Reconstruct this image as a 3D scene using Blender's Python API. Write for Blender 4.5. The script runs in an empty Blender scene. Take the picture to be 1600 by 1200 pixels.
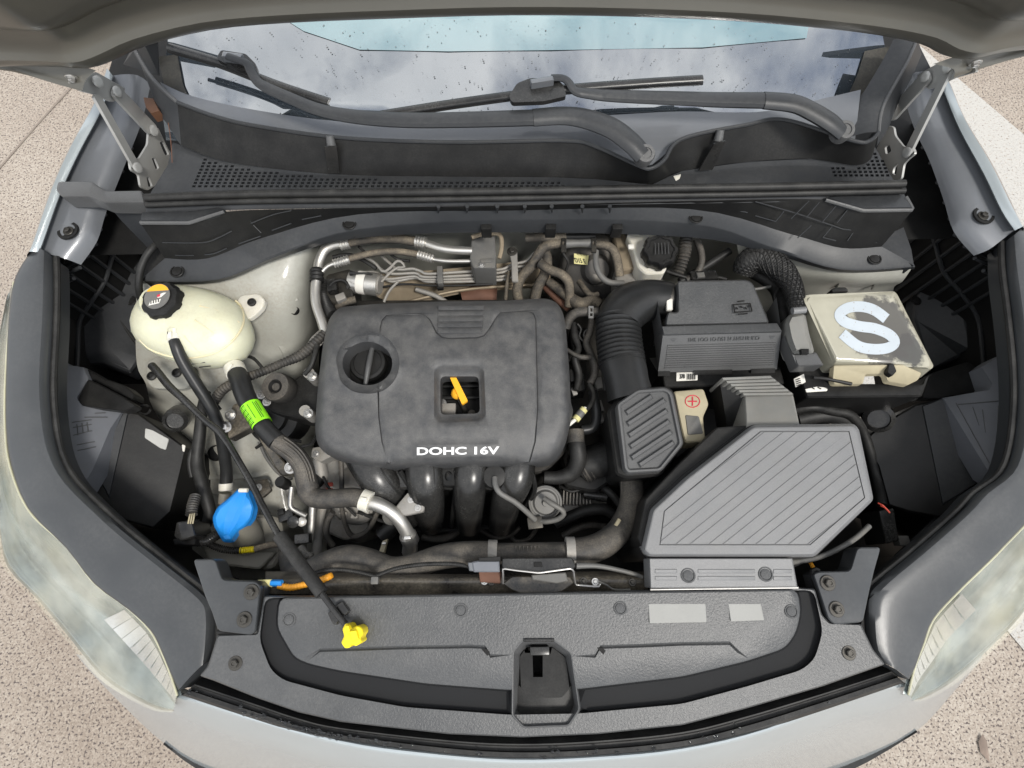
import bpy, bmesh, math, random
import numpy as np
from mathutils import Vector as V, Matrix, noise as mnoise
from mathutils.geometry import delaunay_2d_cdt
random.seed(7)
S = bpy.context.scene
COL = S.collection
# ------------------------------------------------------------------ camera
F = 850.0                       # focal length in photograph pixels (1600 wide)
CAM = V((0, 0, 1.85)); PITCH = math.radians(71.0); ROLL = math.radians(1.1)
_R = V((1, 0, 0)); _U = V((0, math.sin(PITCH), math.cos(PITCH))); FW = V((0, math.cos(PITCH), -math.sin(PITCH)))
RT = _R*math.cos(ROLL) - _U*math.sin(ROLL)
UP = _R*math.sin(ROLL) + _U*math.cos(ROLL)
cd = bpy.data.cameras.new('camera'); cam = bpy.data.objects.new('camera', cd); COL.objects.link(cam)
cd.sensor_width = 36.0; cd.lens = 36.0*F/1600.0; cd.clip_start = .02; cd.clip_end = 500
cam.matrix_world = Matrix(((RT.x, UP.x, -FW.x, CAM.x), (RT.y, UP.y, -FW.y, CAM.y), (RT.z, UP.z, -FW.z, CAM.z), (0, 0, 0, 1)))
S.camera = cam
# ------------------------------------------------------------------ sky, sun, exposure
SUN_EL, SUN_AZ = math.radians(58), math.radians(140)     # azimuth clockwise from +y
w = bpy.data.worlds.new('World'); S.world = w; w.use_nodes = True
nt = w.node_tree; nt.nodes.clear()
def N(t, **k):
    n = nt.nodes.new(t)
    for a, b in k.items(): setattr(n, a, b)
    return n
out = N('ShaderNodeOutputWorld'); bg = N('ShaderNodeBackground'); bg.inputs['Strength'].default_value = .092
sky = N('ShaderNodeTexSky', sky_type='NISHITA', sun_disc=False, sun_elevation=SUN_EL, sun_rotation=SUN_AZ)
tc = N('ShaderNodeTexCoord'); sep = N('ShaderNodeSeparateXYZ'); nt.links.new(tc.outputs['Generated'], sep.inputs[0])
mx = N('ShaderNodeMath', operation='MAXIMUM'); nt.links.new(sep.outputs['Z'], mx.inputs[0]); mx.inputs[1].default_value = .12
dx = N('ShaderNodeMath', operation='DIVIDE'); nt.links.new(sep.outputs['X'], dx.inputs[0]); nt.links.new(mx.outputs[0], dx.inputs[1])
dy = N('ShaderNodeMath', operation='DIVIDE'); nt.links.new(sep.outputs['Y'], dy.inputs[0]); nt.links.new(mx.outputs[0], dy.inputs[1])
cb = N('ShaderNodeCombineXYZ'); nt.links.new(dx.outputs[0], cb.inputs[0]); nt.links.new(dy.outputs[0], cb.inputs[1]); cb.inputs[2].default_value = 3.1
no = N('ShaderNodeTexNoise'); no.inputs['Scale'].default_value = 2.3; no.inputs['Detail'].default_value = 9; no.inputs['Roughness'].default_value = .56
no.inputs['Distortion'].default_value = .35
nt.links.new(cb.outputs[0], no.inputs['Vector'])
rp = N('ShaderNodeValToRGB'); rp.color_ramp.elements[0].position = .35; rp.color_ramp.elements[1].position = .53
nt.links.new(no.outputs['Fac'], rp.inputs[0])
no2 = N('ShaderNodeTexNoise'); no2.inputs['Scale'].default_value = 4.5; no2.inputs['Detail'].default_value = 6
nt.links.new(cb.outputs[0], no2.inputs['Vector'])
cr = N('ShaderNodeValToRGB'); cr.color_ramp.elements[0].position = .3; cr.color_ramp.elements[1].position = .7
cr.color_ramp.elements[0].color = (9.5, 9.8, 10.2, 1); cr.color_ramp.elements[1].color = (14.5, 14.5, 14.5, 1)
nt.links.new(no2.outputs['Fac'], cr.inputs[0])
mixc = N('ShaderNodeMix', data_type='RGBA'); nt.links.new(rp.outputs[0], mixc.inputs[0])
nt.links.new(sky.outputs[0], mixc.inputs[6]); nt.links.new(cr.outputs[0], mixc.inputs[7])
nt.links.new(mixc.outputs[2], bg.inputs['Color']); nt.links.new(bg.outputs[0], out.inputs['Surface'])
sd = bpy.data.lights.new('sun', 'SUN'); sun = bpy.data.objects.new('sun', sd); COL.objects.link(sun)
sd.energy = 2.1; sd.angle = math.radians(12); sd.color = (1, .96, .9)
sdir = V((math.sin(SUN_AZ)*math.cos(SUN_EL), math.cos(SUN_AZ)*math.cos(SUN_EL), math.sin(SUN_EL)))
sun.rotation_euler = sdir.to_track_quat('Z', 'Y').to_euler(); sun.location = sdir*20
S.view_settings.view_transform = 'Standard'; S.view_settings.look = 'None'; S.view_settings.gamma = 1; S.view_settings.exposure = .55
S.render.engine = 'CYCLES'
S.cycles.max_bounces = 6; S.cycles.diffuse_bounces = 4; S.cycles.glossy_bounces = 3; S.cycles.transmission_bounces = 5; S.cycles.transparent_max_bounces = 8
S.cycles.use_denoising = True; S.cycles.caustics_reflective = False; S.cycles.caustics_refractive = False

# ------------------------------------------------------------------ measuring the place
def ray(px, py): return RT*((px-800)/F) + UP*((600-py)/F) + FW
def P(px, py, z):
    d = ray(px, py); return CAM + d*((z-CAM.z)/d.z)
def PX(px, py, x):
    d = ray(px, py); return CAM + d*((x-CAM.x)/d.x)
def PY(px, py, y):
    d = ray(px, py); return CAM + d*((y-CAM.y)/d.y)
def mpp(p): return (p-CAM).dot(FW)/F            # metres per photograph pixel at p
def W(p): return p if isinstance(p, V) else P(*p)

# ------------------------------------------------------------------ 2-D helpers
def area(p): return .5*sum(p[i][0]*p[(i+1) % len(p)][1]-p[(i+1) % len(p)][0]*p[i][1] for i in range(len(p)))
def rnd(p, r=6, n=3):
    o = []
    L = len(p)
    for i in range(L):
        a, b, c = [np.array(p[k % L][:2], float) for k in (i-1+L, i, i+1)]
        u, v = a-b, c-b; lu, lv = np.linalg.norm(u), np.linalg.norm(v)
        k = min(r, lu*.45, lv*.45)
        s, e = b+u/lu*k, b+v/lv*k
        for j in range(n+1):
            t = j/n; q = s*(1-t)**2+b*2*t*(1-t)+e*t*t; o.append((q[0], q[1]))
    return o
def inset(p, d):
    L = len(p); s = 1 if area(p) > 0 else -1; o = []
    for i in range(L):
        a, b, c = [np.array(p[k % L][:2], float) for k in (i-1+L, i, i+1)]
        u = b-a; v = c-b
        u = u/(np.linalg.norm(u)+1e-9); v = v/(np.linalg.norm(v)+1e-9)
        n1 = np.array((-u[1], u[0]))*s; n2 = np.array((-v[1], v[0]))*s
        m = n1+n2; q = m.dot(m)
        m = m*(2/q) if q > .4 else m*2.2
        o.append(tuple(b+m*d))
    return o
def circ(cx, cy, rx, ry=None, n=20, a0=0): 
    ry = rx if ry is None else ry
    return [(cx+rx*math.cos(a0+2*math.pi*i/n), cy+ry*math.sin(a0+2*math.pi*i/n)) for i in range(n)]
def cat(pts, per=4, closed=False):
    L = len(pts); o = []
    for i in range(L if closed else L-1):
        g = lambda k: pts[k % L] if closed else pts[max(0, min(L-1, k))]
        a, b, c, d = g(i-1), g(i), g(i+1), g(i+2)
        for j in range(per):
            t = j/per
            o.append(.5*((2*b)+(c-a)*t+(2*a-5*b+4*c-d)*t*t+(3*b-a-3*c+d)*t**3))
    if not closed: o.append(pts[-1])
    return o
def cat2(pts, per=4, closed=False): return [tuple(q) for q in cat([np.array(p, float) for p in pts], per, closed)]
def inpoly(X, Y, p):
    r = np.zeros(len(X), bool); L = len(p)
    for i in range(L):
        x1, y1 = p[i][:2]; x2, y2 = p[(i+1) % L][:2]
        if y1 == y2: continue
        c = ((y1 > Y) != (y2 > Y)) & (X < (x2-x1)*(Y-y1)/(y2-y1)+x1); r ^= c
    return r
def plane(a, b, c):
    A = np.array([[a[0], a[1], 1], [b[0], b[1], 1], [c[0], c[1], 1]], float); k = np.linalg.solve(A, [a[2], b[2], c[2]])
    return lambda x, y: k[0]*x+k[1]*y+k[2]

# ------------------------------------------------------------------ mesh collecting
class MB:
    def __init__(s): s.v = []; s.f = []; s.m = []
    def add(s, v, f, mi=0):
        b = len(s.v); s.v += [V(q) for q in v]; s.f += [tuple(b+i for i in q) for q in f]; s.m += [mi]*len(f); return s
    def merge(s, o, mi=None):
        b = len(s.v); s.v += o.v; s.f += [tuple(b+i for i in q) for q in o.f]; s.m += (o.m if mi is None else [mi]*len(o.f)); return s
ORI = {}
def mesh_of(mb, name, mats, origin, ang=38):
    me = bpy.data.meshes.new(name); me.from_pydata([tuple(q-origin) for q in mb.v], [], mb.f)
    for m in (mats if isinstance(mats, (list, tuple)) else [mats]): me.materials.append(m)
    me.polygons.foreach_set('material_index', mb.m)
    me.validate(); me.shade_smooth(); me.set_sharp_from_angle(angle=math.radians(ang)); me.update()
    return me
def build(mb, name, mats, parent=None, label=None, kind=None, cat_=None, group=None, ang=38):
    if parent is None:
        q = np.array([tuple(x) for x in mb.v]); o = V(((q[:, 0].min()+q[:, 0].max())/2, (q[:, 1].min()+q[:, 1].max())/2, q[:, 2].min()))
    else: o = ORI[parent.name]
    ob = bpy.data.objects.new(name, mesh_of(mb, name, mats, o, ang)); COL.objects.link(ob)
    if parent is None: ob.location = o
    else: ob.parent = parent
    ORI[ob.name] = o
    tag(ob, label, cat_, group, kind); return ob
def tag(o, label=None, cat_=None, group=None, kind=None):
    if label: o['label'] = label
    if cat_: o['category'] = cat_
    if group: o['group'] = group
    if kind: o['kind'] = kind
def thing(name, label, cat_, at, group=None):
    o = bpy.data.objects.new(name, None); COL.objects.link(o); o.location = W(at); o.empty_display_size = .03
    ORI[o.name] = o.location.copy(); tag(o, label, cat_, group); return o
def inst(name, me, parent, pos, axis=V((0, 0, 1)), sc=1.0, label=None, spin=0.0):
    """one more piece of the same kind, sharing its mesh data"""
    ob = bpy.data.objects.new(name, me); COL.objects.link(ob); ob.parent = parent
    q = axis.normalized().to_track_quat('Z', 'Y')
    M = Matrix.Translation(W(pos)-ORI[parent.name]) @ q.to_matrix().to_4x4() @ Matrix.Rotation(spin, 4, 'Z') @ (Matrix.Diagonal((*((sc,)*3 if not isinstance(sc, tuple) else sc), 1)))
    ob.matrix_local = M; ORI[ob.name] = W(pos); tag(ob, label); return ob

# ------------------------------------------------------------------ shape makers (all in metres, in world space)
def relief(outer, z, loops=(), lines=(), holes=(), grid=0, skirt=.02, m=4, proj=P, outer_dz=0.0, splay=0.0):
    zf = z if callable(z) else (lambda x, y: z)
    vs, dz, ed = [], [], []
    def put(p, d, closed=True):
        b = len(vs); L = len(p)
        for q in p: vs.append((q[0], q[1])); dz.append(d + (q[2] if len(q) > 2 else 0))
        ed.extend((b+i, b+(i+1) % L) for i in range(L if closed else L-1))
    put(outer, outer_dz); 
    for p, d in loops: put(p, d)
    for p, d in lines: put(p, d, False)
    for h in holes: put(h[0], h[1])
    if grid:
        xs = [q[0] for q in outer]; ys = [q[1] for q in outer]
        gx, gy = np.meshgrid(np.arange(min(xs)+grid/2, max(xs), grid), np.arange(min(ys)+grid/2, max(ys), grid)); gx = gx.ravel(); gy = gy.ravel()
        gx = gx + np.random.RandomState(3).uniform(-.2, .2, len(gx))*grid
        ok = inpoly(gx, gy, outer)
        for h in holes: ok &= ~inpoly(gx, gy, h[0])
        A = np.array([vs[a] for a, b in ed]); B = np.array([vs[b] for a, b in ed])
        lev = np.full(len(gx), outer_dz); best = np.full(len(gx), 1e18)
        for p, d in loops:
            ins = inpoly(gx, gy, p); ar = abs(area(p)); u = ins & (ar < best); lev[u] = d; best[u] = ar
        for i in range(len(gx)):
            if not ok[i]: continue
            q = np.array((gx[i], gy[i])); AB = B-A; t = np.clip(((q-A)*AB).sum(1)/((AB*AB).sum(1)+1e-9), 0, 1)
            if np.sqrt((((A+AB*t[:, None])-q)**2).sum(1)).min() < m: continue
            vs.append((gx[i], gy[i])); dz.append(lev[i])
    r = delaunay_2d_cdt([V(q) for q in vs], ed, [], 0, 1e-4)
    nv, nf, ov = r[0], r[2], r[3]
    VA = np.array(vs); dzz = []
    for q, o in zip(nv, ov):
        if o: dzz.append(dz[o[0]])
        else: dzz.append(dz[int(((VA-np.array(q[:]))**2).sum(1).argmin())])
    C = np.array([(sum(nv[i].x for i in f)/len(f), sum(nv[i].y for i in f)/len(f)) for f in nf])
    ok = inpoly(C[:, 0], C[:, 1], outer)
    for h in holes: ok &= ~inpoly(C[:, 0], C[:, 1], h[0])
    mb = MB(); mb.add([proj(q.x, q.y, zf(q.x, q.y)+d) for q, d in zip(nv, dzz)], [tuple(reversed(f)) for f, k in zip(nf, ok) if k])
    def wall(p, d0, depth, inward):
        q = p if area(p) > 0 else p[::-1]
        t = [proj(a[0], a[1], zf(a[0], a[1])+d0+(a[2] if len(a) > 2 else 0)) for a in q]
        ce = sum(t, V())/len(t)
        b = [x-V((0, 0, depth))+ (V((x.x-ce.x, x.y-ce.y, 0)).normalized()*splay if not inward else V()) for x in t]; L = len(t)
        fs = [(i, (i+1) % L, L+(i+1) % L, L+i) for i in range(L)]
        if inward: fs = [f[::-1] for f in fs]
        mb.add(t+b, fs)
    if skirt: wall(outer, outer_dz, skirt, False)
    for h in holes:
        if len(h) > 2 and h[2]: wall(h[0], h[1], h[2], True)
    return mb
def slab(outer, z, h, ch=1.5, r=0, **k):
    """a flat piece with a chamfered rim and sides going down h metres; outer in photograph pixels at height z"""
    p = rnd(outer, r) if r else [q[:2] for q in outer]
    c = ch*mpp(P(p[0][0], p[0][1], .9))
    return relief(p, z, loops=[(inset(p, ch), 0)]+list(k.pop('loops', [])), outer_dz=-c, skirt=h, **k)
def loft(rows, per=3, nr=3, closed=False, smooth=True, bulge=0.0, bdir=V((0, 0, 1))):
    rows = [[W(q) for q in r] for r in rows]
    if smooth: rows = [cat(r, per, closed) for r in rows]
    if nr > 1 and smooth:
        cols = [cat([r[i] for r in rows], nr) for i in range(len(rows[0]))]
        rows = [[c[j] for c in cols] for j in range(len(cols[0]))]
    m, n = len(rows), len(rows[0])
    if bulge:
        rows = [[q+bdir*(bulge*math.sin(math.pi*j/(m-1))) for q in r] for j, r in enumerate(rows)]
    f = [(j*n+i, j*n+(i+1) % n, (j+1)*n+(i+1) % n, (j+1)*n+i) for j in range(m-1) for i in range(n if closed else n-1)]
    return MB().add([q for r in rows for q in r], f)
def thick(mb, t, d=None):
    """gives a sheet a back face and rim, t metres behind it"""
    bm = bmesh.new(); vs = [bm.verts.new(q) for q in mb.v]
    for f, m in zip(mb.f, mb.m):
        try: g = bm.faces.new([vs[i] for i in f]); g.material_index = m
        except ValueError: pass
    bm.normal_update()
    if d is None:
        bmesh.ops.solidify(bm, geom=bm.faces[:], thickness=t)
    else:
        r = bmesh.ops.extrude_face_region(bm, geom=bm.faces[:], use_keep_orig=True)
        for e in r['geom']:
            if isinstance(e, bmesh.types.BMVert): e.co += d*t
    bm.verts.index_update(); o = MB(); o.v = [v.co.copy() for v in bm.verts]
    o.f = [tuple(v.index for v in f.verts) for f in bm.faces]; o.m = [f.material_index for f in bm.faces]; bm.free(); return o
def tube(pts, r, seg=12, step=5.0, corr=None, caps=True, flat=1.0, smooth=True, rm=None):
    """pipe through points (px, py, z); r in photograph pixels (number or one per point); corr=(period px, amount px)"""
    w_ = [W(p) for p in pts]; L = len(w_)
    rr = list(r) if isinstance(r, (list, tuple)) else [r]*L
    rr = [a*mpp(q) if rm is None else a for a, q in zip(rr, w_)]
    sc = mpp(w_[0])
    st = step if corr is None else corr[0]/5
    if smooth and L > 2: w4 = cat([V((*q, a)) for q, a in zip(w_, rr)], 10)
    else: w4 = [V((*q, a)) for q, a in zip(w_, rr)]
    c, rad, s = [], [], [0]
    for a, b in zip(w4, w4[1:]): s.append(s[-1]+(b.xyz-a.xyz).length)
    T = s[-1]; n = max(2, int(T/(st*sc))+1)
    A = np.array([tuple(q) for q in w4]); ss = np.linspace(0, T, n)
    B = np.stack([np.interp(ss, s, A[:, k]) for k in range(4)], 1)
    if corr: B[:, 3] += sc*corr[1]*np.cos(ss/(sc*corr[0])*2*math.pi)
    C = [V(q[:3]) for q in B]; t0 = (C[1]-C[0]).normalized()
    u = t0.cross(V((0, 0, 1))); u = u.normalized() if u.length > .01 else V((1, 0, 0))
    mb = MB(); vs = []
    for i in range(n):
        t = (C[min(i+1, n-1)]-C[max(i-1, 0)]).normalized()
        u = (u-t*u.dot(t)).normalized(); v_ = t.cross(u)
        vs += [C[i]+(u*math.cos(2*math.pi*k/seg)+v_*math.sin(2*math.pi*k/seg)*flat)*B[i, 3] for k in range(seg)]
    f = [(i*seg+k, (i+1)*seg+k, (i+1)*seg+(k+1) % seg, i*seg+(k+1) % seg) for i in range(n-1) for k in range(seg)]
    if caps: f += [tuple(range(seg)), tuple(range(n*seg-1, (n-1)*seg-1, -1))]
    return mb.add(vs, f)
def lathe(c, axis, prof, seg=24, lobes=None):
    """prof: (radius m, height m) from bottom to top"""
    c = W(c); q = axis.normalized().to_track_quat('Z', 'Y'); n = len(prof); vs = []
    for r, h in prof:
        for k in range(seg):
            a = 2*math.pi*k/seg; rr = r*(1+(lobes[1]*max(-1, min(1, 2.2*math.cos(a*lobes[0]))) if lobes else 0))
            vs.append(c+q @ V((rr*math.cos(a), rr*math.sin(a), h)))
    f = [(j*seg+k, j*seg+(k+1) % seg, (j+1)*seg+(k+1) % seg, (j+1)*seg+k) for j in range(n-1) for k in range(seg)]
    f += [tuple(range(seg-1, -1, -1)), tuple(range((n-1)*seg, n*seg))]
    return MB().add(vs, f)
def box(c, sx, sy, sz, rot=0.0, b=.002, tilt=None):
    bm = bmesh.new(); bmesh.ops.create_cube(bm, size=1)
    bmesh.ops.scale(bm, vec=(sx, sy, sz), verts=bm.verts)
    if b: bmesh.ops.bevel(bm, geom=bm.edges[:], offset=b, segments=2, affect='EDGES', profile=.6)
    M = Matrix.Translation(W(c)) @ Matrix.Rotation(rot, 4, 'Z')
    if tilt: M = M @ Matrix.Rotation(tilt, 4, 'X')
    bm.transform(M); bm.verts.index_update(); o = MB(); o.v = [v.co.copy() for v in bm.verts]; o.f = [tuple(v.index for v in f.verts) for f in bm.faces]; o.m = [0]*len(o.f); bm.free(); return o
def drop(line, zb, closed=False, splay=V((0, 0, 0))):
    t = [W(q) for q in line]; b = [V((q.x, q.y, zb))+splay for q in t]; L = len(t)
    return MB().add(t+b, [(i, L+i, L+(i+1) % L, (i+1) % L) for i in range(L if closed else L-1)])
def lettering(body, o, xa, ya, weight=0.0, ext=.0006, shear=0.0, lift=.0006, spacing=1.0):
    """flat raised letters filling the parallelogram with corner o and edges to xa and ya (world points)"""
    cu = bpy.data.curves.new('lettering', 'FONT'); cu.body = body; cu.offset = weight; cu.extrude = .004; cu.shear = shear; cu.resolution_u = 4; cu.space_character = spacing
    ob = bpy.data.objects.new('lettering', cu); dg = bpy.context.evaluated_depsgraph_get()
    COL.objects.link(ob); dg.update(); me = bpy.data.meshes.new_from_object(ob.evaluated_get(dg)); bpy.data.objects.remove(ob)
    q = np.array([tuple(v.co) for v in me.vertices]); lo, hi = q.min(0), q.max(0)
    X, Y = xa-o, ya-o; Z = X.cross(Y).normalized()
    if Z.z < 0: Z = -Z
    mb = MB().add([o+X*((a[0]-lo[0])/(hi[0]-lo[0]))+Y*((a[1]-lo[1])/(hi[1]-lo[1]))+Z*(lift+(ext if a[2] > 0 else -ext)) for a in q], [tuple(p.vertices) for p in me.polygons])
    bpy.data.meshes.remove(me); return mb
def sticker(c4, z, h=.0008, r=2): return slab(c4, z, h, ch=.5, r=r)
def bar(pts, proj, wpx, th, dirv):
    """flat metal strip through pixel points on a measured plane; th metres thick"""
    p = [np.array(q, float) for q in pts]; l, r_ = [], []
    for i, q in enumerate(p):
        d = p[min(i+1, len(p)-1)]-p[max(i-1, 0)]; n = np.array((-d[1], d[0])); n /= np.linalg.norm(n); l.append(q+n*wpx/2); r_.append(q-n*wpx/2)
    t0 = p[0]-p[1]; t0 /= np.linalg.norm(t0); t1 = p[-1]-p[-2]; t1 /= np.linalg.norm(t1)
    poly = [tuple(q) for q in l]+[tuple(p[-1]+t1*wpx*.42)]+[tuple(q) for q in r_[::-1]]+[tuple(p[0]+t0*wpx*.42)]
    return flatpiece(rnd(poly, wpx*.4, 3), proj, th, dirv)
def flatpiece(poly, proj, th, dirv, holes=()):
    m = relief(poly, 0, holes=[(h, 0, 0) for h in holes], skirt=0, proj=proj); return thick(m, th, dirv)
# ------------------------------------------------------------------ materials
def lk(t, a, b): t.links.new(a, b)
def mat(name, col, rough=.5, metal=0.0, bump=None, fine=None, dust=None, var=.12, vscale=14, coat=0.0, spec=.5, spots=None, rvar=.12, alpha=None, speck=None, trans=0.0, sss=0.0, ior=1.45):
    """col linear albedo; bump/fine=(scale, strength); dust=(amount, colour, scale) settled on what faces up; spots=(scale, threshold, colour) flecks"""
    m = bpy.data.materials.new(name); m.use_nodes = True; t = m.node_tree; t.nodes.clear()
    def n(k, **a):
        x = t.nodes.new(k)
        for p, v in a.items(): setattr(x, p, v)
        return x
    o = n('ShaderNodeOutputMaterial'); b = n('ShaderNodeBsdfPrincipled'); lk(t, b.outputs[0], o.inputs[0])
    tc = n('ShaderNodeTexCoord'); oc = tc.outputs['Object']
    def noise(sc, det=4, ro=.55):
        x = n('ShaderNodeTexNoise'); x.inputs['Scale'].default_value = sc; x.inputs['Detail'].default_value = det; x.inputs['Roughness'].default_value = ro; lk(t, oc, x.inputs['Vector']); return x.outputs['Fac']
    def ramp(src, a, c, ca=(0, 0, 0, 1), cb=(1, 1, 1, 1)):
        x = n('ShaderNodeValToRGB'); e = x.color_ramp.elements; e[0].position = a; e[1].position = c; e[0].color = ca; e[1].color = cb; lk(t, src, x.inputs[0]); return x.outputs[0]
    def mixc(f, a, c):
        x = n('ShaderNodeMix', data_type='RGBA')
        if hasattr(f, 'links'): lk(t, f, x.inputs[0])
        else: x.inputs[0].default_value = f
        for i, q in ((6, a), (7, c)):
            if hasattr(q, 'links'): lk(t, q, x.inputs[i])
            else: x.inputs[i].default_value = (*q[:3], 1)
        return x.outputs[2]
    def math_(op, a, c):
        x = n('ShaderNodeMath', operation=op)
        for i, q in ((0, a), (1, c)):
            if hasattr(q, 'links'): lk(t, q, x.inputs[i])
            else: x.inputs[i].default_value = q
        return x.outputs[0]
    col = tuple(col) if hasattr(col, '__len__') else (col,)*3
    v1 = noise(vscale, 6, .6)
    c = mixc(ramp(v1, .3, .7), tuple(q*(1-var) for q in col), tuple(min(1, q*(1+var)) for q in col))
    if speck:
        sp_ = noise(speck[0], 2, .5); c = mixc(math_('MULTIPLY', ramp(sp_, .44, .62), speck[1]), c, tuple(min(1, q*1.9+.02) for q in col)); c = mixc(math_('MULTIPLY', ramp(sp_, .56, .40), speck[1]), c, tuple(q*.35 for q in col))
    r = math_('ADD', rough-rvar/2, math_('MULTIPLY', v1, rvar))
    if spots:
        vo = n('ShaderNodeTexVoronoi'); vo.inputs['Scale'].default_value = spots[0]; lk(t, oc, vo.inputs['Vector'])
        jag = math_('ADD', vo.outputs['Distance'], math_('MULTIPLY', noise(spots[0]*2.5), .35))
        pick = n('ShaderNodeSeparateColor'); lk(t, vo.outputs['Color'], pick.inputs[0])
        f = math_('MULTIPLY', ramp(jag, spots[1], spots[1]+.06, (1, 1, 1, 1), (0, 0, 0, 1)), math_('GREATER_THAN', pick.outputs[0], .45))
        c = mixc(math_('MULTIPLY', f, spots[3] if len(spots) > 3 else .8), c, spots[2])
    if dust:
        g = n('ShaderNodeNewGeometry'); sp = n('ShaderNodeSeparateXYZ'); lk(t, g.outputs['Normal'], sp.inputs[0])
        up = n('ShaderNodeMapRange'); lk(t, sp.outputs['Z'], up.inputs[0]); up.inputs[1].default_value = -.2; up.inputs[2].default_value = .9
        big = ramp(noise(dust[2], 5, .6), .32, .72); gr = ramp(noise(dust[2]*16, 3, .7), .35, .75)
        f = math_('MULTIPLY', math_('MULTIPLY', big, math_('ADD', .45, math_('MULTIPLY', gr, .75))), math_('MULTIPLY', up.outputs[0], dust[0])); f = math_('MINIMUM', f, .95)
        c = mixc(f, c, dust[1]); r = math_('ADD', r, math_('MULTIPLY', f, .3))
    lk(t, c, b.inputs['Base Color']); lk(t, r, b.inputs['Roughness'])
    b.inputs['Metallic'].default_value = metal; b.inputs['Specular IOR Level'].default_value = spec
    b.inputs['Coat Weight'].default_value = coat; b.inputs['Coat Roughness'].default_value = .06
    b.inputs['Transmission Weight'].default_value = trans; b.inputs['IOR'].default_value = ior
    if sss: b.inputs['Subsurface Weight'].default_value = sss; b.inputs['Subsurface Radius'].default_value = (.012, .011, .007); b.inputs['Subsurface Scale'].default_value = 1.0
    last = None
    for q in (bump, fine):
        if not q: continue
        bp = n('ShaderNodeBump'); bp.inputs['Strength'].default_value = q[1]; bp.inputs['Distance'].default_value = .002
        lk(t, noise(q[0], 3, .6), bp.inputs['Height'])
        if last: lk(t, last, bp.inputs['Normal'])
        last = bp.outputs[0]
    if last: lk(t, last, b.inputs['Normal'])
    if alpha is not None:
        tr = n('ShaderNodeBsdfTransparent'); ms = n('ShaderNodeMixShader'); ms.inputs[0].default_value = alpha
        lk(t, tr.outputs[0], ms.inputs[1]); lk(t, b.outputs[0], ms.inputs[2]); lk(t, ms.outputs[0], o.inputs[0])
    return m
DUSTC = (.26, .22, .165); GREYD = (.20, .195, .18)
M = {}
M['plastic'] = mat('black_plastic', .011, .40, spec=.22, bump=(60, .05), dust=(.12, GREYD, 20))
M['plastic_dark'] = mat('dull_black_plastic', .011, .42, spec=.35, bump=(90, .08), dust=(.08, GREYD, 25), spots=(90, .12, (.25, .24, .22), .35))
M['plastic_gloss'] = mat('shiny_black_plastic', .012, .24, bump=(40, .05), dust=(.22, GREYD, 18))
M['cowl'] = mat('cowl_plastic', (.027, .029, .032), .44, spec=.42, bump=(240, .06), dust=(.14, GREYD, 9))
M['grain'] = mat('grained_plastic', (.052, .054, .056), .34, speck=(330, .26), bump=(300, .36), fine=(900, .14), var=.10, vscale=9, dust=(.22, (.20, .195, .185), 12), spots=(130, .08, (.2, .195, .18), .3))
M['channel'] = mat('smooth_dark_plastic', (.0105, .011, .012), .72, spec=.3, bump=(900, .06), spots=(260, .08, (.2, .2, .2), .3))
M['cover'] = mat('dusty_engine_cover', (.047, .048, .050), .43, speck=(420, .42), bump=(420, .12), fine=(1500, .14), dust=(.62, (.16, .155, .145), 40), var=.10, vscale=30, spots=(150, .09, (.24, .22, .19), .35))
M['lid'] = mat('pale_grained_plastic', (.155, .157, .16), .33, speck=(420, .22), bump=(600, .2), fine=(1600, .2), var=.08, vscale=12, dust=(.2, (.27, .26, .24), 20))
M['lid_dark'] = mat('grey_grained_plastic', (.078, .079, .080), .38, speck=(420, .25), bump=(500, .18), dust=(.12, GREYD, 18))
M['groove'] = mat('dark_groove', .02, .6)
M['duct'] = mat('grey_duct_plastic', (.20, .20, .188), .5, bump=(700, .2), dust=(.25, DUSTC, 30))
M['rubber'] = mat('black_rubber', .012, .5, spec=.35, bump=(160, .08), dust=(.2, GREYD, 25))
M['hose'] = mat('dusty_hose', (.026, .0255, .025), .55, bump=(300, .2), dust=(.75, (.21, .185, .15), 24))
M['hose_mud'] = mat('mud_dusted_hose', (.03, .028, .026), .7, bump=(240, .3), dust=(1.0, (.30, .25, .18), 20), spots=(120, .2, (.32, .27, .2), .6))
M['hose_clean'] = mat('clean_hose', (.014, .0145, .015), .36, spec=.4, bump=(120, .06), dust=(.08, GREYD, 20))
M['silver'] = mat('silver_car_paint', (.37, .41, .425), .24, .35, coat=.8, var=.02, rvar=.04, bump=(700, .015))
M['inner'] = mat('pale_body_paint', (.37, .37, .33), .40, coat=.2, var=.16, vscale=9, bump=(30, .10), fine=(8, .25), dust=(.75, (.22, .19, .145), 11), spots=(60, .10, (.16, .13, .10), .45))
M['flange'] = mat('grey_blue_body_paint', (.135, .143, .155), .34, .2, coat=.4, var=.06, dust=(.12, GREYD, 8))
M['bonnet'] = mat('bonnet_inner_paint', (.105, .101, .086), .34, .25, coat=.12, var=.07, vscale=5, bump=(9, .04))
M['hinge'] = mat('hinge_paint', (.36, .36, .345), .38, .35, coat=.2, var=.06, dust=(.2, (.28, .25, .2), 20))
M['alu'] = mat('aluminium_pipe', (.62, .61, .58), .36, .85, var=.10, bump=(200, .06), dust=(.5, (.38, .33, .25), 16))
M['alu_dull'] = mat('dusty_cast_metal', (.33, .32, .30), .6, .45, var=.2, bump=(180, .3), dust=(.55, (.30, .26, .2), 18))
M['steel'] = mat('bright_bolt', (.55, .54, .52), .33, .9, var=.15, dust=(.2, (.3, .27, .22), 60))
M['steel_dark'] = mat('dark_metal', (.045, .044, .042), .4, .6, dust=(.35, (.26, .23, .18), 22))
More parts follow.
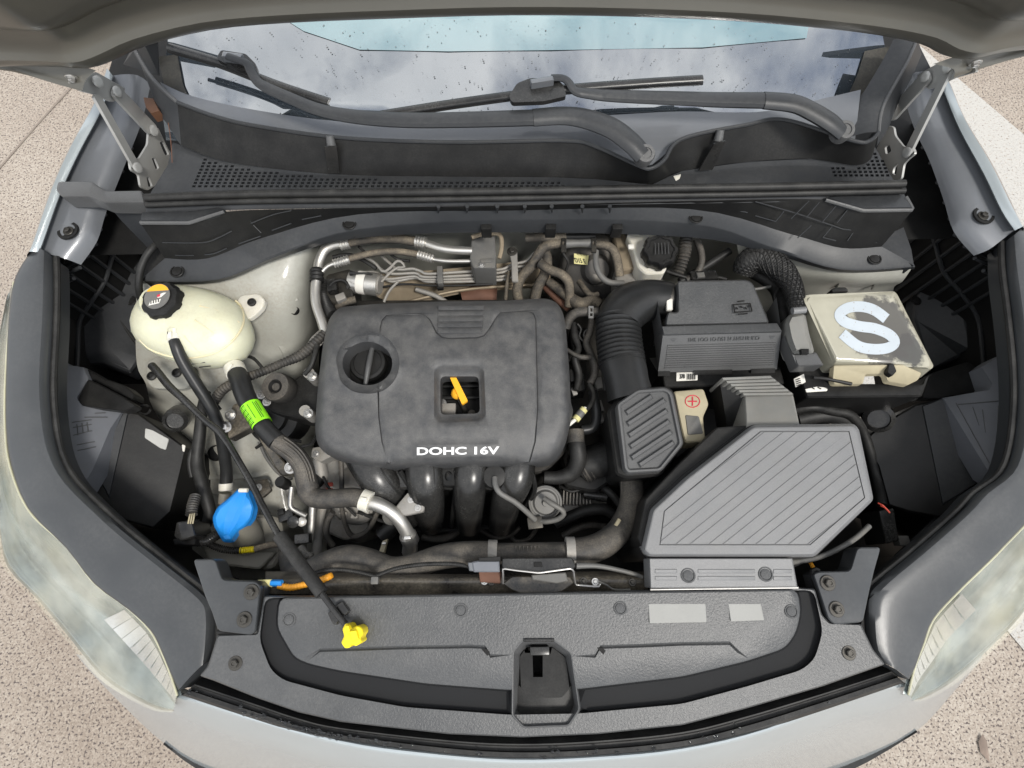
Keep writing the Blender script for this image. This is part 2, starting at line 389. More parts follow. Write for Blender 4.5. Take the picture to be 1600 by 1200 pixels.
M['blackmetal'] = mat('black_painted_metal', (.022, .021, .02), .26, dust=(1.0, (.25, .215, .16), 16), coat=.2, bump=(50, .12))
M['shield'] = mat('tan_heat_shield', (.34, .28, .20), .5, .5, var=.22, bump=(40, .15), dust=(.55, (.34, .27, .185), 9))
M['tank'] = mat('cream_tank_plastic', (.66, .66, .50), .32, var=.10, vscale=13, sss=.4, bump=(15, .08), dust=(.42, (.40, .34, .22), 16))
M['tankseam'] = mat('cream_tank_seam', (.70, .62, .40), .4, sss=.3)
M['whiteplas'] = mat('white_plastic', (.68, .66, .58), .4, sss=.2, dust=(.3, (.4, .33, .25), 22))
M['greytank'] = mat('grey_translucent_plastic', (.26, .25, .215), .45, var=.12, dust=(.3, (.28, .24, .18), 14))
M['blue'] = mat('blue_cap', (.02, .25, .70), .36, var=.05, bump=(60, .04))
M['yellow'] = mat('yellow_plastic', (.83, .66, .015), .4, var=.05)
M['amber'] = mat('amber_plastic', (.85, .42, .025), .42, var=.06)
M['orange'] = mat('orange_conduit', (.80, .34, .02), .45, var=.12, dust=(.2, DUSTC, 30))
M['green'] = mat('green_sticker', (.30, .85, .02), .4, var=.03)
M['white'] = mat('white_sticker', (.74, .72, .66), .5, var=.05, dust=(.15, DUSTC, 50))
M['paleyellow'] = mat('pale_yellow_sticker', (.66, .61, .28), .5)
M['paper'] = mat('scuffed_sticker', (.42, .42, .40), .5, spots=(420, .25, (.1, .1, .1), .6))
M['blank'] = mat('pale_grey_sticker', (.27, .27, .255), .45, var=.05)
M['ink'] = mat('black_print', .015, .6)
M['letter'] = mat('silver_lettering', (.72, .72, .71), .35, .3)
M['stencil'] = mat('worn_white_paint', (.42, .465, .50), .45, var=.08, spots=(190, .30, (.26, .19, .12), .9))
M['fuse'] = mat('tan_translucent_cover', (.35, .335, .265), .24, var=.18, vscale=9, bump=(25, .06), spots=(22, .33, (.10, .095, .085), .5), coat=.15)
def stain(m, centre, rad, colour):
    t = m.node_tree; b = next(n for n in t.nodes if n.type == 'BSDF_PRINCIPLED'); src = b.inputs['Base Color'].links[0].from_socket
    tc = t.nodes.new('ShaderNodeTexCoord'); d = t.nodes.new('ShaderNodeVectorMath'); d.operation = 'DISTANCE'; lk(t, tc.outputs['Object'], d.inputs[0]); d.inputs[1].default_value = centre
    no = t.nodes.new('ShaderNodeTexNoise'); no.inputs['Scale'].default_value = 38; no.inputs['Detail'].default_value = 7; no.inputs['Roughness'].default_value = .66; lk(t, tc.outputs['Object'], no.inputs['Vector'])
    a = t.nodes.new('ShaderNodeMath'); a.operation = 'MULTIPLY_ADD'; lk(t, no.outputs['Fac'], a.inputs[0]); a.inputs[1].default_value = rad*1.5; lk(t, d.outputs['Value'], a.inputs[2])
    r = t.nodes.new('ShaderNodeMapRange'); lk(t, a.outputs[0], r.inputs[0]); r.inputs[1].default_value = rad*1.55; r.inputs[2].default_value = rad*1.75; r.inputs[3].default_value = .92; r.inputs[4].default_value = 0
    mx = t.nodes.new('ShaderNodeMix'); mx.data_type = 'RGBA'; lk(t, r.outputs[0], mx.inputs[0]); lk(t, src, mx.inputs[6]); mx.inputs[7].default_value = (*colour, 1); lk(t, mx.outputs[2], b.inputs['Base Color'])
M['tan'] = mat('tan_terminal_cover', (.42, .37, .25), .45, var=.12, dust=(.35, (.3, .27, .2), 40))
M['red'] = mat('red_print', (.55, .03, .06), .5)
M['redplug'] = mat('red_plug', (.45, .05, .03), .5, dust=(.3, DUSTC, 40))
M['rust'] = mat('rusty_metal', (.15, .075, .05), .7, .3, var=.3)
M['leaf'] = mat('brown_leaf', (.11, .05, .025), .7, var=.3)
M['wire'] = mat('black_wire', .009, .5, spec=.35, dust=(.2, GREYD, 40))
M['braid'] = mat('braided_sleeve', .02, .6, dust=(.15, GREYD, 40))
M['garnish'] = mat('headlight_gasket_plastic', (.040, .043, .046), .31, bump=(500, .05), fine=(30, .06), var=.10, vscale=7, dust=(.18, (.16, .16, .155), 10), spots=(28, .07, (.012, .012, .012), .8))
M['housing'] = mat('headlamp_housing', (.14, .148, .165), .46, bump=(80, .04), dust=(.12, GREYD, 12))
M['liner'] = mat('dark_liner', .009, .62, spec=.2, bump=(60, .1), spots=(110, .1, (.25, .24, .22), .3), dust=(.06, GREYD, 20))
M['chrome'] = mat('lamp_reflector', (.72, .74, .76), .16, .9, var=.03)
M['lampgrey'] = mat('dull_grey_plastic', (.115, .115, .112), .48, dust=(.5, (.24, .22, .18), 22), var=.15)
M['lampdark'] = mat('lamp_inner_dark', (.24, .275, .27), .18, .7, var=.5, vscale=10, bump=(12, .8))
M['speck'] = mat('dirty_water_speck', (.16, .16, .16), .3)
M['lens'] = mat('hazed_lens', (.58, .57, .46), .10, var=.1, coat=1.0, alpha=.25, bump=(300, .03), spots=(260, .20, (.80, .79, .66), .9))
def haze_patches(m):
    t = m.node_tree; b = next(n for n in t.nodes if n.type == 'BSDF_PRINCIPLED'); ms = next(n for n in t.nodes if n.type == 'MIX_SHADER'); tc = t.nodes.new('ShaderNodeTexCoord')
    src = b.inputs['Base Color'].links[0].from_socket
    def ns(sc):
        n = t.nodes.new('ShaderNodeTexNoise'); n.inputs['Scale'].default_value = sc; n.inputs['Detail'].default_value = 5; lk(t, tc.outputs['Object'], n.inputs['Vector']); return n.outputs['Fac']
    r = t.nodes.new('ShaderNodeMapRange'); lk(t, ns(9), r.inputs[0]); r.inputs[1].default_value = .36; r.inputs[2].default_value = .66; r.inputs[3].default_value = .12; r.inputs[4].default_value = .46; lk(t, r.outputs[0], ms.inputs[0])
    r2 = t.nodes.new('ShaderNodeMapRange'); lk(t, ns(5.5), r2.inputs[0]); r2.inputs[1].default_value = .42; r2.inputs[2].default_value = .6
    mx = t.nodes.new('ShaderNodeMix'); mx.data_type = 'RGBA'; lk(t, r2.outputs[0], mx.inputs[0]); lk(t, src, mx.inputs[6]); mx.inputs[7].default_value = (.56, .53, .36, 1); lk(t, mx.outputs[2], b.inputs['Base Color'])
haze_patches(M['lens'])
M['lensrim'] = mat('yellowed_lens_edge', (.40, .39, .27), .3, coat=.4, sss=.1)
M['drop'] = mat('water_drop', (.9, .92, .93), .05, trans=1.0, ior=1.33, var=0)
# windscreen: clear laminated glass is built as a dark, strongly mirroring sheet with water specks
M['frit'] = mat('dirty_glass_edge', (.03, .03, .028), .5, dust=(.4, (.2, .18, .14), 14), spots=(80, .2, (.2, .18, .14), .5))
def glass(name, tint, mirror):
    m = bpy.data.materials.new(name); m.use_nodes = True; t = m.node_tree; t.nodes.clear()
    o = t.nodes.new('ShaderNodeOutputMaterial'); g = t.nodes.new('ShaderNodeBsdfGlossy'); d = t.nodes.new('ShaderNodeBsdfDiffuse'); s = t.nodes.new('ShaderNodeMixShader')
    g.inputs['Roughness'].default_value = .015; g.inputs['Color'].default_value = (.93, .95, .965, 1); d.inputs['Color'].default_value = (*tint, 1); s.inputs[0].default_value = mirror
    lk(t, d.outputs[0], s.inputs[1]); lk(t, g.outputs[0], s.inputs[2]); lk(t, s.outputs[0], o.inputs[0]); return m
M['glass'] = glass('windscreen_glass', (.045, .055, .065), .33)
M['shade'] = glass('tinted_glass', (.085, .21, .225), .30)
# ground: worn, sandy asphalt
def asphalt(name, line=False):
    m = bpy.data.materials.new(name); m.use_nodes = True; t = m.node_tree; t.nodes.clear()
    def n(k, **a):
        x = t.nodes.new(k)
        for p, v in a.items(): setattr(x, p, v)
        return x
    o = n('ShaderNodeOutputMaterial'); b = n('ShaderNodeBsdfPrincipled'); lk(t, b.outputs[0], o.inputs[0]); b.inputs['Roughness'].default_value = .85
    tc = n('ShaderNodeTexCoord')
    def noise(sc, det=4, ro=.6):
        x = n('ShaderNodeTexNoise'); x.inputs['Scale'].default_value = sc; x.inputs['Detail'].default_value = det; x.inputs['Roughness'].default_value = ro; lk(t, tc.outputs['Object'], x.inputs['Vector']); return x.outputs['Fac']
    def ramp(src, *st):
        x = n('ShaderNodeValToRGB'); e = x.color_ramp.elements
        while len(e) < len(st): e.new(.5)
        for q, (p, c) in zip(e, st): q.position = p; q.color = (*c, 1)
        lk(t, src, x.inputs[0]); return x.outputs[0]
    def mix(f, a, c, mode='MIX'):
        x = n('ShaderNodeMix', data_type='RGBA', blend_type=mode)
        if hasattr(f, 'links'): lk(t, f, x.inputs[0])
        else: x.inputs[0].default_value = f
        lk(t, a, x.inputs[6]); lk(t, c, x.inputs[7]); return x.outputs[2]
    vo = n('ShaderNodeTexVoronoi'); vo.inputs['Scale'].default_value = 210; lk(t, tc.outputs['Object'], vo.inputs['Vector'])
    stone = ramp(vo.outputs['Color'], (0, (.275, .232, .19)), (.5, (.36, .312, .262)), (1, (.45, .405, .345)))
    pits = ramp(noise(135, 2, .5), (.37, (1, 1, 1)), (.42, (0, 0, 0)))
    big = ramp(noise(1.1, 7, .65), (.3, (.70, .66, .63)), (.7, (1.0, 1.0, 1.0)))
    dark = n('ShaderNodeRGB'); dark.outputs[0].default_value = (.10, .08, .072, 1)
    c = mix(pits, mix(1.0, stone, big, 'MULTIPLY'), dark.outputs[0])
    if line:
        wp = n('ShaderNodeRGB'); wp.outputs[0].default_value = (.43, .415, .385, 1)
        keep = ramp(noise(110, 4, .65), (.36, (0, 0, 0)), (.44, (1, 1, 1))); c = mix(keep, c, wp.outputs[0])
    lk(t, c, b.inputs['Base Color'])
    bp = n('ShaderNodeBump'); bp.inputs['Strength'].default_value = .55; bp.inputs['Distance'].default_value = .006
    mm = n('ShaderNodeMath', operation='SUBTRACT'); lk(t, noise(130, 3), mm.inputs[0]); lk(t, pits, mm.inputs[1]); lk(t, mm.outputs[0], bp.inputs['Height']); lk(t, bp.outputs[0], b.inputs['Normal'])
    return m
M['asphalt'] = asphalt('sandy_asphalt'); M['roadpaint'] = asphalt('worn_road_paint', True)
# ------------------------------------------------------------------ the setting
gm = MB(); g = 40
gm.add([(-60, -60, 0), (60, -60, 0), (60, 60, 0), (-60, 60, 0)], [(0, 1, 2, 3)])
build(gm, 'ground', M['asphalt'], kind='structure')
a, b = P(1490, 112, .004), P(1600, 214, .004); c = P(1600, 1015, .004)
d_ = V((c.x-b.x, c.y-b.y, 0)).normalized(); n_ = V((-d_.y, d_.x, 0))
wq = abs((P(1600, 330, 0)-b).dot(n_))
build(MB().add([V((1.978-.51*4+.86*u, 2.057+.86*4+.51*u, .004)) if e else V((1.978+.51*6+.86*u, 2.057-.86*6+.51*u, .004)) for e, u in ((1, -1.55), (0, -1.55), (0, 0), (1, 0))], [(0, 1, 2, 3)]), 'road_marking', M['roadpaint'], kind='structure')

p0, p1 = P(112, 135, .003), P(0, 262, .003); dd = (p1-p0).normalized(); nn = V((-dd.y, dd.x, 0)); jm = MB(); rj = np.random.RandomState(2); pts_ = [p0-dd*3+dd*(k*.12)+nn*rj.uniform(-.006, .006) for k in range(60)]
jm.add([q+nn*s_ for q in pts_ for s_ in (-.0045, .0045)], [(2*k, 2*k+1, 2*k+3, 2*k+2) for k in range(59)]); build(jm, 'pavement_joint', mat('tarred_joint', (.21, .175, .145), .9), kind='structure')
lfm = MB()
lc = P(1535, 1168, .004)
lfm.add([lc+V((.008, .035, .004)), lc+V((-.008, .015, .001)), lc+V((-.010, -.012, .001)), lc+V((.006, -.036, .005)), lc+V((.012, -.010, .003)), lc+V((.014, .014, .005)), lc+V((.002, 0, .008))], [(0, 1, 6), (1, 2, 6), (2, 3, 6), (3, 4, 6), (4, 5, 6), (5, 0, 6)])
build(lfm, 'fallen_leaf', mat('grey_brown_leaf', (.20, .155, .125), .8, var=.3), None, 'small grey-brown dry leaf lying on the asphalt by the front bumper', None, 'leaf')
# ------------------------------------------------------------------ hardware shared by many pieces
def hexprof(r, h, wr): return None
def bolt_mesh():
    mb = lathe(V((0, 0, 0)), V((0, 0, 1)), [(1.0, 0), (1.0, .10), (.92, .18), (.62, .18)], 20)
    mb.merge(lathe(V((0, 0, 0)), V((0, 0, 1)), [(.60, .15), (.58, .62), (.46, .72), (.30, .72), (.26, .62)], 6))
    return mesh_of(mb, 'bolt', M['steel_dark'], V(), 30)
def clip_mesh():
    mb = lathe(V((0, 0, 0)), V((0, 0, 1)), [(1.0, 0), (1.0, .10), (.93, .16), (.80, .16), (.78, .04), (.70, .04), (.68, .16), (.55, .20)], 24)
    return mesh_of(mb, 'push_clip', M['grain'], V(), 30)
BOLT = bolt_mesh(); BRIGHT = BOLT.copy(); BRIGHT.materials[0] = M['steel']; CLIP = clip_mesh(); CLIPD = CLIP.copy(); CLIPD.materials[0] = M['plastic']
RIV = mesh_of(lathe(V(), V((0, 0, 1)), [(1, 0), (1, .15), (.8, .28), (.45, .3)], 20), 'rivet', M['hinge'], V())
def bolt(px, py, z, r, parent, bright=False, axis=V((0, 0, 1)), name='bolt', label=None):
    p = P(px, py, z); return inst(name, BRIGHT if bright else BOLT, parent, p, axis, r*mpp(p), label, random.random())
def clip(px, py, z, r, parent, dark=False, axis=V((0, 0, 1))):
    p = P(px, py, z); return inst('push_clip', CLIPD if dark else CLIP, parent, p, axis, r*mpp(p))

# ------------------------------------------------------------------ the car
CAR = thing('car', 'silver grey car with its bonnet raised over an open engine bay', 'car', V((0, .6, 0)))
def lerp(a, b, t): return a+(b-a)*t
def zg(py): return lerp(.985, .868, max(0, min(1, (py-400)/680)))
def zfen(py): return lerp(1.055, .985, (py-110)/323)
LIPO = [(165, 110), (147, 160), (110, 227), (80, 293), (50, 380), (42, 398)]
LIPI = [(176, 118), (159, 170), (123, 238), (94, 302), (66, 380), (60, 394)]
FLG = [(216, 118), (202, 177), (173, 250), (145, 320), (130, 367), (104, 405)]
RLIPO = [(1470, 100), (1486, 133), (1509, 187), (1549, 253), (1579, 313), (1600, 357)]
RLIPI = [(1462, 110), (1477, 147), (1500, 202), (1538, 272), (1566, 330), (1586, 360)]
RFLG = [(1425, 115), (1449, 187), (1473, 237), (1496, 300), (1513, 352), (1545, 390)]
for sgn, lo, li, fl in ((-1, LIPO, LIPI, FLG), (1, RLIPO, RLIPI, RFLG)):
    o = [P(x, y, zfen(y)) for x, y in lo]
    r3 = [q+V((sgn*.055, 0, -.10)) for q in o]; r4 = [q+V((sgn*.09, 0, -.34)) for q in o]; r5 = [q+V((sgn*.05, 0, -.62)) for q in o]
    i_ = [P(x, y, zfen(y)+.002) for x, y in li]; i2 = [P(x-sgn*2, y, zfen(y)-.012) for x, y in li]
    build(loft([r5, r4, r3, o, i_, i2], 4, 3), 'fender', M['silver'], CAR)
    f0 = [P(x-sgn*1, y, zfen(y)-.012) for x, y in li]; f1 = [P(x, y, zfen(y)-.022) for x, y in fl]; f2 = [q+V((-sgn*.012, 0, -.02)) for q in f1]
    fm = [(p*.5+q*.5)+V((0, 0, .003)) for p, q in zip(f0, f1)]
    FLN = build(loft([f0, fm, f1, f2], 4, 3), 'fender_flange', M['flange'], CAR)
    for cx, cy in (((107, 361),) if sgn < 0 else ((1536, 337),)):
        z = zfen(cy)-.016; p = P(cx, cy, z); s = mpp(p)
        build(lathe(p, V((0, 0, 1)), [(16*s, .0), (15.5*s, .003), (11.5*s, .003), (11*s, -.004)], 24), 'grommet', M['plastic'], FLN)
        bolt(cx, cy, z+.001, 8, FLN)
L_IN = [(75, 396), (76, 433), (75, 500), (70, 600), (76, 673), (88, 717), (110, 753), (157, 800), (200, 837), (267, 890), (320, 933), (330, 957), (328, 1000), (323, 1035)]
L_OUT = [(57, 386), (25, 433), (14, 500), (10, 600), (10, 667), (18, 727), (44, 795), (103, 856), (147, 912), (200, 952), (235, 985), (251, 1015), (267, 1053), (280, 1079)]
R_IN = [(1578, 372), (1580, 420), (1588, 480), (1597, 567), (1598, 633), (1590, 700), (1573, 740), (1533, 770), (1503, 802), (1433, 863), (1376, 910), (1359, 932), (1358, 970), (1364, 1013), (1383, 1037)]
R_OUT = [(1597, 354), (1640, 440), (1648, 510), (1652, 567), (1655, 640), (1650, 715), (1640, 755), (1612, 806), (1566, 856), (1533, 889), (1499, 922), (1459, 966), (1443, 1006), (1430, 1042), (1419, 1062)]
LA = [(22, 440), (10, 567), (8, 667), (17, 733), (47, 800), (103, 853), (147, 910), (200, 950), (233, 983), (250, 1013), (265, 1050), (277, 1087)]
LB = [(8, 470), (-12, 570), (-16, 680), (-14, 760), (-8, 830), (4, 886), (52, 937), (102, 998), (150, 1056), (195, 1088), (240, 1110), (270, 1113)]
RA = [(1640, 440), (1652, 567), (1655, 667), (1648, 733), (1622, 795), (1566, 857), (1533, 890), (1499, 923), (1459, 967), (1443, 1007), (1430, 1040), (1419, 1086)]
RB = [(1662, 470), (1684, 570), (1690, 680), (1684, 760), (1668, 840), (1638, 912), (1600, 966), (1566, 1002), (1510, 1055), (1478, 1078), (1447, 1094), (1428, 1096)]
ZB = [.93, .90, .88, .86, .84, .825, .815, .81, .81, .82, .835, .85]
for sgn, gi, go, A, B in ((-1, L_IN, L_OUT, LA, LB), (1, R_IN, R_OUT, RA, RB)):
    o = [P(x, y, zg(y)) for x, y in go]; i_ = [P(x, y, zg(y)+.004) for x, y in gi]
    m1 = [p*.86+q*.14+V((0, 0, .006)) for p, q in zip(o, i_)]; m2 = [p*.3+q*.7+V((0, 0, .010)) for p, q in zip(o, i_)]
    lowo = [q+V((0, 0, -.012)) for q in o]; lowi = [q+V((sgn*.004, 0, -.055)) for q in i_]
    GA = build(loft([lowo, o, m1, m2, i_, lowi], 3, 3), 'headlight_gasket', M['garnish'], CAR)
    e = [o[-1], m1[-1], m2[-1], i_[-1]]; build(drop(e, zg(1060)-.05), 'end_face', M['garnish'], GA)
    build(tube([q+V((-sgn*.006, 0, -.012)) for q in i_], 4.5, 8), 'seal_lip', M['rubber'], GA)
    # headlight
    za = [zg(y)-.004 for x, y in A]
    a_ = [P(x, y, z) for (x, y), z in zip(A, za)]; b_ = [P(x, y, z) for (x, y), z in zip(B, ZB)]
    def midrow(t, k): return [P(lerp(p[0], q[0], t), lerp(p[1], q[1], t), lerp(z1, z2, k)) for p, q, z1, z2 in zip(A, B, za, ZB)]
    HL = build(loft([[q+V((0, 0, -.012)) for q in a_], midrow(.22, .75), midrow(.55, 1.05), midrow(.85, 1.0), [q+V((0, 0, -.01)) for q in b_]], 3, 3), 'headlight', M['lampdark'], CAR)
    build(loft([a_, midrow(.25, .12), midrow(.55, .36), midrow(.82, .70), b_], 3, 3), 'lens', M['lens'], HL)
    build(tube(a_, 1.7, 8), 'lens_edge', M['lensrim'], HL)
    # lamp insides: chromed bowls and a stepped turn-signal reflector near the tip
    def ins(i, t, k): return P(lerp(A[i][0], B[i][0], t), lerp(A[i][1], B[i][1], t), lerp(za[i], ZB[i], k))
    for i, t, rr in ((6, .30, .075), (4, .35, .085)):
        c = ins(i, t, .85); ax = (V((0, -.25, .95))+V((sgn*.35, 0, 0))).normalized()
        build(lathe(c-ax*.05, ax, [(rr*.2, -.01), (rr*.45, 0), (rr*.6, .014), (rr*.68, .03), (rr*.70, .03), (rr*.7, .0)], 28), 'reflector', M['chrome'], HL)
        build(lathe(c-ax*.045, ax, [(rr*.30, 0), (rr*.28, .012), (rr*.18, .022), (rr*.05, .026)], 20), 'lamp_bulb', M['lampgrey'], HL)
    for j in range(11):
        i0, i1 = 7+j*.36, 7+j*.36+.34
        def ip(i, t, k):
            k0 = int(min(i, 10.99)); u = i-k0; return ins(k0, t, k)*(1-u)+ins(k0+1, t, k)*u
        build(loft([[ip(i0, .06, .30), ip(i1, .06, .30)], [ip(i0, .22, .55), ip(i1, .22, .50)], [ip(i0, .38, .75), ip(i1, .38, .68)]], 1, 1, smooth=False), 'reflector_step', M['chrome'], HL)
# bumper
BA = [(158, 1028, .79), (205, 1060, .79), (283, 1086, .845), (383, 1117, .872), (533, 1158, .885), (666, 1177, .887), (800, 1187, .888), (933, 1183, .888), (1066, 1170, .887), (1200, 1138, .88), (1349, 1078, .868), (1414, 1067, .845), (1480, 1048, .79), (1522, 1015, .79)]
BB = [(118, 1022, .73), (165, 1075, .70), (262, 1166, .60), (350, 1212, .55), (533, 1265, .58), (666, 1285, .6), (800, 1292, .6), (933, 1286, .6), (1066, 1268, .6), (1200, 1235, .58), (1316, 1199, .55), (1426, 1147, .60), (1498, 1072, .70), (1536, 1026, .73)]
A_ = [P(*q) for q in BA]; B_ = [P(*q) for q in BB]
def mid(t, k): return [P(lerp(p[0], q[0], t), lerp(p[1], q[1], t), lerp(p[2], q[2], k)) for p, q in zip(BA, BB)]
lip = [q+V((0, .004, -.02)) for q in A_]
BUMP = build(loft([lip, A_, mid(.12, .04), mid(.4, .22), mid(.75, .6), B_], 4, 4), 'bumper', M['silver'], CAR)
C_ = [P(x+(-4 if 240 < x < 400 else 4 if 1300 < x < 1430 else 10 if x < 240 else -10 if x > 1430 else 0), y+(5 if 240 < x < 1430 else -10), z-.05) for x, y, z in BB]
C_[2] = B_[2]+V((0, .01, -.02)); C_[11] = B_[11]+V((0, .01, -.02))
D_ = [V((q.x, q.y+.05, .22)) for q in C_]
build(loft([[q+V((0, .012, .01)) for q in B_[2:12]], C_[2:12], D_[2:12]], 4, 2), 'lower_grille', M['plastic_dark'], BUMP)
# bonnet seal strip between the bumper and the radiator cover
SA = [(312, 1062), (400, 1091), (467, 1114), (533, 1129), (700, 1147), (816, 1152), (933, 1147), (1066, 1133), (1166, 1108), (1283, 1074), (1385, 1042)]
SB = [(286, 1086), (383, 1118), (467, 1144), (533, 1158), (690, 1179), (806, 1187), (933, 1183), (1066, 1170), (1166, 1147), (1283, 1110), (1412, 1066)]
def srow(t, dz): return [P(lerp(p[0], q[0], t), lerp(p[1], q[1], t), .882+dz-(.02 if abs(p[0]-850) > 480 else 0)) for p, q in zip(SA, SB)]
SEAL = build(loft([srow(-.4, -.035), srow(-.05, -.012), srow(.12, -.006), srow(.3, .002), srow(.36, .002), srow(.42, -.004), srow(.62, -.004), srow(.68, .004), srow(.9, .005), srow(1.03, -.005)], 5, 1), 'bonnet_seal', M['rubber'], CAR)
dw = MB(); rs = np.random.RandomState(11)
for k in range(150):
    i = rs.uniform(0, 9.99); i = i*.35 if k % 3 else i; j = int(i); u = i-j; t = rs.uniform(.66, .95)
    x = lerp(lerp(SA[j][0], SB[j][0], t), lerp(SA[j+1][0], SB[j+1][0], t), u); y = lerp(lerp(SA[j][1], SB[j][1], t), lerp(SA[j+1][1], SB[j+1][1], t), u)
    p = P(x, y, .8865-(.02 if abs(x-850) > 480 else 0)); r = rs.uniform(.0012, .004)
    dw.merge(lathe(p, V((0, 0, 1)), [(r, 0), (r*.85, r*.3), (r*.4, r*.45)], 8))
build(dw, 'water_drop', M['drop'], SEAL, kind='stuff')
# undertray, wing liners, firewall
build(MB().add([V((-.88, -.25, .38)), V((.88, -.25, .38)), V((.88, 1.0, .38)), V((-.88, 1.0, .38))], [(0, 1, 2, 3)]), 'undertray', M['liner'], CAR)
LL = [(216, 118, 1.03), (202, 177, 1.01), (173, 250, .99), (145, 320, .975), (130, 367, .965), (104, 405, .955), (84, 440, .94), (80, 500, .93), (76, 600, .93), (92, 717, .92), (160, 803, .91), (268, 893, .90), (334, 955, .89), (345, 1000, .87), (500, 1060, .84)]
RL = [(1425, 115, 1.03), (1449, 187, 1.01), (1473, 237, .99), (1496, 300, .975), (1513, 352, .965), (1545, 390, .955), (1573, 430, .945), (1583, 480, .94), (1592, 600, .93), (1584, 700, .92), (1528, 772, .92), (1430, 867, .91), (1354, 940, .9), (1342, 990, .88), (1200, 1050, .84)]
for l, sg in ((LL, -1), (RL, 1)):
    t_ = [P(*q) for q in l]; o_ = [q+V((sg*.088*(1 if i < 12 else 0), 0, -.075)) for i, q in enumerate(t_)]
    WLN = build(loft([t_, o_, [V((q.x, q.y, .40)) for q in o_]], 1, 1, smooth=False), 'wing_liner', M['plastic_dark'], CAR)
    for i in range(1, 6):
        for u in (.0, .5):
            a_, b_ = t_[i].lerp(t_[i+1], u), o_[i].lerp(o_[i+1], u); dv = V((-sg*.003, 0, 0)); build(tube([a_+dv+V((0, 0, -.03)), b_+dv, V((b_.x, b_.y, .5))+dv], 3.0, 6, smooth=False), 'liner_rib', M['cowl'], WLN)
    build(tube([q+V((-sg*.004, 0, -.10)) for q in o_[:12]], 3.2, 8), 'liner_step', M['cowl'], WLN)
build(relief([(78, 405), (240, 380), (236, 600), (80, 600)], plane((78, 405, .72), (240, 380, .72), (80, 600, .62)), skirt=0), 'wing_liner', M['liner'], CAR)
build(relief([(1420, 400), (1580, 400), (1592, 640), (1440, 620)], plane((1420, 400, .70), (1580, 400, .72), (1592, 640, .64)), skirt=0), 'wing_liner', M['liner'], CAR)
for q, dz in (([(118, 398), (222, 402), (236, 470), (226, 560), (205, 588), (160, 570), (132, 572), (96, 558), (94, 470)], (.80, .72, .70)), ([(1438, 402), (1560, 402), (1582, 470), (1584, 548), (1530, 560), (1500, 562), (1452, 582), (1424, 500)], (.72, .80, .70))):
    xs = [p[0] for p in q]; pl = plane((min(xs), 400, dz[0]), (max(xs), 400, dz[1]), (sum(xs)/len(xs), 570, dz[2]))
    LPN = build(relief(rnd(q, 5), pl, outer_dz=-.012, loops=[(inset(rnd(q, 5), 4), -.003), (inset(rnd(q, 5), 9), 0)], lines=[([(sum(xs)/len(xs)-20, 420), (sum(xs)/len(xs)+6, 545)], .012)], skirt=.03), 'liner_panel', M['cowl'], CAR, ang=20)
    sx = 1 if xs[0] < 800 else -1
    for (x, y) in ((160, 342), (128, 420), (205, 470)):
        X = x if sx > 0 else 1636-x; clip(X, y, pl(X, y)+.004, 8, LPN, True)
    build(tube([(xs[0], 404, pl(xs[0], 404)+.004), (sum(xs)/len(xs), 470, pl(sum(xs)/len(xs), 470)+.006), (xs[3], 556, pl(xs[3], 556)+.004)], 2.2, 8), 'liner_rib', M['plastic'], LPN)
FY = .705
fw = [[PY(x, y, FY) for x in (440, 600, 760, 900, 1040, 1240)] for y in (335, 380, 420, 470, 540)]
FIRE = build(loft(fw, 2, 2), 'firewall', M['inner'], CAR)
# inner wings: pale sheet metal with the strut towers
LW = [[(215, 437, .90), (300, 430, .90), (400, 398, .90), (468, 370, .90), (500, 366, .885)],
      [(212, 500, .81), (300, 500, .83), (400, 470, .86), (472, 440, .85), (496, 440, .74)],
      [(214, 570, .755), (300, 565, .77), (400, 540, .78), (470, 520, .76), (500, 505, .62)],
      [(228, 600, .735), (300, 612, .74), (390, 590, .72), (460, 590, .69), (498, 580, .58)],
      [(240, 640, .66), (310, 650, .68), (390, 640, .68), (455, 640, .66), (500, 640, .56)],
      [(290, 720, .63), (340, 720, .655), (400, 710, .665), (450, 705, .65), (490, 700, .56)],
      [(290, 770, .61), (340, 760, .62), (400, 752, .635), (450, 750, .625), (500, 750, .54)],
      [(300, 850, .58), (350, 850, .59), (410, 840, .60), (470, 840, .58), (510, 840, .5)],
      [(300, 910, .55), (350, 910, .55), (410, 905, .56), (470, 900, .54), (510, 900, .48)]]
WL = build(loft(LW, 5, 4), 'inner_wing', M['inner'], CAR)
RW = [[(1150, 372, .90), (1250, 393, .90), (1330, 418, .90), (1424, 420, .90)],
      [(1158, 410, .85), (1250, 425, .865), (1330, 440, .865), (1410, 440, .86)],
      [(1180, 450, .72), (1250, 458, .78), (1330, 460, .78), (1395, 456, .78)],
      [(1200, 520, .62), (1260, 520, .62), (1330, 520, .62), (1400, 520, .62)]]
WR = build(loft(RW, 5, 4), 'inner_wing', M['inner'], CAR)
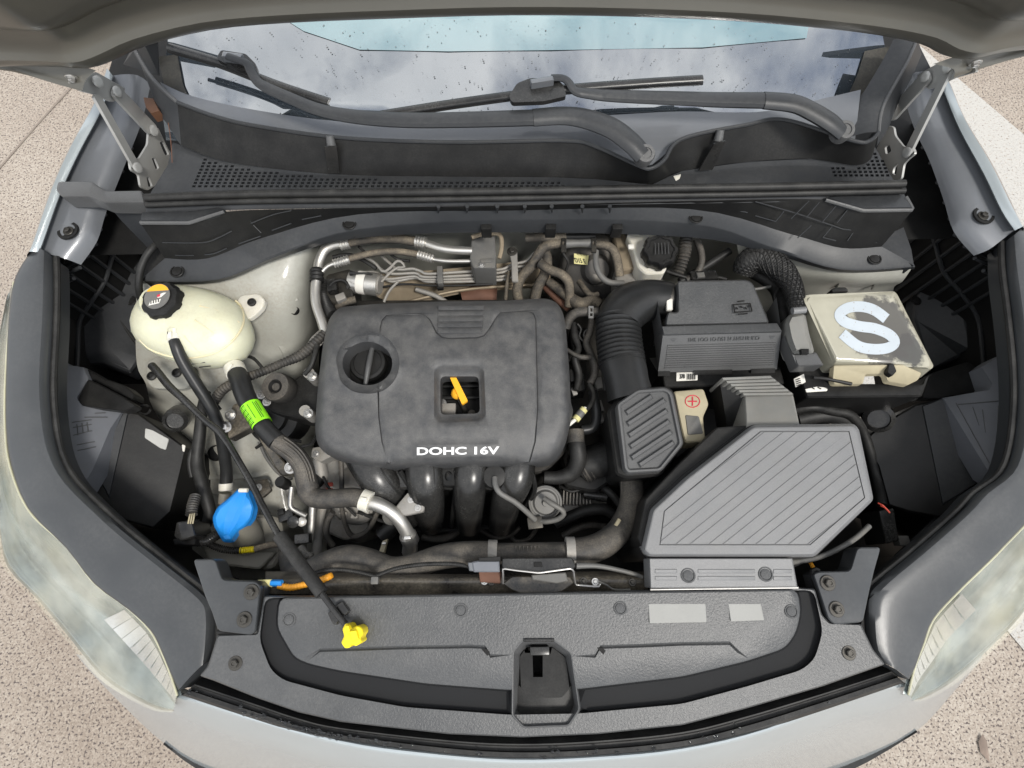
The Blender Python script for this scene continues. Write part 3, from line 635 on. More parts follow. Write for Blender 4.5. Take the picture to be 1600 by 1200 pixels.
# pressings, beads and holes on the pale metal
def bead(pts, r, par): build(tube(pts, r, 8, flat=.5), 'pressed_bead', M['inner'], par)
bead([(430, 398, .884), (440, 425, .868), (452, 450, .85), (462, 470, .83)], 5, WL)
bead([(412, 515, .792), (440, 540, .762), (450, 560, .735)], 6, WL)
bead([(395, 440, .871), (415, 440, .868), (425, 430, .870)], 4, WL)
bead([(300, 742, .632), (345, 745, .632), (400, 742, .642), (430, 728, .645), (448, 715, .65)], 5, WL)
bead([(305, 765, .616), (350, 770, .616), (410, 765, .63), (438, 748, .635)], 4, WL)
bead([(430, 700, .665), (455, 730, .64), (470, 770, .61)], 4, WL)
bead([(1192, 385, .893), (1200, 400, .872), (1206, 420, .845)], 3, WR)
bead([(1318, 430, .880), (1306, 450, .82)], 2, WR); bead([(1372, 432, .880), (1362, 452, .82)], 2, WR)
for x, y, z, r in ((337, 708, .662, 11), (460, 485, .815, 6), (432, 612, .70, 5)):
    p = P(x, y, z); s = mpp(p)*r; build(lathe(p, V((0, -.2, 1)), [(s*1.15, -.004), (s*1.1, .003), (s, .003), (s*.95, -.002)], 20), 'pressed_hole', M['liner'], WL)

# ------------------------------------------------------------------ scuttle
COWL = build(loft([
    [(220, 350, 1.008), (296, 350, 1.008), (352, 331, 1.012), (500, 326, 1.015), (800, 321, 1.015), (1080, 314, 1.015), (1288, 312, 1.012), (1348, 331, 1.008), (1425, 330, 1.008)],
    [(258, 404, .935), (326, 404, .935), (411, 372, .945), (560, 335, .985), (800, 329, .99), (1080, 327, .985), (1237, 367, .945), (1314, 388, .935), (1377, 386, .935)]], 5, 1), 'scuttle_panel', M['plastic'], CAR)
build(loft([
    [(258, 403, .936), (326, 403, .936), (411, 371, .946), (560, 334, .986), (800, 328, .991), (1080, 326, .986), (1237, 366, .946), (1314, 387, .936), (1377, 385, .936)],
    [(222, 435, .918), (339, 433, .92), (432, 397, .935), (560, 357, .965), (800, 342, .972), (1080, 348, .965), (1206, 385, .935), (1312, 417, .92), (1428, 413, .918)],
    [(220, 439, .914), (340, 437, .916), (434, 400, .931), (560, 360, .961), (800, 345, .968), (1080, 351, .961), (1205, 388, .931), (1312, 421, .916), (1430, 417, .914)],
    [(222, 443, .895), (341, 441, .897), (436, 404, .912), (560, 372, .925), (800, 363, .932), (1080, 371, .925), (1203, 396, .912), (1312, 425, .897), (1428, 421, .895)]], 5, 1), 'scuttle_shelf', M['cowl'], COWL)
# corner triangles of the shelf
build(relief([(222, 437), (258, 403), (250, 380), (228, 395)], .92, skirt=.03), 'shelf_corner', M['plastic'], COWL)
build(relief([(1428, 415), (1377, 386), (1390, 365), (1412, 355), (1424, 390)], .92, skirt=.03), 'shelf_corner', M['cowl'], COWL)
for q in ([(220, 345), (296, 345), (352, 328), (340, 324), (300, 330), (222, 332)], [(1289, 310), (1348, 326), (1425, 325), (1413, 304), (1380, 305), (1300, 307)]):
    build(slab(q, 1.018, .012, 1.5), 'shelf_block', M['cowl'], COWL)
build(tube([(220, 348, 1.012), (296, 348, 1.012), (350, 330, 1.014)], 3.4, 8, smooth=False), 'shelf_edge', M['lid_dark'], COWL)
build(tube([(1290, 312, 1.014), (1348, 329, 1.012), (1426, 328, 1.012), (1415, 308, 1.016)], 3.4, 8, smooth=False), 'shelf_edge', M['lid_dark'], COWL)
# fine ribs moulded on the scuttle face
rb = MB()
def facez(py, top, bot, zt, zb): return lerp(zt, zb, (py-top)/(bot-top))+.0015
for pts in ([(254, 379, .972), (316, 379, .972), (340, 372, .974), (362, 361, .976)], [(274, 399, .944), (303, 399, .944)], [(320, 398, .945), (335, 396, .945), (354, 388, .947)],
            [(373, 381, .950), (407, 369, .955)], [(425, 360, .968), (455, 349, .975)], [(392, 349, .985), (425, 336, 1.0), (455, 329, 1.013)], [(472, 343, .982), (502, 337, .99)],
            [(1180, 315, 1.012), (1240, 332, .995), (1300, 352, .976), (1326, 359, .972), (1386, 358, .972)], [(1286, 371, .952), (1322, 380, .944)], [(1340, 379, .945), (1370, 379, .945)],
            [(1180, 337, .98), (1212, 346, .972)], [(1138, 326, .990), (1168, 332, .985)], [(1098, 319, 1.0), (1126, 323, .995)]):
    rb.merge(tube(pts, .9, 6))
for x0, y0, x1, y1 in ((266, 354, 278, 368), (284, 354, 298, 371), (320, 352, 335, 366), (342, 346, 358, 362), (376, 330, 392, 346), (340, 371, 352, 384), (306, 381, 320, 399), (396, 352, 408, 364),
                       (1264, 314, 1236, 342), (1280, 316, 1260, 340), (1306, 322, 1284, 348), (1324, 328, 1308, 348), (1225, 330, 1212, 346), (1268, 352, 1246, 372), (1300, 354, 1286, 371), (1334, 362, 1324, 376), (1370, 334, 1345, 356)):
    za = 1.0-(y0-330)*.00105; rb.merge(tube([(x0, y0, min(1.012, za)+.002), (x1, y1, min(1.0, 1.0-(y1-330)*.00105)+.002)], .8, 6))
build(rb, 'moulded_rib', M['cowl'], COWL, kind='stuff')
for x in (685, 730, 777, 820, 862, 910, 953): build(tube([(x, 322, 1.016), (x, 332, .99)], [3.2, 1.2], 8), 'fin', M['cowl'], COWL)
for x, y, z, dk in ((277, 424, .927, 0), (1366, 404, .926, 0), (546, 350, .972, 1), (1087, 340, .973, 1)): clip(x, y, z, 11, COWL, True)
for x in (545, 760, 860, 963): build(box(P(x, 361, .945), .02, .012, .03), 'clip_tab', M['plastic'], COWL)
# weatherstrip
WS = [(228, 309, 1.036), (400, 303, 1.036), (700, 300, 1.036), (1000, 295, 1.036), (1200, 292, 1.036), (1413, 287, 1.036)]
WSO = build(tube(WS, 6.2, 12), 'weatherstrip', M['rubber'], CAR)
build(tube([(x, y+11, z-.012) for x, y, z in WS], 5.2, 10), 'lower_lip', M['rubber'], WSO)
build(loft([[(x, y+4, 1.024) for x, y, z in WS], [(x, y+14, 1.016) for x, y, z in WS], [(x, y+24, 1.008) for x, y, z in WS]], 3, 1), 'strip_base', M['cowl'], WSO)
build(slab([(88, 297), (91, 284), (143, 284), (167, 299), (222, 298), (227, 318), (163, 317), (140, 308), (97, 308)], 1.03, .03, 2, r=4), 'corner_seal', M['lid_dark'], CAR)
build(loft([[(168, 318, 1.0), (225, 318, 1.0)], [(190, 345, .96), (232, 345, .97)], [(232, 388, .9), (250, 380, .92)]], 3, 3), 'corner_gusset', M['cowl'], CAR)
# tray with the air intake grille
WB = [(283, 227), (333, 247), (400, 260), (533, 273), (700, 276), (866, 277), (933, 280), (1000, 287), (1020, 288), (1043, 277), (1066, 267), (1166, 253), (1266, 248), (1333, 258), (1359, 250), (1367, 229)]
RIM = [(277, 160), (367, 190), (467, 207), (533, 215), (700, 222), (883, 220), (933, 230), (983, 253), (1016, 263), (1036, 255), (1050, 233), (1066, 217), (1099, 205), (1183, 193), (1226, 187), (1266, 203), (1333, 220), (1359, 220), (1373, 207), (1374, 180), (1386, 153), (1416, 100), (1433, 63)]
LRIM = [(208, 60), (213, 83), (240, 125), (277, 160)]
tray = [(270, 222)]+WB+[(1400, 288), (1412, 294), (800, 305), (232, 316), (236, 300), (262, 258)]
def wby(x):
    return np.interp(x, [q[0] for q in WB], [q[1] for q in WB])
holes = []
for r in range(12):
    y = 291-r*5.2
    for k in range(70):
        x = 303+k*9.3+(r % 2)*0+r*2.2
        if x > 470+ (880-470)*(1 if r < 2 else .55 if r < 3 else .25 if r < 4 else .1): continue
        if y-3 < wby(x)+3.5: continue
        holes.append(([(x-3, y+1.7), (x-2.2, y-1.7), (x+3, y-1.7), (x+2.2, y+1.7)], 0, .006))
for r in range(8):
    y = 274-r*5.6
    for k in range(12):
        x = 1305+k*8.2-r*2.0
        if x > 1392-r*3.2 or y-3 < wby(x)+3 or x < 1296: continue
        holes.append(([(x-2.8, y-1.8), (x+2.2, y-1.8), (x+2.8, y+1.8), (x-2.2, y+1.8)], 0, .006))
ztray = lambda x, y: 1.018+(y-275)*.0003
TRAY = build(relief(tray, ztray, holes=holes, skirt=.01), 'scuttle_tray', M['cowl'], CAR)
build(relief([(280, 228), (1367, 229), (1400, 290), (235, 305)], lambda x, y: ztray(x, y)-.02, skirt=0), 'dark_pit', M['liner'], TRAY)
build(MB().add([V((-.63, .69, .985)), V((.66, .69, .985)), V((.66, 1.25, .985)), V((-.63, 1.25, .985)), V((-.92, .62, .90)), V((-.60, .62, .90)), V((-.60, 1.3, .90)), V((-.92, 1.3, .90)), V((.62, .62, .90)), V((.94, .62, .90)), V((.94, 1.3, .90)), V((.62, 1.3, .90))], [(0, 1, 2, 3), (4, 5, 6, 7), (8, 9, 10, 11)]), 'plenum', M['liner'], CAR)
# wall that rises from the tray to the rim under the windscreen
def rim3(q, z=1.072): return P(q[0], q[1], z)
def match(rim, n):
    a = np.array(rim, float); s = np.r_[0, np.cumsum(np.hypot(*np.diff(a, axis=0).T))]; t = np.linspace(0, s[-1], n); return [(np.interp(v, s, a[:, 0]), np.interp(v, s, a[:, 1])) for v in t]
WBX = [(283, 227), (333, 247), (400, 260), (533, 273), (700, 276), (866, 277), (933, 280), (1000, 288), (1018, 289), (1040, 278), (1066, 267), (1166, 253), (1266, 248), (1333, 258), (1359, 250), (1367, 229)]
RMX = [(277, 160), (337, 182), (402, 197), (533, 215), (700, 222), (883, 220), (933, 230), (1000, 260), (1018, 263), (1038, 250), (1066, 217), (1166, 195), (1226, 187), (1333, 220), (1359, 220), (1373, 207)]
top = [P(x, y, 1.072) for x, y in RMX]; bot = [P(x, y, 1.018) for x, y in WBX]
RW_ = build(loft([[q+V((0, .012, -.012)) for q in top], [q+V((0, .004, 0)) for q in top], top, [p*.5+q*.5 for p, q in zip(top, bot)], bot], 5, 1), 'scuttle_wall', M['plastic'], CAR)
build(tube([P(x, y, 1.073) for x, y in RMX], 3.0, 8), 'rim_bead', M['cowl'], RW_)
lw = [(208, 62, 1.13), (213, 83, 1.12), (240, 125, 1.09), (277, 160, 1.072)]; lwb = [(222, 95, 1.10), (232, 130, 1.06), (252, 185, 1.03), (283, 227, 1.018)]
build(loft([lw, lwb], 4, 1), 'scuttle_corner', M['cowl'], RW_); build(tube(lw, 3.2, 8), 'rim_bead', M['lid_dark'], RW_)
rw = [(1433, 60, 1.13), (1416, 100, 1.12), (1386, 153, 1.09), (1376, 180, 1.08), (1373, 207, 1.072)]; rwo = [(1396, 62, 1.128), (1376, 100, 1.11), (1352, 140, 1.085), (1336, 165, 1.07), (1334, 212, 1.06)]
build(loft([rw, [P(*p)*.5+P(*q)*.5+V((0, 0, .004)) for p, q in zip(rw, rwo)], rwo], 4, 2), 'scuttle_corner', M['cowl'], RW_)
rwi = [(1440, 85, 1.09), (1425, 120, 1.07), (1402, 165, 1.04), (1388, 200, 1.03), (1370, 229, 1.018)]
build(loft([rw, rwi], 4, 1), 'scuttle_corner', M['cowl'], RW_); build(tube(rw, 2.6, 8), 'rim_bead', M['lid_dark'], RW_)
for pts in ([(515, 212, 1.078), (518, 228, 1.064)], [(1126, 203, 1.078), (1122, 220, 1.064)]):
    build(tube(pts, [6, 7.5], 10, smooth=False), 'wall_clip', M['lid_dark'], RW_)
for q in ([(508, 226, 1.0712), (527, 226, 1.0712), (532, 268, 1.022), (514, 268, 1.022)], [(1114, 222, 1.0712), (1132, 217, 1.0712), (1112, 262, 1.022), (1090, 264, 1.022)]):
    build(thick(MB().add([P(*p)+V((0, -.0035, .001)) for p in q], [(0, 1, 2, 3)]), .003), 'wall_rib', M['plastic_gloss'], RW_)
# pale ledge of the windscreen base behind the rim
build(loft([[(250, 128, 1.074), (300, 150, 1.068), (400, 172, 1.064), (533, 190, 1.06), (700, 196, 1.06), (883, 184, 1.062), (985, 178, 1.064), (1066, 174, 1.064), (1183, 175, 1.062), (1260, 160, 1.066), (1345, 140, 1.085)],
            [(262, 150, 1.068), (310, 172, 1.062), (402, 197, 1.058), (533, 216, 1.055), (700, 223, 1.055), (883, 222, 1.055), (1000, 262, 1.05), (1066, 222, 1.055), (1183, 196, 1.056), (1260, 205, 1.056), (1336, 218, 1.056)]], 4, 1), 'windscreen_ledge', M['flange'], CAR)
# ------------------------------------------------------------------ windscreen
def gp(px, py):                      # the glass plane: 30 degrees, its foot at y=.768, z=1.06
    d = ray(px, py); n = V((0, -.4067, .9135)); p0 = V((0, .768, 1.052)); t = (p0-CAM).dot(n)/d.dot(n); q = CAM+d*t
    return q+V((0, 0, -.10*(q.x-.02)**2))
WSC = build(relief([(236, 190), (226, 120), (234, 70), (252, -60), (1390, -60), (1415, 60), (1392, 110), (1345, 185), (1200, 205), (800, 232), (420, 212)], 0, skirt=0, grid=60, proj=lambda x, y, z: gp(x, y)), 'windscreen', M['glass'], CAR)
build(relief([(560, 72), (700, 80), (860, 79), (1100, 66), (1272, 37), (1290, -60), (330, -60), (470, 37)], 0, skirt=0, grid=60, proj=lambda x, y, z: gp(x, y)+V((0, -.001, .002))), 'tinted_band', M['shade'], WSC)
build(relief([(225, 55), (258, 55), (268, 105), (290, 152), (262, 150), (236, 110)], 0, skirt=0, proj=lambda x, y, z: gp(x, y)+V((0, -.001, .003))), 'glass_border', M['frit'], WSC)
build(relief([(1430, 30), (1372, 48), (1360, 85), (1336, 138), (1352, 136), (1385, 105), (1425, 60)], 0, skirt=0, proj=lambda x, y, z: gp(x, y)+V((0, -.001, .003))), 'glass_border', M['frit'], WSC)
dr = MB(); rs = np.random.RandomState(5)
for k in range(650):
    x, y = rs.uniform(270, 1360), rs.uniform(30, 200)
    p = gp(x, y)+V((0, -.0015, .0028)); r = rs.choice([.0009, .0013, .0018, .0024], p=[.45, .3, .2, .05])
    dr.merge(lathe(p, V((0, -.5, .866)), [(r*.6, 0), (r*.5, r*.2), (r*.2, r*.3)], 6))
build(dr, 'rain_drop', M['speck'], WSC, kind='stuff')
for sg, q in ((-1, [(188, 108, 1.06), (206, 62, 1.13), (203, 20, 1.2), (222, 10, 1.2), (226, 70, 1.10), (236, 125, 1.07)]), (1, [(1470, 120, 1.06), (1440, 60, 1.13), (1445, 0, 1.2), (1425, 0, 1.2), (1422, 70, 1.10), (1424, 125, 1.07)])):
    build(thick(MB().add([P(*p)+V((0, .03, -.012)) for p in q], [(0, 1, 5), (1, 2, 3, 4), (1, 4, 5)]), .01), 'pillar_base', M['cowl'], CAR)
# ------------------------------------------------------------------ wipers
def wiper(arm, armr, blade, hub, clampq):
    W_ = build(tube(arm[0], armr[0], 10, flat=.55), 'wiper', M['cowl'], CAR)
    build(tube(arm[1], armr[1], 10, flat=.6), 'arm_blade_end', M['cowl'], W_)
    p = P(*hub); s = mpp(p); build(lathe(p, V((0, -.4, 1)), [(15*s, -.012), (15*s, .008), (13.5*s, .012), (9*s, .012), (8.5*s, .010)], 22), 'spindle_cap', M['lid_dark'], W_)
    build(tube(blade, 6.5, 8, flat=.45), 'wiper_blade', M['plastic_gloss'], W_)
    build(tube([(x, y+8, z-.012) for x, y, z in blade], 3.0, 6), 'blade_rubber', M['rubber'], W_)
    build(thick(relief(rnd(clampq[0], 4), clampq[1], skirt=0), .008), 'blade_clamp', M['plastic_gloss'], W_)
    build(slab(clampq[2], clampq[1]+.012, .012, 1.5, r=2), 'clamp_cover', M['flange'], W_)
wiper(([(1005, 243, 1.095), (985, 222, 1.105), (955, 200, 1.112), (916, 186, 1.115), (880, 181, 1.117), (833, 184, 1.117)],
       [(835, 184, 1.116), (733, 187, 1.115), (640, 188, 1.115), (560, 183, 1.118), (500, 172, 1.124), (450, 152, 1.133), (417, 137, 1.139), (402, 127, 1.143), (392, 110, 1.149), (384, 98, 1.153), (355, 88, 1.157)]),
      ([17, 18, 18.5, 17.5, 16, 15.5], [14.5, 14, 13.5, 12.5, 11, 10, 9.5, 8, 7.5, 7, 6.5]),
      [(263, 72, 1.14), (340, 95, 1.137), (430, 130, 1.128), (514, 158, 1.122)], (1007, 243, 1.092),
      ([(338, 92), (345, 78), (384, 84), (400, 100), (404, 116), (372, 108)], 1.146, [(348, 80), (380, 84), (376, 93), (346, 89)]))
wiper(([(1315, 207, 1.095), (1298, 192, 1.105), (1270, 175, 1.113), (1240, 162, 1.118), (1193, 157, 1.12)],
       [(1194, 157, 1.119), (1120, 156, 1.12), (1066, 154, 1.122), (960, 150, 1.127), (918, 146, 1.13), (898, 142, 1.134), (888, 128, 1.14), (878, 122, 1.143), (862, 122, 1.144)]),
      ([15, 17, 17, 16.5, 15.5], [14.5, 13.5, 12.5, 11, 9.5, 8, 7.5, 7, 7]),
      [(594, 178, 1.11), (700, 161, 1.118), (800, 147, 1.126), (860, 139, 1.13), (1000, 128, 1.133), (1098, 122, 1.134)], (1316, 206, 1.09),
      ([(795, 150), (808, 130), (828, 122), (868, 122), (880, 132), (885, 150), (850, 158), (800, 160)], 1.138, [(828, 124), (864, 118), (866, 126), (830, 132)]))
# ------------------------------------------------------------------ bonnet
HE = [(-160, 108, 1.20), (-60, 108, 1.20), (20, 103, 1.20), (90, 104, 1.205), (140, 106, 1.21), (175, 95, 1.215), (230, 71, 1.235), (330, 47, 1.262), (450, 36, 1.288), (620, 29, 1.305), (800, 24, 1.312), (980, 26, 1.305), (1150, 33, 1.288), (1280, 44, 1.262), (1372, 55, 1.240), (1440, 69, 1.225), (1475, 86, 1.212), (1510, 92, 1.208), (1560, 82, 1.205), (1640, 74, 1.2), (1760, 70, 1.2)]
E = [P(*q) for q in HE]
hd = V((0, -.36, .933))
def hrow(d, off, nrm=0): return [q+hd*d+V((0, .933, .36))*nrm for q in E]
rows = [[q+V((0, .03, .008)) for q in E], [q+V((0, .008, -.002)) for q in E], E, hrow(.012, 0, -.006), hrow(.03, 0, -.008), hrow(.045, 0, .006), hrow(.075, 0, .012), hrow(.095, 0, .0), hrow(.16, 0, -.004), hrow(.4, 0, 0), hrow(.8, 0, .02)]
BON = build(loft(rows, 3, 2), 'bonnet', M['bonnet'], CAR)
build(loft([[q+V((0, .03, .008)) for q in E], [q+V((0, .036, .02)) for q in E], hrow(.4, 0, .03), hrow(.82, 0, .04)], 2, 2), 'outer_skin', M['silver'], BON)
# folded corners that carry the hinges
def corner(pts, par): return build(loft(pts, 3, 3), 'corner_pressing', M['bonnet'], par)
corner([[(-60, 70, 1.215), (20, 74, 1.215), (90, 92, 1.21), (150, 110, 1.207)], [(-60, 100, 1.19), (20, 100, 1.19), (90, 116, 1.19), (135, 124, 1.195)], [(-60, 104, 1.18), (20, 112, 1.18), (90, 132, 1.18), (128, 142, 1.18)], [(-60, 98, 1.165), (20, 107, 1.165), (90, 127, 1.168), (126, 139, 1.17)]], BON)
corner([[(1660, 30, 1.215), (1600, 45, 1.215), (1520, 78, 1.21), (1458, 100, 1.207)], [(1660, 62, 1.19), (1600, 72, 1.19), (1530, 95, 1.19), (1490, 108, 1.195)], [(1660, 76, 1.18), (1600, 88, 1.18), (1530, 108, 1.18), (1490, 122, 1.18)], [(1660, 72, 1.165), (1600, 84, 1.165), (1530, 104, 1.168), (1492, 119, 1.17)]], BON)
for x, y, z in ((12, 93, 1.20), (112, 121, 1.195), (1524, 98, 1.197), (1590, 70, 1.20)): bolt(x, y, z, 9, BON, True, axis=V((0, -.8, -.3)))
for x, y, z in ((145, 90, 1.217), (1495, 67, 1.217)):
    p = P(x, y, z)+V((0, -.006, 0)); build(lathe(p, V((0, -.9, -.42)), [(.009, -.002), (.009, .001), (.002, .001)], 16), 'drain_hole', M['liner'], BON)
# hinges
def hinge(sg, base, slots, lo, li, plate, piv, X):
    pr = lambda k: (lambda x, y, z: PX(x, y, X+sg*k))
    dv = V((sg, 0, 0))
    H = build(flatpiece(rnd(base, 4), pr(0), .004, dv, [rnd(s, 3) for s in slots]), 'hinge', M['hinge'], CAR)
    build(bar(lo, pr(-.006), 10, .005, dv), 'link_arm', M['hinge'], H)
    build(bar(li, pr(-.008), 17, .005, dv), 'link_arm', M['hinge'], H)
    build(flatpiece(rnd(plate, 4), pr(-.001), .004, dv), 'top_plate', M['hinge'], H)
    for x, y, k, r in piv: p = PX(x, y, X-sg*.009); inst('rivet', RIV, H, p, V((-sg, -.15, .3)), r*mpp(p))
hinge(-1, [(203, 253), (206, 244), (217, 249), (231, 226), (233, 200), (247, 199), (260, 227), (267, 240), (266, 253), (243, 290), (230, 298), (220, 292), (217, 273), (205, 266)],
      [[(249, 222), (255, 220), (265, 242), (258, 243)], [(237, 247), (242, 246), (249, 263), (244, 266)], [(229, 277), (233, 276), (239, 291), (232, 293)]],
      [(152, 150), (214, 260)], [(183, 143), (240, 204)],
      [(108, 128), (150, 112), (178, 128), (196, 138), (192, 150), (176, 160), (150, 148), (126, 142)],
      [(215, 262, 0, 8), (240, 204, 0, 8), (183, 143, 0, 8), (153, 128, 0, 9)], -.70)
hinge(1, [(1383, 196), (1396, 198), (1398, 212), (1412, 230), (1425, 228), (1430, 240), (1420, 248), (1412, 256), (1408, 280), (1395, 284), (1366, 240), (1376, 220)],
      [[(1382, 230), (1389, 225), (1393, 236), (1384, 242)], [(1396, 262), (1403, 254), (1400, 274), (1394, 272)]],
      [(1482, 106), (1417, 238)], [(1446, 120), (1389, 183)],
      [(1520, 100), (1480, 92), (1456, 104), (1432, 118), (1440, 128), (1450, 140), (1462, 136), (1490, 122), (1526, 112)],
      [(1417, 238, 0, 8), (1389, 183, 0, 8), (1446, 120, 0, 8), (1480, 105, 0, 9)], .752)
# bits tucked in beside the left hinge
build(slab([(224, 152), (240, 154), (250, 174), (236, 178), (228, 168)], 1.05, .02, 1), 'foam_block', M['leaf'], CAR)
build(tube([(263, 192, 1.04), (267, 222, 1.035), (269, 254, 1.03)], .7, 6), 'loose_thread', M['rust'], CAR)

# ------------------------------------------------------------------ radiator cover panel
PO = [(413, 931), (402, 990), (340, 992), (325, 1040), (312, 1056), (333, 1063), (400, 1090), (467, 1113), (533, 1128), (700, 1147), (816, 1152), (933, 1147), (1066, 1133), (1166, 1107), (1283, 1073), (1383, 1038), (1364, 1015), (1345, 975), (1296, 973), (1284, 960), (1273, 920), (1246, 918), (1066, 921), (900, 925), (800, 927), (560, 931)]
zp = lambda x, y: .905+(1140-y)*.00011
CO = [(414, 934), (405, 1000), (423, 1047), (443, 1063), (533, 1087), (633, 1105), (796, 1117), (906, 1115), (1066, 1100), (1166, 1073), (1253, 1047), (1273, 1030), (1286, 987), (1272, 922)]
CI = [(437, 934), (433, 980), (460, 1027), (483, 1037), (533, 1048), (666, 1068), (796, 1078), (900, 1077), (1066, 1057), (1166, 1033), (1226, 1013), (1243, 990), (1251, 957), (1246, 921)]
CO = rnd(CO, 14); CI = rnd(CI, 14)
POCK = rnd([(816, 1000), (866, 1000), (893, 1020), (906, 1108), (889, 1134), (818, 1137), (800, 1118), (801, 1018)], 5)
# centre field, sloping channel wall and outer rim are three surfaces that meet edge to edge
RC = build(relief(rnd(PO, 4), zp, outer_dz=-.004, loops=[(inset(rnd(PO, 4), 2), 0)], holes=[(CO, 0, 0)], skirt=.02), 'radiator_cover', M['grain'], CAR)
gl = lambda pts: [(pts, 0), ([(x, y+3) for x, y in pts], -.003), ([(x, y+6) for x, y in pts], 0)]
ln = gl([(500, 1013), (620, 1009), (735, 1007), (758, 1008), (766, 1022)])+gl([(930, 1022), (938, 1008), (1000, 1006), (1066, 1003), (1140, 1002), (1152, 1014)])
CEN = build(relief(CI, lambda x, y: zp(x, y)+.006, outer_dz=-.002, loops=[(inset(CI, 2.5), 0)], lines=ln, holes=[(POCK, 0, .0)], skirt=0), 'centre_field', M['grain'], RC)
ch = relief(CO, lambda x, y: zp(x, y)-.001, outer_dz=0, loops=[(inset(CO, 3), -.010), (inset(CI, -3), -.012)], holes=[(CI, .005, 0), (POCK, 0, 0)], skirt=0)
build(ch, 'channel', M['channel'], RC)
# the latch pocket
pk = [P(x, y, zp(x, y)+.0066) for x, y in POCK]; pi = [P(x, y, zp(x, y)+.0060) for x, y in inset(POCK, 1.5)]
pf = [P(lerp(x, 853, .10), lerp(y, 1050, .12)-2, .888-max(0, (y-1060))*.0004) for x, y in inset(POCK, 8)]
rim_o = [P(x, y, zp(x, y)-.004) for x, y in inset(POCK, -2)]
LP = build(loft([rim_o, pk, pi, pf], 1, 1, closed=True, smooth=False), 'latch_pocket', M['lid_dark'], RC)
PF = inset(POCK, 8)
pfl = [(lerp(x, 853, .10), lerp(y, 1050, .12)-2) for x, y in PF]
build(relief([(x, y) for x, y in rnd([(822, 1012), (864, 1012), (884, 1028), (890, 1076), (878, 1090), (828, 1091), (814, 1076), (812, 1026)], 4)], lambda x, y: .893, holes=[([(832, 1024), (848, 1024), (848, 1058), (833, 1058)], 0, .03), ([(816, 998), (866, 998), (860, 1022), (820, 1020)], 0, .03)], skirt=0), 'pocket_floor', M['plastic'], LP)
build(relief([(806, 994), (895, 1000), (900, 1130), (806, 1130)], .850, skirt=0), 'pocket_dark', M['liner'], LP)
build(loft([[(810, 1070, .893), (828, 1090, .893), (878, 1089, .893), (893, 1070, .893)], [(806, 1112, .885), (824, 1130, .888), (884, 1129, .888), (900, 1108, .885)]], 1, 1, smooth=False), 'pocket_slope', M['rubber'], LP)
build(slab([(818, 998), (866, 998), (866, 1003), (818, 1003)], .93, .03, 1), 'latch_hood', M['plastic_gloss'], LP)
build(box(P(843, 1016, .905), .030, .012, .02), 'latch_hook', M['plastic_gloss'], LP)
for x, y in ((452, 968), (720, 953), (969, 950), (1236, 955)): clip(x, y, zp(x, y)+.006, 10.5, RC)
for x, y in ((368, 1036), (1326, 1020)): bolt(x, y, zp(x, y), 11, RC, name='panel_bolt')
for x, y in ((758, 1019), (939, 1017)): build(thick(relief([(x-6, y-5), (x+3, y-5), (x+7, y), (x+4, y+6), (x-1, y+1)], zp(x, y)+.0072, skirt=0), .0006), 'moulded_slot', M['liner'], RC)
for q in ([(1013, 938), (1102, 936), (1104, 972), (1015, 974)], [(1137, 936), (1187, 935), (1194, 969), (1142, 971)]): build(sticker(q, zp(1100, 955)+.0072), 'blank_sticker', M['blank'], RC)
# bolted brackets either side
for poly, bl, zz in (([(302, 874), (337, 873), (348, 906), (400, 908), (408, 915), (400, 985), (393, 992), (341, 986), (331, 955), (321, 932)], ((393, 925), (382, 968)), .925),
                 ([(1270, 897), (1279, 893), (1328, 892), (1339, 855), (1376, 855), (1366, 890), (1357, 928), (1348, 972), (1304, 976), (1294, 968)], ((1293, 911), (1307, 952)), .925)):
    BR = build(slab(poly, zz, .035, 2, r=7), 'mounting_bracket', M['garnish'], CAR)
    for x, y in bl: bolt(x, y, zz, 12, BR)
    build(tube([(x, y, zz-.012) for x, y in (poly[4:8] if poly[0][0] < 800 else [poly[1], poly[0], poly[-1], poly[-2]])], 5, 8), 'bracket_lip', M['plastic'], BR)
# ================================================================== things in the engine bay
def quad3(p): return MB().add([W(q) for q in p], [tuple(range(len(p)))])
# ------------------------------------------------------------------ engine and its parts
ENG = thing('engine', 'dirty engine block with black intake runners below the plastic engine cover', 'engine', (690, 660, .50))
build(slab([(520, 470), (880, 468), (890, 700), (850, 740), (560, 740), (505, 690)], .80, .34, 3, r=12), 'cylinder_block', M['steel_dark'], ENG)
VC = build(slab([(640, 560), (800, 560), (800, 680), (640, 680)], .858, .05, 3, r=8), 'valve_cover', M['plastic'], ENG)
for y in (588, 604, 622): build(box(P(722, y, .862), .085, .006, .012), 'casting_rib', M['plastic'], VC)
build(box(P(700, 640, .866), .03, .022, .012), 'casting_pad', M['alu_dull'], VC)
bolt(691, 630, .868, 7, ENG, True); bolt(737, 646, .868, 6, ENG)
build(slab([(540, 535), (618, 535), (618, 605), (540, 605)], .862, .05, 3, r=16), 'filler_neck', M['plastic_dark'], ENG)
oc = P(578, 571, .868); s = mpp(oc)
CAPO = build(lathe(oc, V((0, -.06, 1)), [(28*s, 0), (28*s, .014), (26.5*s, .018), (22*s, .019), (21*s, .017)], 32), 'oil_filler_cap', M['plastic_dark'], ENG)
build(tube([(582, 541, .891), (576, 571, .895), (571, 601, .889)], [3.6, 4.6, 3.6], 10), 'grip_bar', M['lid_dark'], CAPO)
DIP = build(thick(relief(rnd([(703, 590), (711, 586), (731, 626), (722, 632)], 2), .908, skirt=0), .008), 'dipstick', M['amber'], ENG, label='amber yellow dipstick pull handle')
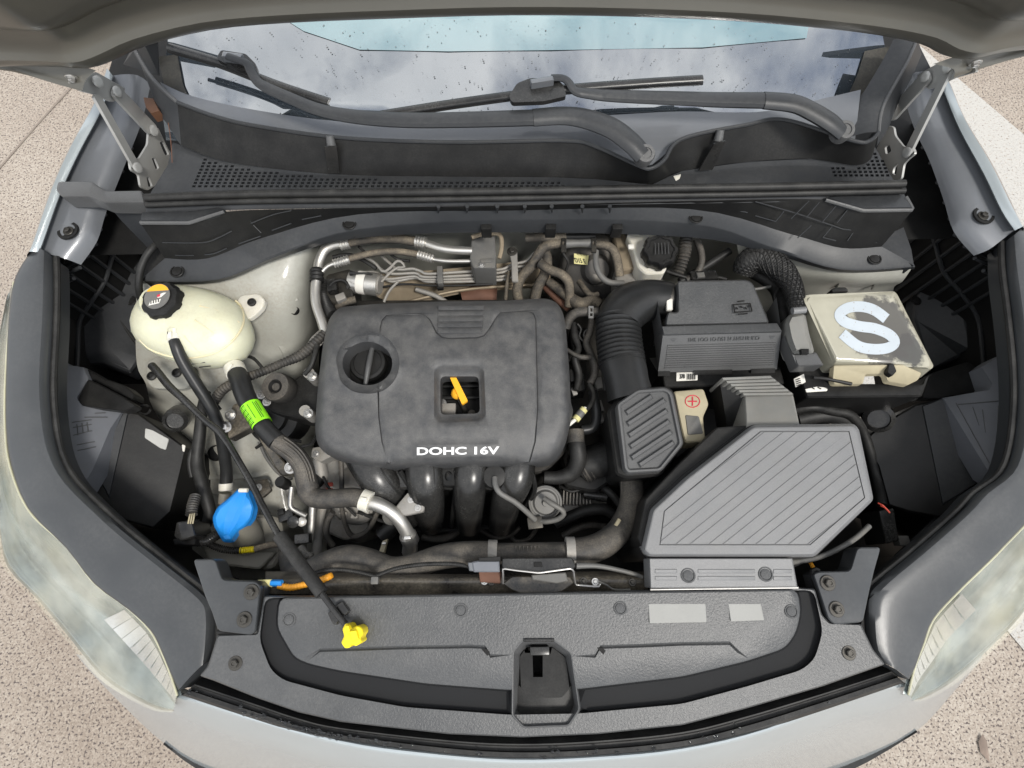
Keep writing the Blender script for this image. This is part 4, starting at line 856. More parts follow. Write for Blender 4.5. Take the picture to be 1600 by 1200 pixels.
build(lathe(P(714, 616, .889), V((.2, .2, 1)), [(.011, 0), (.011, .008), (.008, .012)], 16), 'dipstick_stop', M['amber'], DIP)
build(tube([(716, 618, .892), (726, 640, .862), (729, 660, .84)], 4, 8), 'dipstick_tube', M['steel_dark'], DIP)
# intake manifold
IM = build(slab([(556, 728), (834, 726), (836, 750), (815, 765), (575, 765)], .835, .10, 4, r=6), 'intake_manifold', M['plastic_gloss'], ENG)
for pts, r in ((([(562, 700, .845), (590, 748, .838), (618, 782, .80), (640, 815, .74)]), [30, 29, 26, 20]),
               (([(660, 700, .848), (664, 748, .846), (668, 785, .81), (674, 822, .72)]), [30, 29, 27, 19]),
               (([(737, 700, .848), (735, 748, .846), (733, 785, .81), (733, 824, .72)]), [26, 26, 24, 19]),
               (([(812, 700, .845), (806, 748, .84), (792, 780, .81), (782, 822, .72)]), [27, 27, 25, 21])):
    RN = build(tube(pts, r, 20, flat=.8), 'runner', M['plastic_gloss'], IM)
    for e in (-.55, .5): build(tube([(x+e*q_, y, z+q_*.00072) for (x, y, z), q_ in zip(pts, r)], 1.3, 6), 'runner_ridge', M['plastic'], RN)
for pts in ([(625, 735, .85), (640, 760, .83), (655, 790, .78)], [(712, 735, .852), (712, 765, .83), (708, 800, .76), (706, 822, .72)], [(830, 735, .84), (835, 765, .82), (820, 790, .78)], [(560, 735, .83), (578, 768, .80), (605, 795, .76)]):
    build(tube(pts, 4.5, 8, flat=1.3), 'web', M['plastic'], IM)
build(slab([(688, 730), (714, 730), (712, 760), (692, 760)], .853, .04, 2, r=5, holes=[(circ(701, 744, 6.5, 8, 14), 0, .02)]), 'bracket_ear', M['plastic'], IM)
build(lathe(P(773, 744, .842), V((0, -.2, 1)), [(.024, 0), (.024, .012), (.02, .018), (.006, .02)], 24), 'vacuum_port', M['plastic'], IM)
build(tube([(770, 823, .72), (650, 828, .72), (560, 800, .73)], 3, 8), 'flange_rim', M['plastic'], IM)
LB_ = build(slab([(638, 769), (652, 774), (664, 793), (661, 800), (632, 806), (616, 795), (626, 783)], .842, .012, 1.5, r=3), 'lifting_bracket', M['alu_dull'], ENG)
bolt(642, 781, .842, 5.5, ENG, True); bolt(653, 794, .842, 5.5, ENG, True)
# alternator and cast pieces at the front of the engine
AL = build(lathe(P(558, 772, .70), V((-.3, -.5, 1)), [(.055, -.05), (.062, -.03), (.064, 0), (.06, .02), (.045, .035), (.02, .04)], 30), 'alternator', M['alu_dull'], ENG)
for a in range(12):
    q = 2*math.pi*a/12; p = P(558, 772, .72)+V((math.cos(q)*.045, math.sin(q)*.045, .0)); build(box(p, .010, .014, .022, q), 'cooling_fin', M['alu_dull'], AL)
for x, y in ((515, 757), (515, 766), (566, 757), (578, 760)): build(box(P(x, y, .775), .013, .008, .008), 'red_plug', M['redplug'], AL)
build(slab([(502, 715), (560, 722), (575, 775), (530, 800), (505, 760)], .735, .12, 3, r=6), 'timing_case', M['alu_dull'], ENG)
build(slab([(500, 790), (570, 795), (580, 830), (540, 845), (505, 830)], .64, .12, 3, r=6), 'front_casting', M['alu_dull'], ENG)
build(tube([(533, 720, .79), (534, 760, .775), (533, 785, .76), (540, 820, .72), (552, 838, .70), (575, 828, .71), (590, 800, .74)], 4, 8), 'cable_loop', M['hose'], ENG)
for x, y, z in ((482, 646, .86), (488, 588, .86)):
    bolt(x, y, z, 8, ENG, True); build(lathe(P(x, y, z-.02), V((0, 0, 1)), [(.011, -.03), (.011, .02)], 14), 'cover_post', M['alu_dull'], ENG)
# ------------------------------------------------------------------ engine cover
EO = [(517, 494), (530, 480), (587, 475), (690, 471), (780, 470), (854, 466), (871, 473), (880, 489), (884, 510), (890, 584), (892, 630), (896, 641), (883, 697), (872, 715), (858, 724), (800, 728), (613, 732), (566, 730), (533, 719), (508, 709), (495, 693), (492, 670), (497, 600), (504, 543), (512, 505)]
EO = rnd(EO, 9)
zc = lambda x, y: .937 - max(0, (y-560))*.00013 - ((x-690)/210)**4*.010 - max(0, (y-665)/65)**2*.020 - max(0, (505-y)/35)**2*.006
UL = [(591, 606), (592, 560), (594, 515), (597, 501), (604, 493), (660, 490), (671, 499), (682, 520), (690, 527), (700, 529), (745, 528), (756, 525), (765, 514), (776, 495), (783, 488), (825, 486), (833, 490), (837, 500), (840, 640), (836, 690), (827, 722)]
UR = [(591, 612), (592, 650), (597, 690), (607, 724)]
hole1 = circ(574, 568, 39, 34, 28); ring1 = rnd([(524, 560), (532, 540), (550, 526), (578, 518), (597, 522), (612, 534), (622, 550), (625, 572), (618, 594), (602, 610), (580, 616), (552, 613), (532, 598)], 10)
hole2 = rnd([(688, 588), (748, 588), (750, 646), (688, 648)], 8); ring2 = rnd([(678, 568), (756, 568), (760, 660), (678, 664)], 14)
plq = rnd([(649, 693), (781, 692), (782, 714), (649, 716)], 4)
def off(pts, d):
    o = []
    for i, q in enumerate(pts):
        a = np.array(pts[max(0, i-1)], float); b_ = np.array(pts[min(len(pts)-1, i+1)], float); t = b_-a; t /= np.linalg.norm(t); o.append((q[0]-t[1]*d, q[1]+t[0]*d))
    return o
def gro(pts, w=1.3, d=-.0028): return [(off(pts, w), 0), (pts, d), (off(pts, -w), 0)]
def mixp(a, b, t): return [(lerp(p[0], q[0], t), lerp(p[1], q[1], t)) for p, q in zip(a, b)]
lns = gro(UL)+gro(UR)
EC = thing('engine_cover', 'large grey plastic engine cover with silver DOHC 16V lettering', 'engine cover', (690, 600, .87))
ecm = relief(EO, zc, outer_dz=-.030, loops=[(inset(EO, 5), -.010), (inset(EO, 11), -.002), (inset(EO, 18), 0), (ring1, .003), (inset(ring1, 4), -.004), (ring2, 0), (mixp(ring2, hole2, .25), -.004), (mixp(ring2, hole2, .6), -.015), (plq, 0), (inset(plq, 1.5), .0012)],
             lines=lns, holes=[(hole1, -.012, .045), (hole2, -.018, .03)], grid=14, skirt=.03, m=3)
build(ecm, 'cover_shell', M['cover'], EC, ang=50)
for k in range(5):
    y = 478+k*8.9; build(slab([(684.5-k*.2, y), (756-k*.6, y-.5), (755.6-k*.6, y+6.4), (684.5-k*.2, y+7)], zc(720, y)+.0035, .005, 1.0), 'vent_slat', M['cover'], EC)
z_ = zc(715, 704)+.0012
build(lettering('DOHC 16V', P(651.5, 711, zc(715, 711)+.0012), P(780, 709.5, zc(715, 711)+.0012), P(651.5, 698.5, zc(715, 698)+.0012), weight=.03, spacing=1.0), 'lettering', M['letter'], EC)
# ------------------------------------------------------------------ coolant reservoir
RES = thing('coolant_reservoir', 'cream translucent coolant reservoir with black pressure cap', 'coolant tank', (300, 520, .80))
def egg(cx, cy, zc_, R1, flat, n=36, m=18, lo=-1, hi=1):
    """egg shape whose outline is traced: R1(angle)->pixels from the middle"""
    c = P(cx, cy, zc_); vs = []; s = mpp(c)
    for j in range(m+1):
        ph = lerp(lo, hi, j/m)*math.pi/2
        for k in range(n):
            a = 2*math.pi*k/n; r = R1(a)*s; e = abs(math.cos(ph))**.72; h = math.copysign(abs(math.sin(ph))**.9, ph)
            vs.append(c+V((math.cos(a)*r*e, math.sin(a)*r*e, 0))+V((0, 0, h*flat)))
    f = [(j*n+k, j*n+(k+1) % n, (j+1)*n+(k+1) % n, (j+1)*n+k) for j in range(m) for k in range(n)]
    return MB().add(vs, f)
RO = [(210, 500), (216, 474), (232, 452), (262, 443), (300, 447), (340, 457), (372, 476), (392, 508), (398, 526), (393, 552), (378, 568), (352, 576), (322, 577), (290, 570), (250, 556), (226, 540), (213, 520)]
RO = cat2(RO, 3, True)
def outline_r(cx, cy, poly):
    A = np.array([math.atan2(-(y-cy), x-cx) for x, y in poly]); R_ = np.array([math.hypot(x-cx, y-cy) for x, y in poly]); o = np.argsort(A); A, R_ = A[o], R_[o]
    A = np.r_[A-2*math.pi, A, A+2*math.pi]; R_ = np.r_[R_, R_, R_]
    return lambda a: float(np.interp(math.atan2(math.sin(a), math.cos(a)), A, R_))
rr = outline_r(304, 511, RO)
build(egg(304, 511, .873, lambda a: rr(a)*.985, .066), 'tank_body', M['tank'], RES)
seam = [(218, 530, .872), (232, 544, .868), (252, 553, .872), (280, 559, .876), (310, 558, .882), (340, 549, .888), (364, 532, .894), (378, 512, .898), (381, 495, .90), (376, 478, .902), (368, 470, .904)]
def onres(px, py, up=.001):
    """height of the tank skin under a pixel"""
    c = P(304, 511, .873); s = mpp(c)
    for k in range(60):
        z = .945-k*.0012; p = P(px, py, z); d = p-c; a = math.atan2(d.y, d.x); r = rr(a)*.985*s; q = math.hypot(d.x, d.y)/r
        if q < 1 and z-.873 <= .066*(1-q**(2/.72*1.0))**.5 if q < 1 else False: return z+up
    return .875
build(tube([(x, y, onres(x, y)) for x, y, z in seam], 1.8, 8), 'weld_seam', M['tankseam'], RES)
for pts in ([(304, 500), (330, 518), (352, 536)], [(312, 478), (345, 488), (374, 504)], [(288, 525), (302, 540), (314, 552)]):
    build(tube([(x, y, onres(x, y, 0)) for x, y in pts], 1.6, 6), 'moulded_rib', M['tankseam'], RES)
for q in ([(300, 569), (320, 566)], [(311, 574), (329, 572)]): build(tube([(x, y, onres(x, y)) for x, y in q], .8, 5, smooth=False), 'level_mark', M['ink'], RES)
build(tube([(247, 480, .905), (250, 474, .925)], 27, 24, smooth=False), 'filler_neck', M['tank'], RES)
cax = (V((-.10, -.05, 1))).normalized(); cc = P(251, 469, .945); s = mpp(cc)
RCAP = build(lathe(cc, cax, [(29*s, -.024), (30.5*s, -.022), (30.5*s, -.002), (28.5*s, .004), (23*s, .005)], 48, lobes=(8, .035)), 'pressure_cap', M['plastic'], RES)
cc2 = P(246, 463.5, .9515); u_ = cax.cross(V((0, 1, 0))).normalized(); v_ = cax.cross(u_)
if u_.x < 0: u_ = -u_
if v_.y < 0: v_ = -v_
def cap2(x, y, h=0): return cc2+u_*(x*s)+v_*(y*s)+cax*h
def capdisc(r, h, y0=None, y1=None, n=40):
    pts = [(r*math.cos(2*math.pi*k/n), r*math.sin(2*math.pi*k/n)) for k in range(n)]
    if y0 is not None: pts = [p for p in pts if y0 <= p[1] <= y1]
    return thick(MB().add([cap2(x, y, h) for x, y in pts], [tuple(range(len(pts)))]), .0012, -cax)
build(capdisc(21, .0015), 'cap_sticker', M['lampgrey'], RCAP)
build(capdisc(20.4, .0021, 7.5, 99), 'warning_band', M['amber'], RCAP)
build(thick(MB().add([cap2(x, y, .0022) for x, y in ((-11, -15), (6, -12), (8, -5), (-9, -8))], [(0, 1, 2, 3)]), .0006, -cax), 'warning_pictogram', M['white'], RCAP)
for k in range(4): build(tube([cap2(-7+k*4, -12.6+k*.7, .0028), cap2(-6+k*4, -10+k*.7, .0028), cap2(-7.5+k*4, -8.2+k*.7, .0028)], .7, 5), 'heat_mark', M['ink'], RCAP)
build(thick(MB().add([cap2(x, y, .0024) for x, y in ((2, -3), (8, -2), (15, 5), (10, 5), (5, 3), (2, 2))], [tuple(range(6))]), .0006, -cax), 'hand_mark', M['white'], RCAP)
build(thick(MB().add([cap2(x, y, .0028) for x, y in ((1, -2), (6, -1), (6, 3), (1, 2))], [(0, 1, 2, 3)]), .0006, -cax), 'burn_mark', M['red'], RCAP)
build(slab([(365, 480), (376, 462), (404, 459), (415, 468), (412, 480), (400, 492), (388, 500)], .872, .010, 2, r=6), 'mounting_ear', M['whiteplas'], RES)
p = P(394, 473, .873); build(lathe(p, V((0, 0, 1)), [(.0085, 0), (.0085, .004), (.006, .005), (.005, .002)], 18), 'ear_grommet', M['rubber'], RES)
build(slab([(228, 565), (250, 556), (300, 572), (303, 596), (290, 608), (240, 607), (229, 596)], .80, .012, 2, r=8), 'lower_bracket', M['inner'], RES)
for x, y in ((277, 583), (238, 588)): build(lathe(P(x, y, .801), V((0, 0, 1)), [(.0095, 0), (.0095, .004), (.006, .006), (.005, .002)], 18), 'ear_grommet', M['rubber'], RES)
build(tube([(273, 513, .93), (273, 524, .925)], 9.5, 14, smooth=False), 'spigot', M['tank'], RES)
# ------------------------------------------------------------------ hoses on that side
def hosething(name, label, cat_, pts, r, m, at=None, group=None, **k):
    mb = tube(pts, r, **k); o = build(mb, name, M[m] if isinstance(m, str) else m, None, label, None, cat_, group); return o
def clampring(par, a, b, r, m='steel', ears=True):
    o = build(tube([a, b], r, 16, smooth=False), 'hose_clamp', M[m], par)
    if ears:
        p = W(a)*.5+W(b)*.5+V((0, 0, r*mpp(W(a)))); build(box(p, .012, .006, .008, random.random()*3, b=.001), 'clamp_ear', M[m], par)
    return o
h = hosething('coolant_hose', 'thin black hose running down from the front spout of the cream tank', 'hose', [(271, 520, .925), (275, 538, .925), (284, 562, .91), (303, 594, .885), (322, 624, .86), (334, 646, .84), (345, 675, .81), (350, 705, .78), (354, 735, .75), (353, 757, .735)], 9.2, 'hose_clean', seg=14)
clampring(h, (272, 524, .926), (274, 533, .926), 10.5, 'whiteplas'); clampring(h, (353, 755, .736), (353, 766, .732), 10.5, 'whiteplas', False); clampring(h, (352, 770, .730), (350, 786, .722), 9, 'greytank', False)
h = hosething('heater_hose', 'thick black hose wrapped with a bright green barcode sticker', 'hose', [(368, 578, .86), (376, 598, .872), (384, 620, .88), (400, 650, .885), (412, 668, .886), (432, 690, .882)], [14, 15, 15, 14.5, 14.5, 15], 'hose_clean', seg=18)
build(tube([(432, 690, .882), (448, 700, .878), (462, 712, .872), (473, 728, .865), (478, 748, .855), (482, 765, .845)], [14.5, 15, 15, 15.5, 16, 16], 40, caps=True, step=3), 'ribbed_sleeve', M['hose'], h)
for k in range(6):
    d = -11+k*4.4; build(tube([(436+d*.75, 691-d*.7, .895), (452+d*.7, 702-d*.72, .892), (465+d*.8, 714-d*.5, .886), (475+d*.95, 732-d*.25, .879), (480+d, 752, .869)], 1.5, 6), 'sleeve_rib', M['hose'], h)
build(tube([(481, 758, .848), (484, 772, .845), (498, 779, .845), (525, 779, .846), (550, 777, .848), (568, 780, .85)], [16.5, 16, 15.5, 15, 15, 14.5], 18), 'elbow_section', M['hose'], h)
build(tube([(391, 634, .886), (410, 664, .888)], 15.6, 24, smooth=False, caps=False), 'green_sticker', M['green'], h)
gA, gB = P(391, 634, .886), P(410, 664, .888); gt = (gB-gA).normalized(); gu = gt.cross(V((0, 0, 1))).normalized(); gu = gu if gu.x < 0 else -gu; gv = gu.cross(gt); gv = gv if gv.z > 0 else -gv; gR = 15.75*mpp(gA)
def gp_(t, a): return gA.lerp(gB, t)+(gu*math.cos(a)+gv*math.sin(a))*gR
for k in range(13): build(tube([gp_(.06+k*.07, math.radians(a)) for a in (22, 40, 58, 74)], .45 if k % 3 else .8, 5), 'barcode_bar', M['ink'], h)
for t0, t1, a in ((.1, .8, 92), (.1, .9, 122), (.15, .9, 132), (.1, .6, 142)): build(tube([gp_(t0, math.radians(a)), gp_(t1, math.radians(a))], .5, 5, smooth=False), 'sticker_print', M['ink'], h)
clampring(h, (366, 574, .858), (370, 584, .863), 15.5, 'whiteplas'); clampring(h, (566, 780, .85), (580, 785, .85), 17, 'whiteplas')
build(tube([(578, 785, .85), (590, 788, .85), (606, 796, .846), (622, 810, .836), (634, 828, .82), (641, 846, .80), (640, 862, .77)], [11.5, 11.5, 11, 11, 11, 11.5, 12], 16), 'metal_pipe', M['alu'], h)
clampring(h, (637, 836, .815), (642, 846, .802), 14, 'steel')
# bonnet stay: black rod with yellow grip
st = hosething('bonnet_stay', 'thin black bonnet stay rod lying across the bay with a yellow grip', 'rod', [(237, 571, .865), (247, 582, .87), (264, 603, .88), (289, 626, .895), (321, 657, .90), (340, 672, .905), (350, 684, .91), (362, 702, .915), (391, 752, .925), (412, 793, .935), (438, 840, .945), (475, 890, .95), (505, 930, .95), (525, 957, .947), (540, 975, .944)], [6, 6, 6, 5.5, 5.2, 6, 6, 5.2, 5.2, 5.2, 5.2, 5.2, 5.2, 5, 5], 'plastic_gloss', seg=12)
build(tube([(436, 837, .944), (470, 883, .951), (503, 927, .952)], 10.5, 16, smooth=False), 'rubber_sleeve', M['rubber'], st)
YG = build(slab([(535, 983), (540, 974), (546, 975), (550, 982), (559, 977), (566, 981), (568, 990), (563, 996), (566, 1003), (556, 1010), (550, 1006), (547, 1012), (539, 1013), (533, 1004), (538, 994)], .962, .03, 2, r=3), 'yellow_grip', M['yellow'], st)
build(slab([(545, 986), (557, 984), (561, 999), (549, 1003)], .968, .008, 1.5, r=2), 'grip_tab', M['yellow'], YG)
build(slab([(540, 978), (545, 977), (549, 989), (544, 992)], .966, .006, 1.2, r=1), 'grip_ridge', M['yellow'], YG)
hd_ = thing('stay_holder', 'small black clip on the radiator cover holding the stay rod', 'clip', (522, 958, .93))
build(slab([(512, 958), (522, 950), (530, 968), (526, 977), (520, 975)], .942, .014, 1, r=2), 'clip_jaw', M['plastic_gloss'], hd_)
build(slab([(524, 946), (535, 939), (546, 955), (540, 962), (532, 958)], .942, .014, 1, r=2), 'clip_jaw', M['plastic_gloss'], hd_)
build(slab([(516, 956), (532, 944), (540, 958), (524, 972)], .935, .010, 1), 'clip_base', M['plastic'], hd_)
# ------------------------------------------------------------------ washer tank with blue lid
WT = thing('washer_tank', 'grey translucent washer fluid tank with a bright blue lid', 'washer tank', (375, 850, .55))
build(slab([(318, 812), (360, 800), (440, 808), (444, 850), (430, 890), (330, 884), (314, 850)], .70, .2, 5, r=14), 'tank_body', M['greytank'], WT)
build(slab([(318, 858), (432, 862), (406, 890), (330, 880)], .715, .05, 3, r=6), 'tank_step', M['greytank'], WT)
build(tube([(392, 850, .70), (378, 822, .76), (368, 806, .805)], [22, 23, 24], 20), 'filler_neck', M['greytank'], WT)
BL = [(372, 764), (388, 764), (392, 775), (399, 793), (395, 811), (383, 825), (371, 832), (362, 847), (349, 848), (342, 836), (334, 822), (332, 808), (340, 792), (355, 780), (366, 770)]
zb = plane((380, 764, .838), (333, 808, .832), (360, 848, .805))
LID = build(relief(rnd(BL, 5), zb, outer_dz=-.008, loops=[(inset(rnd(BL, 5), 2), -.001), (inset(rnd(BL, 5), 5), .003)], lines=[([(376, 772), (360, 790), (351, 812), (350, 834)], .0062), ([(384, 775), (379, 795), (371, 815), (360, 832)], .0065), ([(380, 776), (371, 795), (363, 813), (355, 836)], .0035)], skirt=.012), 'blue_lid', M['blue'], WT, ang=20)
build(tube([(374, 766, .842), (387, 766, .842)], 3.5, 10, smooth=False), 'lid_hinge', M['whiteplas'], LID)
co = hosething('corrugated_conduit', 'shiny black corrugated conduit curving under the blue lid with yellow tape', 'conduit', [(306, 815, .80), (314, 838, .775), (328, 850, .765), (345, 857, .76), (362, 860, .757), (378, 860, .755)], 5, 'plastic_gloss', corr=(3.2, .8))
build(tube([(376, 860, .756), (398, 858, .755)], 4.8, 10, smooth=False, corr=(3.5, .5)), 'yellow_tape', M['yellow'], co)
build(tube([(398, 858, .755), (420, 852, .75), (445, 848, .74)], 5.5, 10), 'taped_end', M['hose_mud'], co)
hosething('corrugated_conduit', 'fat black corrugated conduit bending behind the blue lid', 'conduit', [(352, 826, .79), (335, 838, .785), (318, 846, .785), (306, 842, .79), (300, 828, .8)], 7.5, 'plastic_gloss', corr=(4, 1.0))
cn = thing('wiring_connector', 'black wiring connector with pale wires beside the washer tank', 'connector', (288, 835, .74))
build(slab([(276, 816), (300, 812), (306, 838), (282, 846), (272, 838)], .83, .06, 2, r=3), 'connector_body', M['plastic_gloss'], cn)
build(slab([(270, 842), (306, 840), (304, 852), (272, 852)], .81, .05, 2, r=3), 'connector_collar', M['plastic'], cn)
for k in range(3): build(tube([(294+k*3.5, 818, .83), (296+k*3.5, 808, .835), (298+k*3, 800, .83)], 1.2, 6), 'wire_end', M['tan'], cn)
build(tube([(299, 804, .83), (301, 790, .825), (306, 775, .815)], 8, 12, corr=(4, .9)), 'wire_boot', M['hose'], cn)
# wiring loom that runs down the wing
hosething('wiring_loom', 'black taped wiring loom running down beside the lamp box', 'cable', [(322, 612, .80), (316, 640, .80), (312, 680, .79), (308, 720, .775), (314, 750, .77), (322, 778, .76), (328, 800, .75), (322, 820, .74)], [7, 8, 9, 10, 10, 10, 9, 8], 'wire', seg=10)
hosething('wiring_loom', 'dark taped loom crossing the pale wing up to the engine cover edge', 'cable', [(330, 640, .80), (338, 622, .815), (352, 606, .83), (380, 592, .84), (412, 580, .845), (440, 568, .85), (470, 555, .855), (492, 536, .86), (508, 520, .86)], [6, 7.5, 7.5, 7, 6.5, 6.5, 8, 8, 7], 'hose', seg=10, corr=(5, .7))
hosething('cable', 'thin black cable looping out from under the cream tank', 'cable', [(384, 556, .83), (396, 560, .84), (406, 570, .845), (412, 578, .845)], 2.6, 'wire', seg=8)
hosething('release_cable', 'black curved cable hanging from the scuttle corner behind the cream tank', 'cable', [(248, 378, .95), (236, 390, .955), (226, 405, .95), (219, 425, .94), (217, 450, .92), (222, 475, .88)], 5.5, 'rubber', seg=10)
# engine mount
MT = thing('engine_mount', 'black rubber engine mount with a round damper and bolted arms', 'engine mount', (430, 640, .68))
p = P(430, 604, .845); s = mpp(p); ax = V((-.12, -.12, 1))
build(lathe(p, ax, [(22*s, -.035), (23.5*s, -.03), (23.5*s, -.004), (22*s, .001), (11.5*s, .001), (10.5*s, -.002)], 32), 'damper', M['hose'], MT)
build(lathe(p+V((0, 0, .0005)), ax, [(10*s, -.01), (10*s, .0022), (9*s, .0024), (3*s, -.008)], 24), 'damper_bore', M['liner'], MT)
build(lathe(P(428, 650, .755), V((-.1, -.25, 1)), [(48*s, -.05), (48*s, 0), (45*s, .008), (30*s, .01), (28*s, .02), (10*s, .022)], 32), 'mount_body', M['plastic_dark'], MT)
build(slab([(364, 632), (380, 628), (392, 645), (410, 640), (416, 655), (356, 687), (348, 676), (358, 655)], .80, .025, 2, r=5), 'mount_arm', M['blackmetal'], MT)
build(slab([(410, 636), (440, 616), (470, 585), (500, 582), (500, 660), (470, 655), (430, 645)], .81, .05, 3, r=8), 'mount_arm', M['plastic'], MT)
build(slab([(398, 672), (410, 678), (448, 726), (462, 735), (464, 742), (440, 744), (432, 734)], .77, .02, 2, r=4), 'mount_arm', M['blackmetal'], MT)
for x, y, z, r in ((360, 648, .815, 9), (354, 667, .815, 9), (454, 731, .775, 10), (408, 617, .83, 7), (417, 628, .82, 7)): bolt(x, y, z, r, MT, True, axis=V((-.1, -.2, 1)))
hosething('earth_strap', 'flat woven grey strap beside the upper corner of the engine cover', 'strap', [(505, 520, .85), (497, 530, .855), (488, 540, .85), (483, 548, .84)], [9, 11, 10, 7], 'alu_dull', seg=12, flat=.4)
gr = hosething('cable_eye', 'black ring terminal hooked on the ribbed hose below the engine mount', 'cable', [(470, 690, .86), (456, 688, .875), (446, 692, .878), (448, 699, .876), (462, 701, .874), (474, 697, .868), (486, 694, .86), (493, 684, .855)], 2.6, 'plastic', seg=8)
# service valve on the alloy line
SV = thing('service_valve', 'black capped service valve on a thin alloy line above the blue lid', 'valve', (445, 780, .72))
build(lathe(P(443, 755, .80), V((-.1, .1, 1)), [(8.5*s, -.012), (9*s, 0), (9*s, .012), (7.5*s, .015)], 20), 'valve_cap', M['plastic'], SV)
build(tube([(445, 758, .79), (452, 770, .775), (456, 780, .765)], 4, 8), 'valve_stem', M['alu'], SV)
build(tube([(456, 760, .79), (454, 780, .78), (454, 792, .775), (462, 798, .77), (478, 806, .765)], 4, 10), 'alloy_line', M['alu'], SV)
build(tube([(490, 770, .74), (488, 800, .735), (487, 825, .73), (486, 842, .72)], 6, 10), 'alloy_line', M['alu'], SV)
build(tube([(504, 790, .71), (500, 820, .70), (494, 870, .68)], 8, 10), 'alloy_line', M['alu_dull'], SV)
build(tube([(470, 856, .74), (478, 866, .745), (488, 870, .745)], 6, 10, corr=(3, .6)), 'fitting', M['alu_dull'], SV)
build(box(P(474, 842, .745), .028, .018, .02, .1), 'line_clip', M['plastic_gloss'], SV)
build(lathe(P(459, 815, .755), V((0, -.3, 1)), [(.012, -.01), (.012, .004), (.008, .006)], 18), 'pressure_switch', M['plastic_gloss'], SV); build(lathe(P(472, 815, .75), V((.3, -.2, 1)), [(.009, -.01), (.009, .006), (.004, .008)], 12), 'switch_nut', M['alu'], SV)
# ------------------------------------------------------------------ headlamp boxes inside the wings
def lampbox(label, face, boxp, brk, zf_, zb_, capq, ring):
    T = thing('headlamp_housing', label, 'lamp housing', (sum(q[0] for q in boxp)/len(boxp), sum(q[1] for q in boxp)/len(boxp), .58))
    build(relief(face, zf_, outer_dz=-.002, loops=[(inset(face, 1.5), 0)], skirt=.04), 'upper_face', M['housing'], T)
    build(relief(boxp, zb_, outer_dz=-.004, loops=[(inset(boxp, 3), 0)], skirt=.16), 'rear_box', M['plastic_dark'], T)
    fct = [boxp[0], ((boxp[0][0]*.65+boxp[1][0]*.35), boxp[1][1]), (lerp(boxp[0][0], boxp[-3][0], .55)+(14 if boxp[0][0] < 800 else -14), 780), boxp[-2]] if boxp[0][0] < 800 else [(1472, 622), (1440, 634), (1472, 790), (1546, 744)]
    build(relief(fct, lambda x, y: zb_(x, y)+.003, outer_dz=-.003, loops=[(inset(fct, 2), 0)], skirt=.003), 'side_facet', M['cowl'], T)
    build(slab(brk, zf_(*brk[0])+.012 if callable(zf_) else .86, .02, 2, r=6), 'mounting_tab', M['plastic_dark'], T)
    cp = P(*capq[:3]); s_ = mpp(cp)
    Cc = build(lathe(cp, V((capq[4], -.5, .8)), [(capq[3]*s_, -.03), (capq[3]*s_*1.04, -.005), (capq[3]*s_, .012), (capq[3]*s_*.7, .018), (capq[3]*s_*.66, .012), (capq[3]*s_*.2, .012)], 24), 'bulb_cap', M['plastic_gloss'], T)
    build(tube([P(ring[0]+ring[3]*math.cos(a), ring[1]+ring[3]*math.sin(a)*.8, ring[2]) for a in np.linspace(0, 5.6, 14)], 1.8, 6), 'retaining_ring', M['plastic'], T)
    return T
HB = lampbox('black headlamp box with a torn silver sticker beside the cream tank', [(80, 556), (92, 561), (112, 571), (131, 574), (140, 592), (121, 622), (130, 633), (193, 642), (174, 670), (146, 735), (128, 764), (92, 722), (78, 670), (74, 610)],
             [(193, 642), (216, 645), (240, 662), (292, 700), (284, 735), (268, 800), (240, 826), (166, 806), (128, 764), (146, 733), (174, 670)], [(138, 592), (121, 624), (128, 634), (196, 643), (214, 634), (185, 616)],
             plane((80, 556, .86), (74, 670, .87), (193, 642, .80)), plane((193, 642, .797), (292, 700, .745), (146, 733, .80)), (276, 655, .765, 18, .3), (226, 640, .80, 9))
build(slab([(131, 573), (160, 590), (195, 602), (211, 616), (208, 626), (180, 614), (142, 594)], .82, .03, 2, r=4), 'rounded_tab', M['plastic_dark'], HB)
zbx = plane((193, 642, .797), (292, 700, .745), (146, 733, .80))
build(sticker([(227, 669), (238, 672), (264, 686), (259, 703), (250, 700), (226, 684)], lambda x, y: zbx(x, y)+.0015), 'torn_sticker', M['paper'], HB)
build(sticker([(284, 694), (290, 696), (288, 706), (285, 705)], lambda x, y: zbx(x, y)+.0015), 'sticker_scrap', M['white'], HB)
em = MB(); ze = plane((80, 556, .861), (74, 670, .871), (193, 642, .801))
for a_, b__ in (((112, 660), (143, 656)), ((114, 680), (144, 673)), ((114, 668), (143, 663)), ((120, 695), (148, 690)), ((121, 704), (150, 698)), ((120, 663), (122, 680)), ((128, 661), (130, 677)), ((136, 660), (138, 675)), ((132, 652), (168, 652)), ((148, 646), (165, 645)), ((102, 650), (104, 712))):
    em.merge(tube([(*a_, ze(*a_)), (*b__, ze(*b__))], .8, 5, smooth=False))
build(em, 'embossed_mark', M['lid_dark'], HB, kind='stuff')
build(tube([(272, 718, .74), (268, 760, .73), (258, 800, .72)], 4, 8), 'metal_edge', M['inner'], HB)
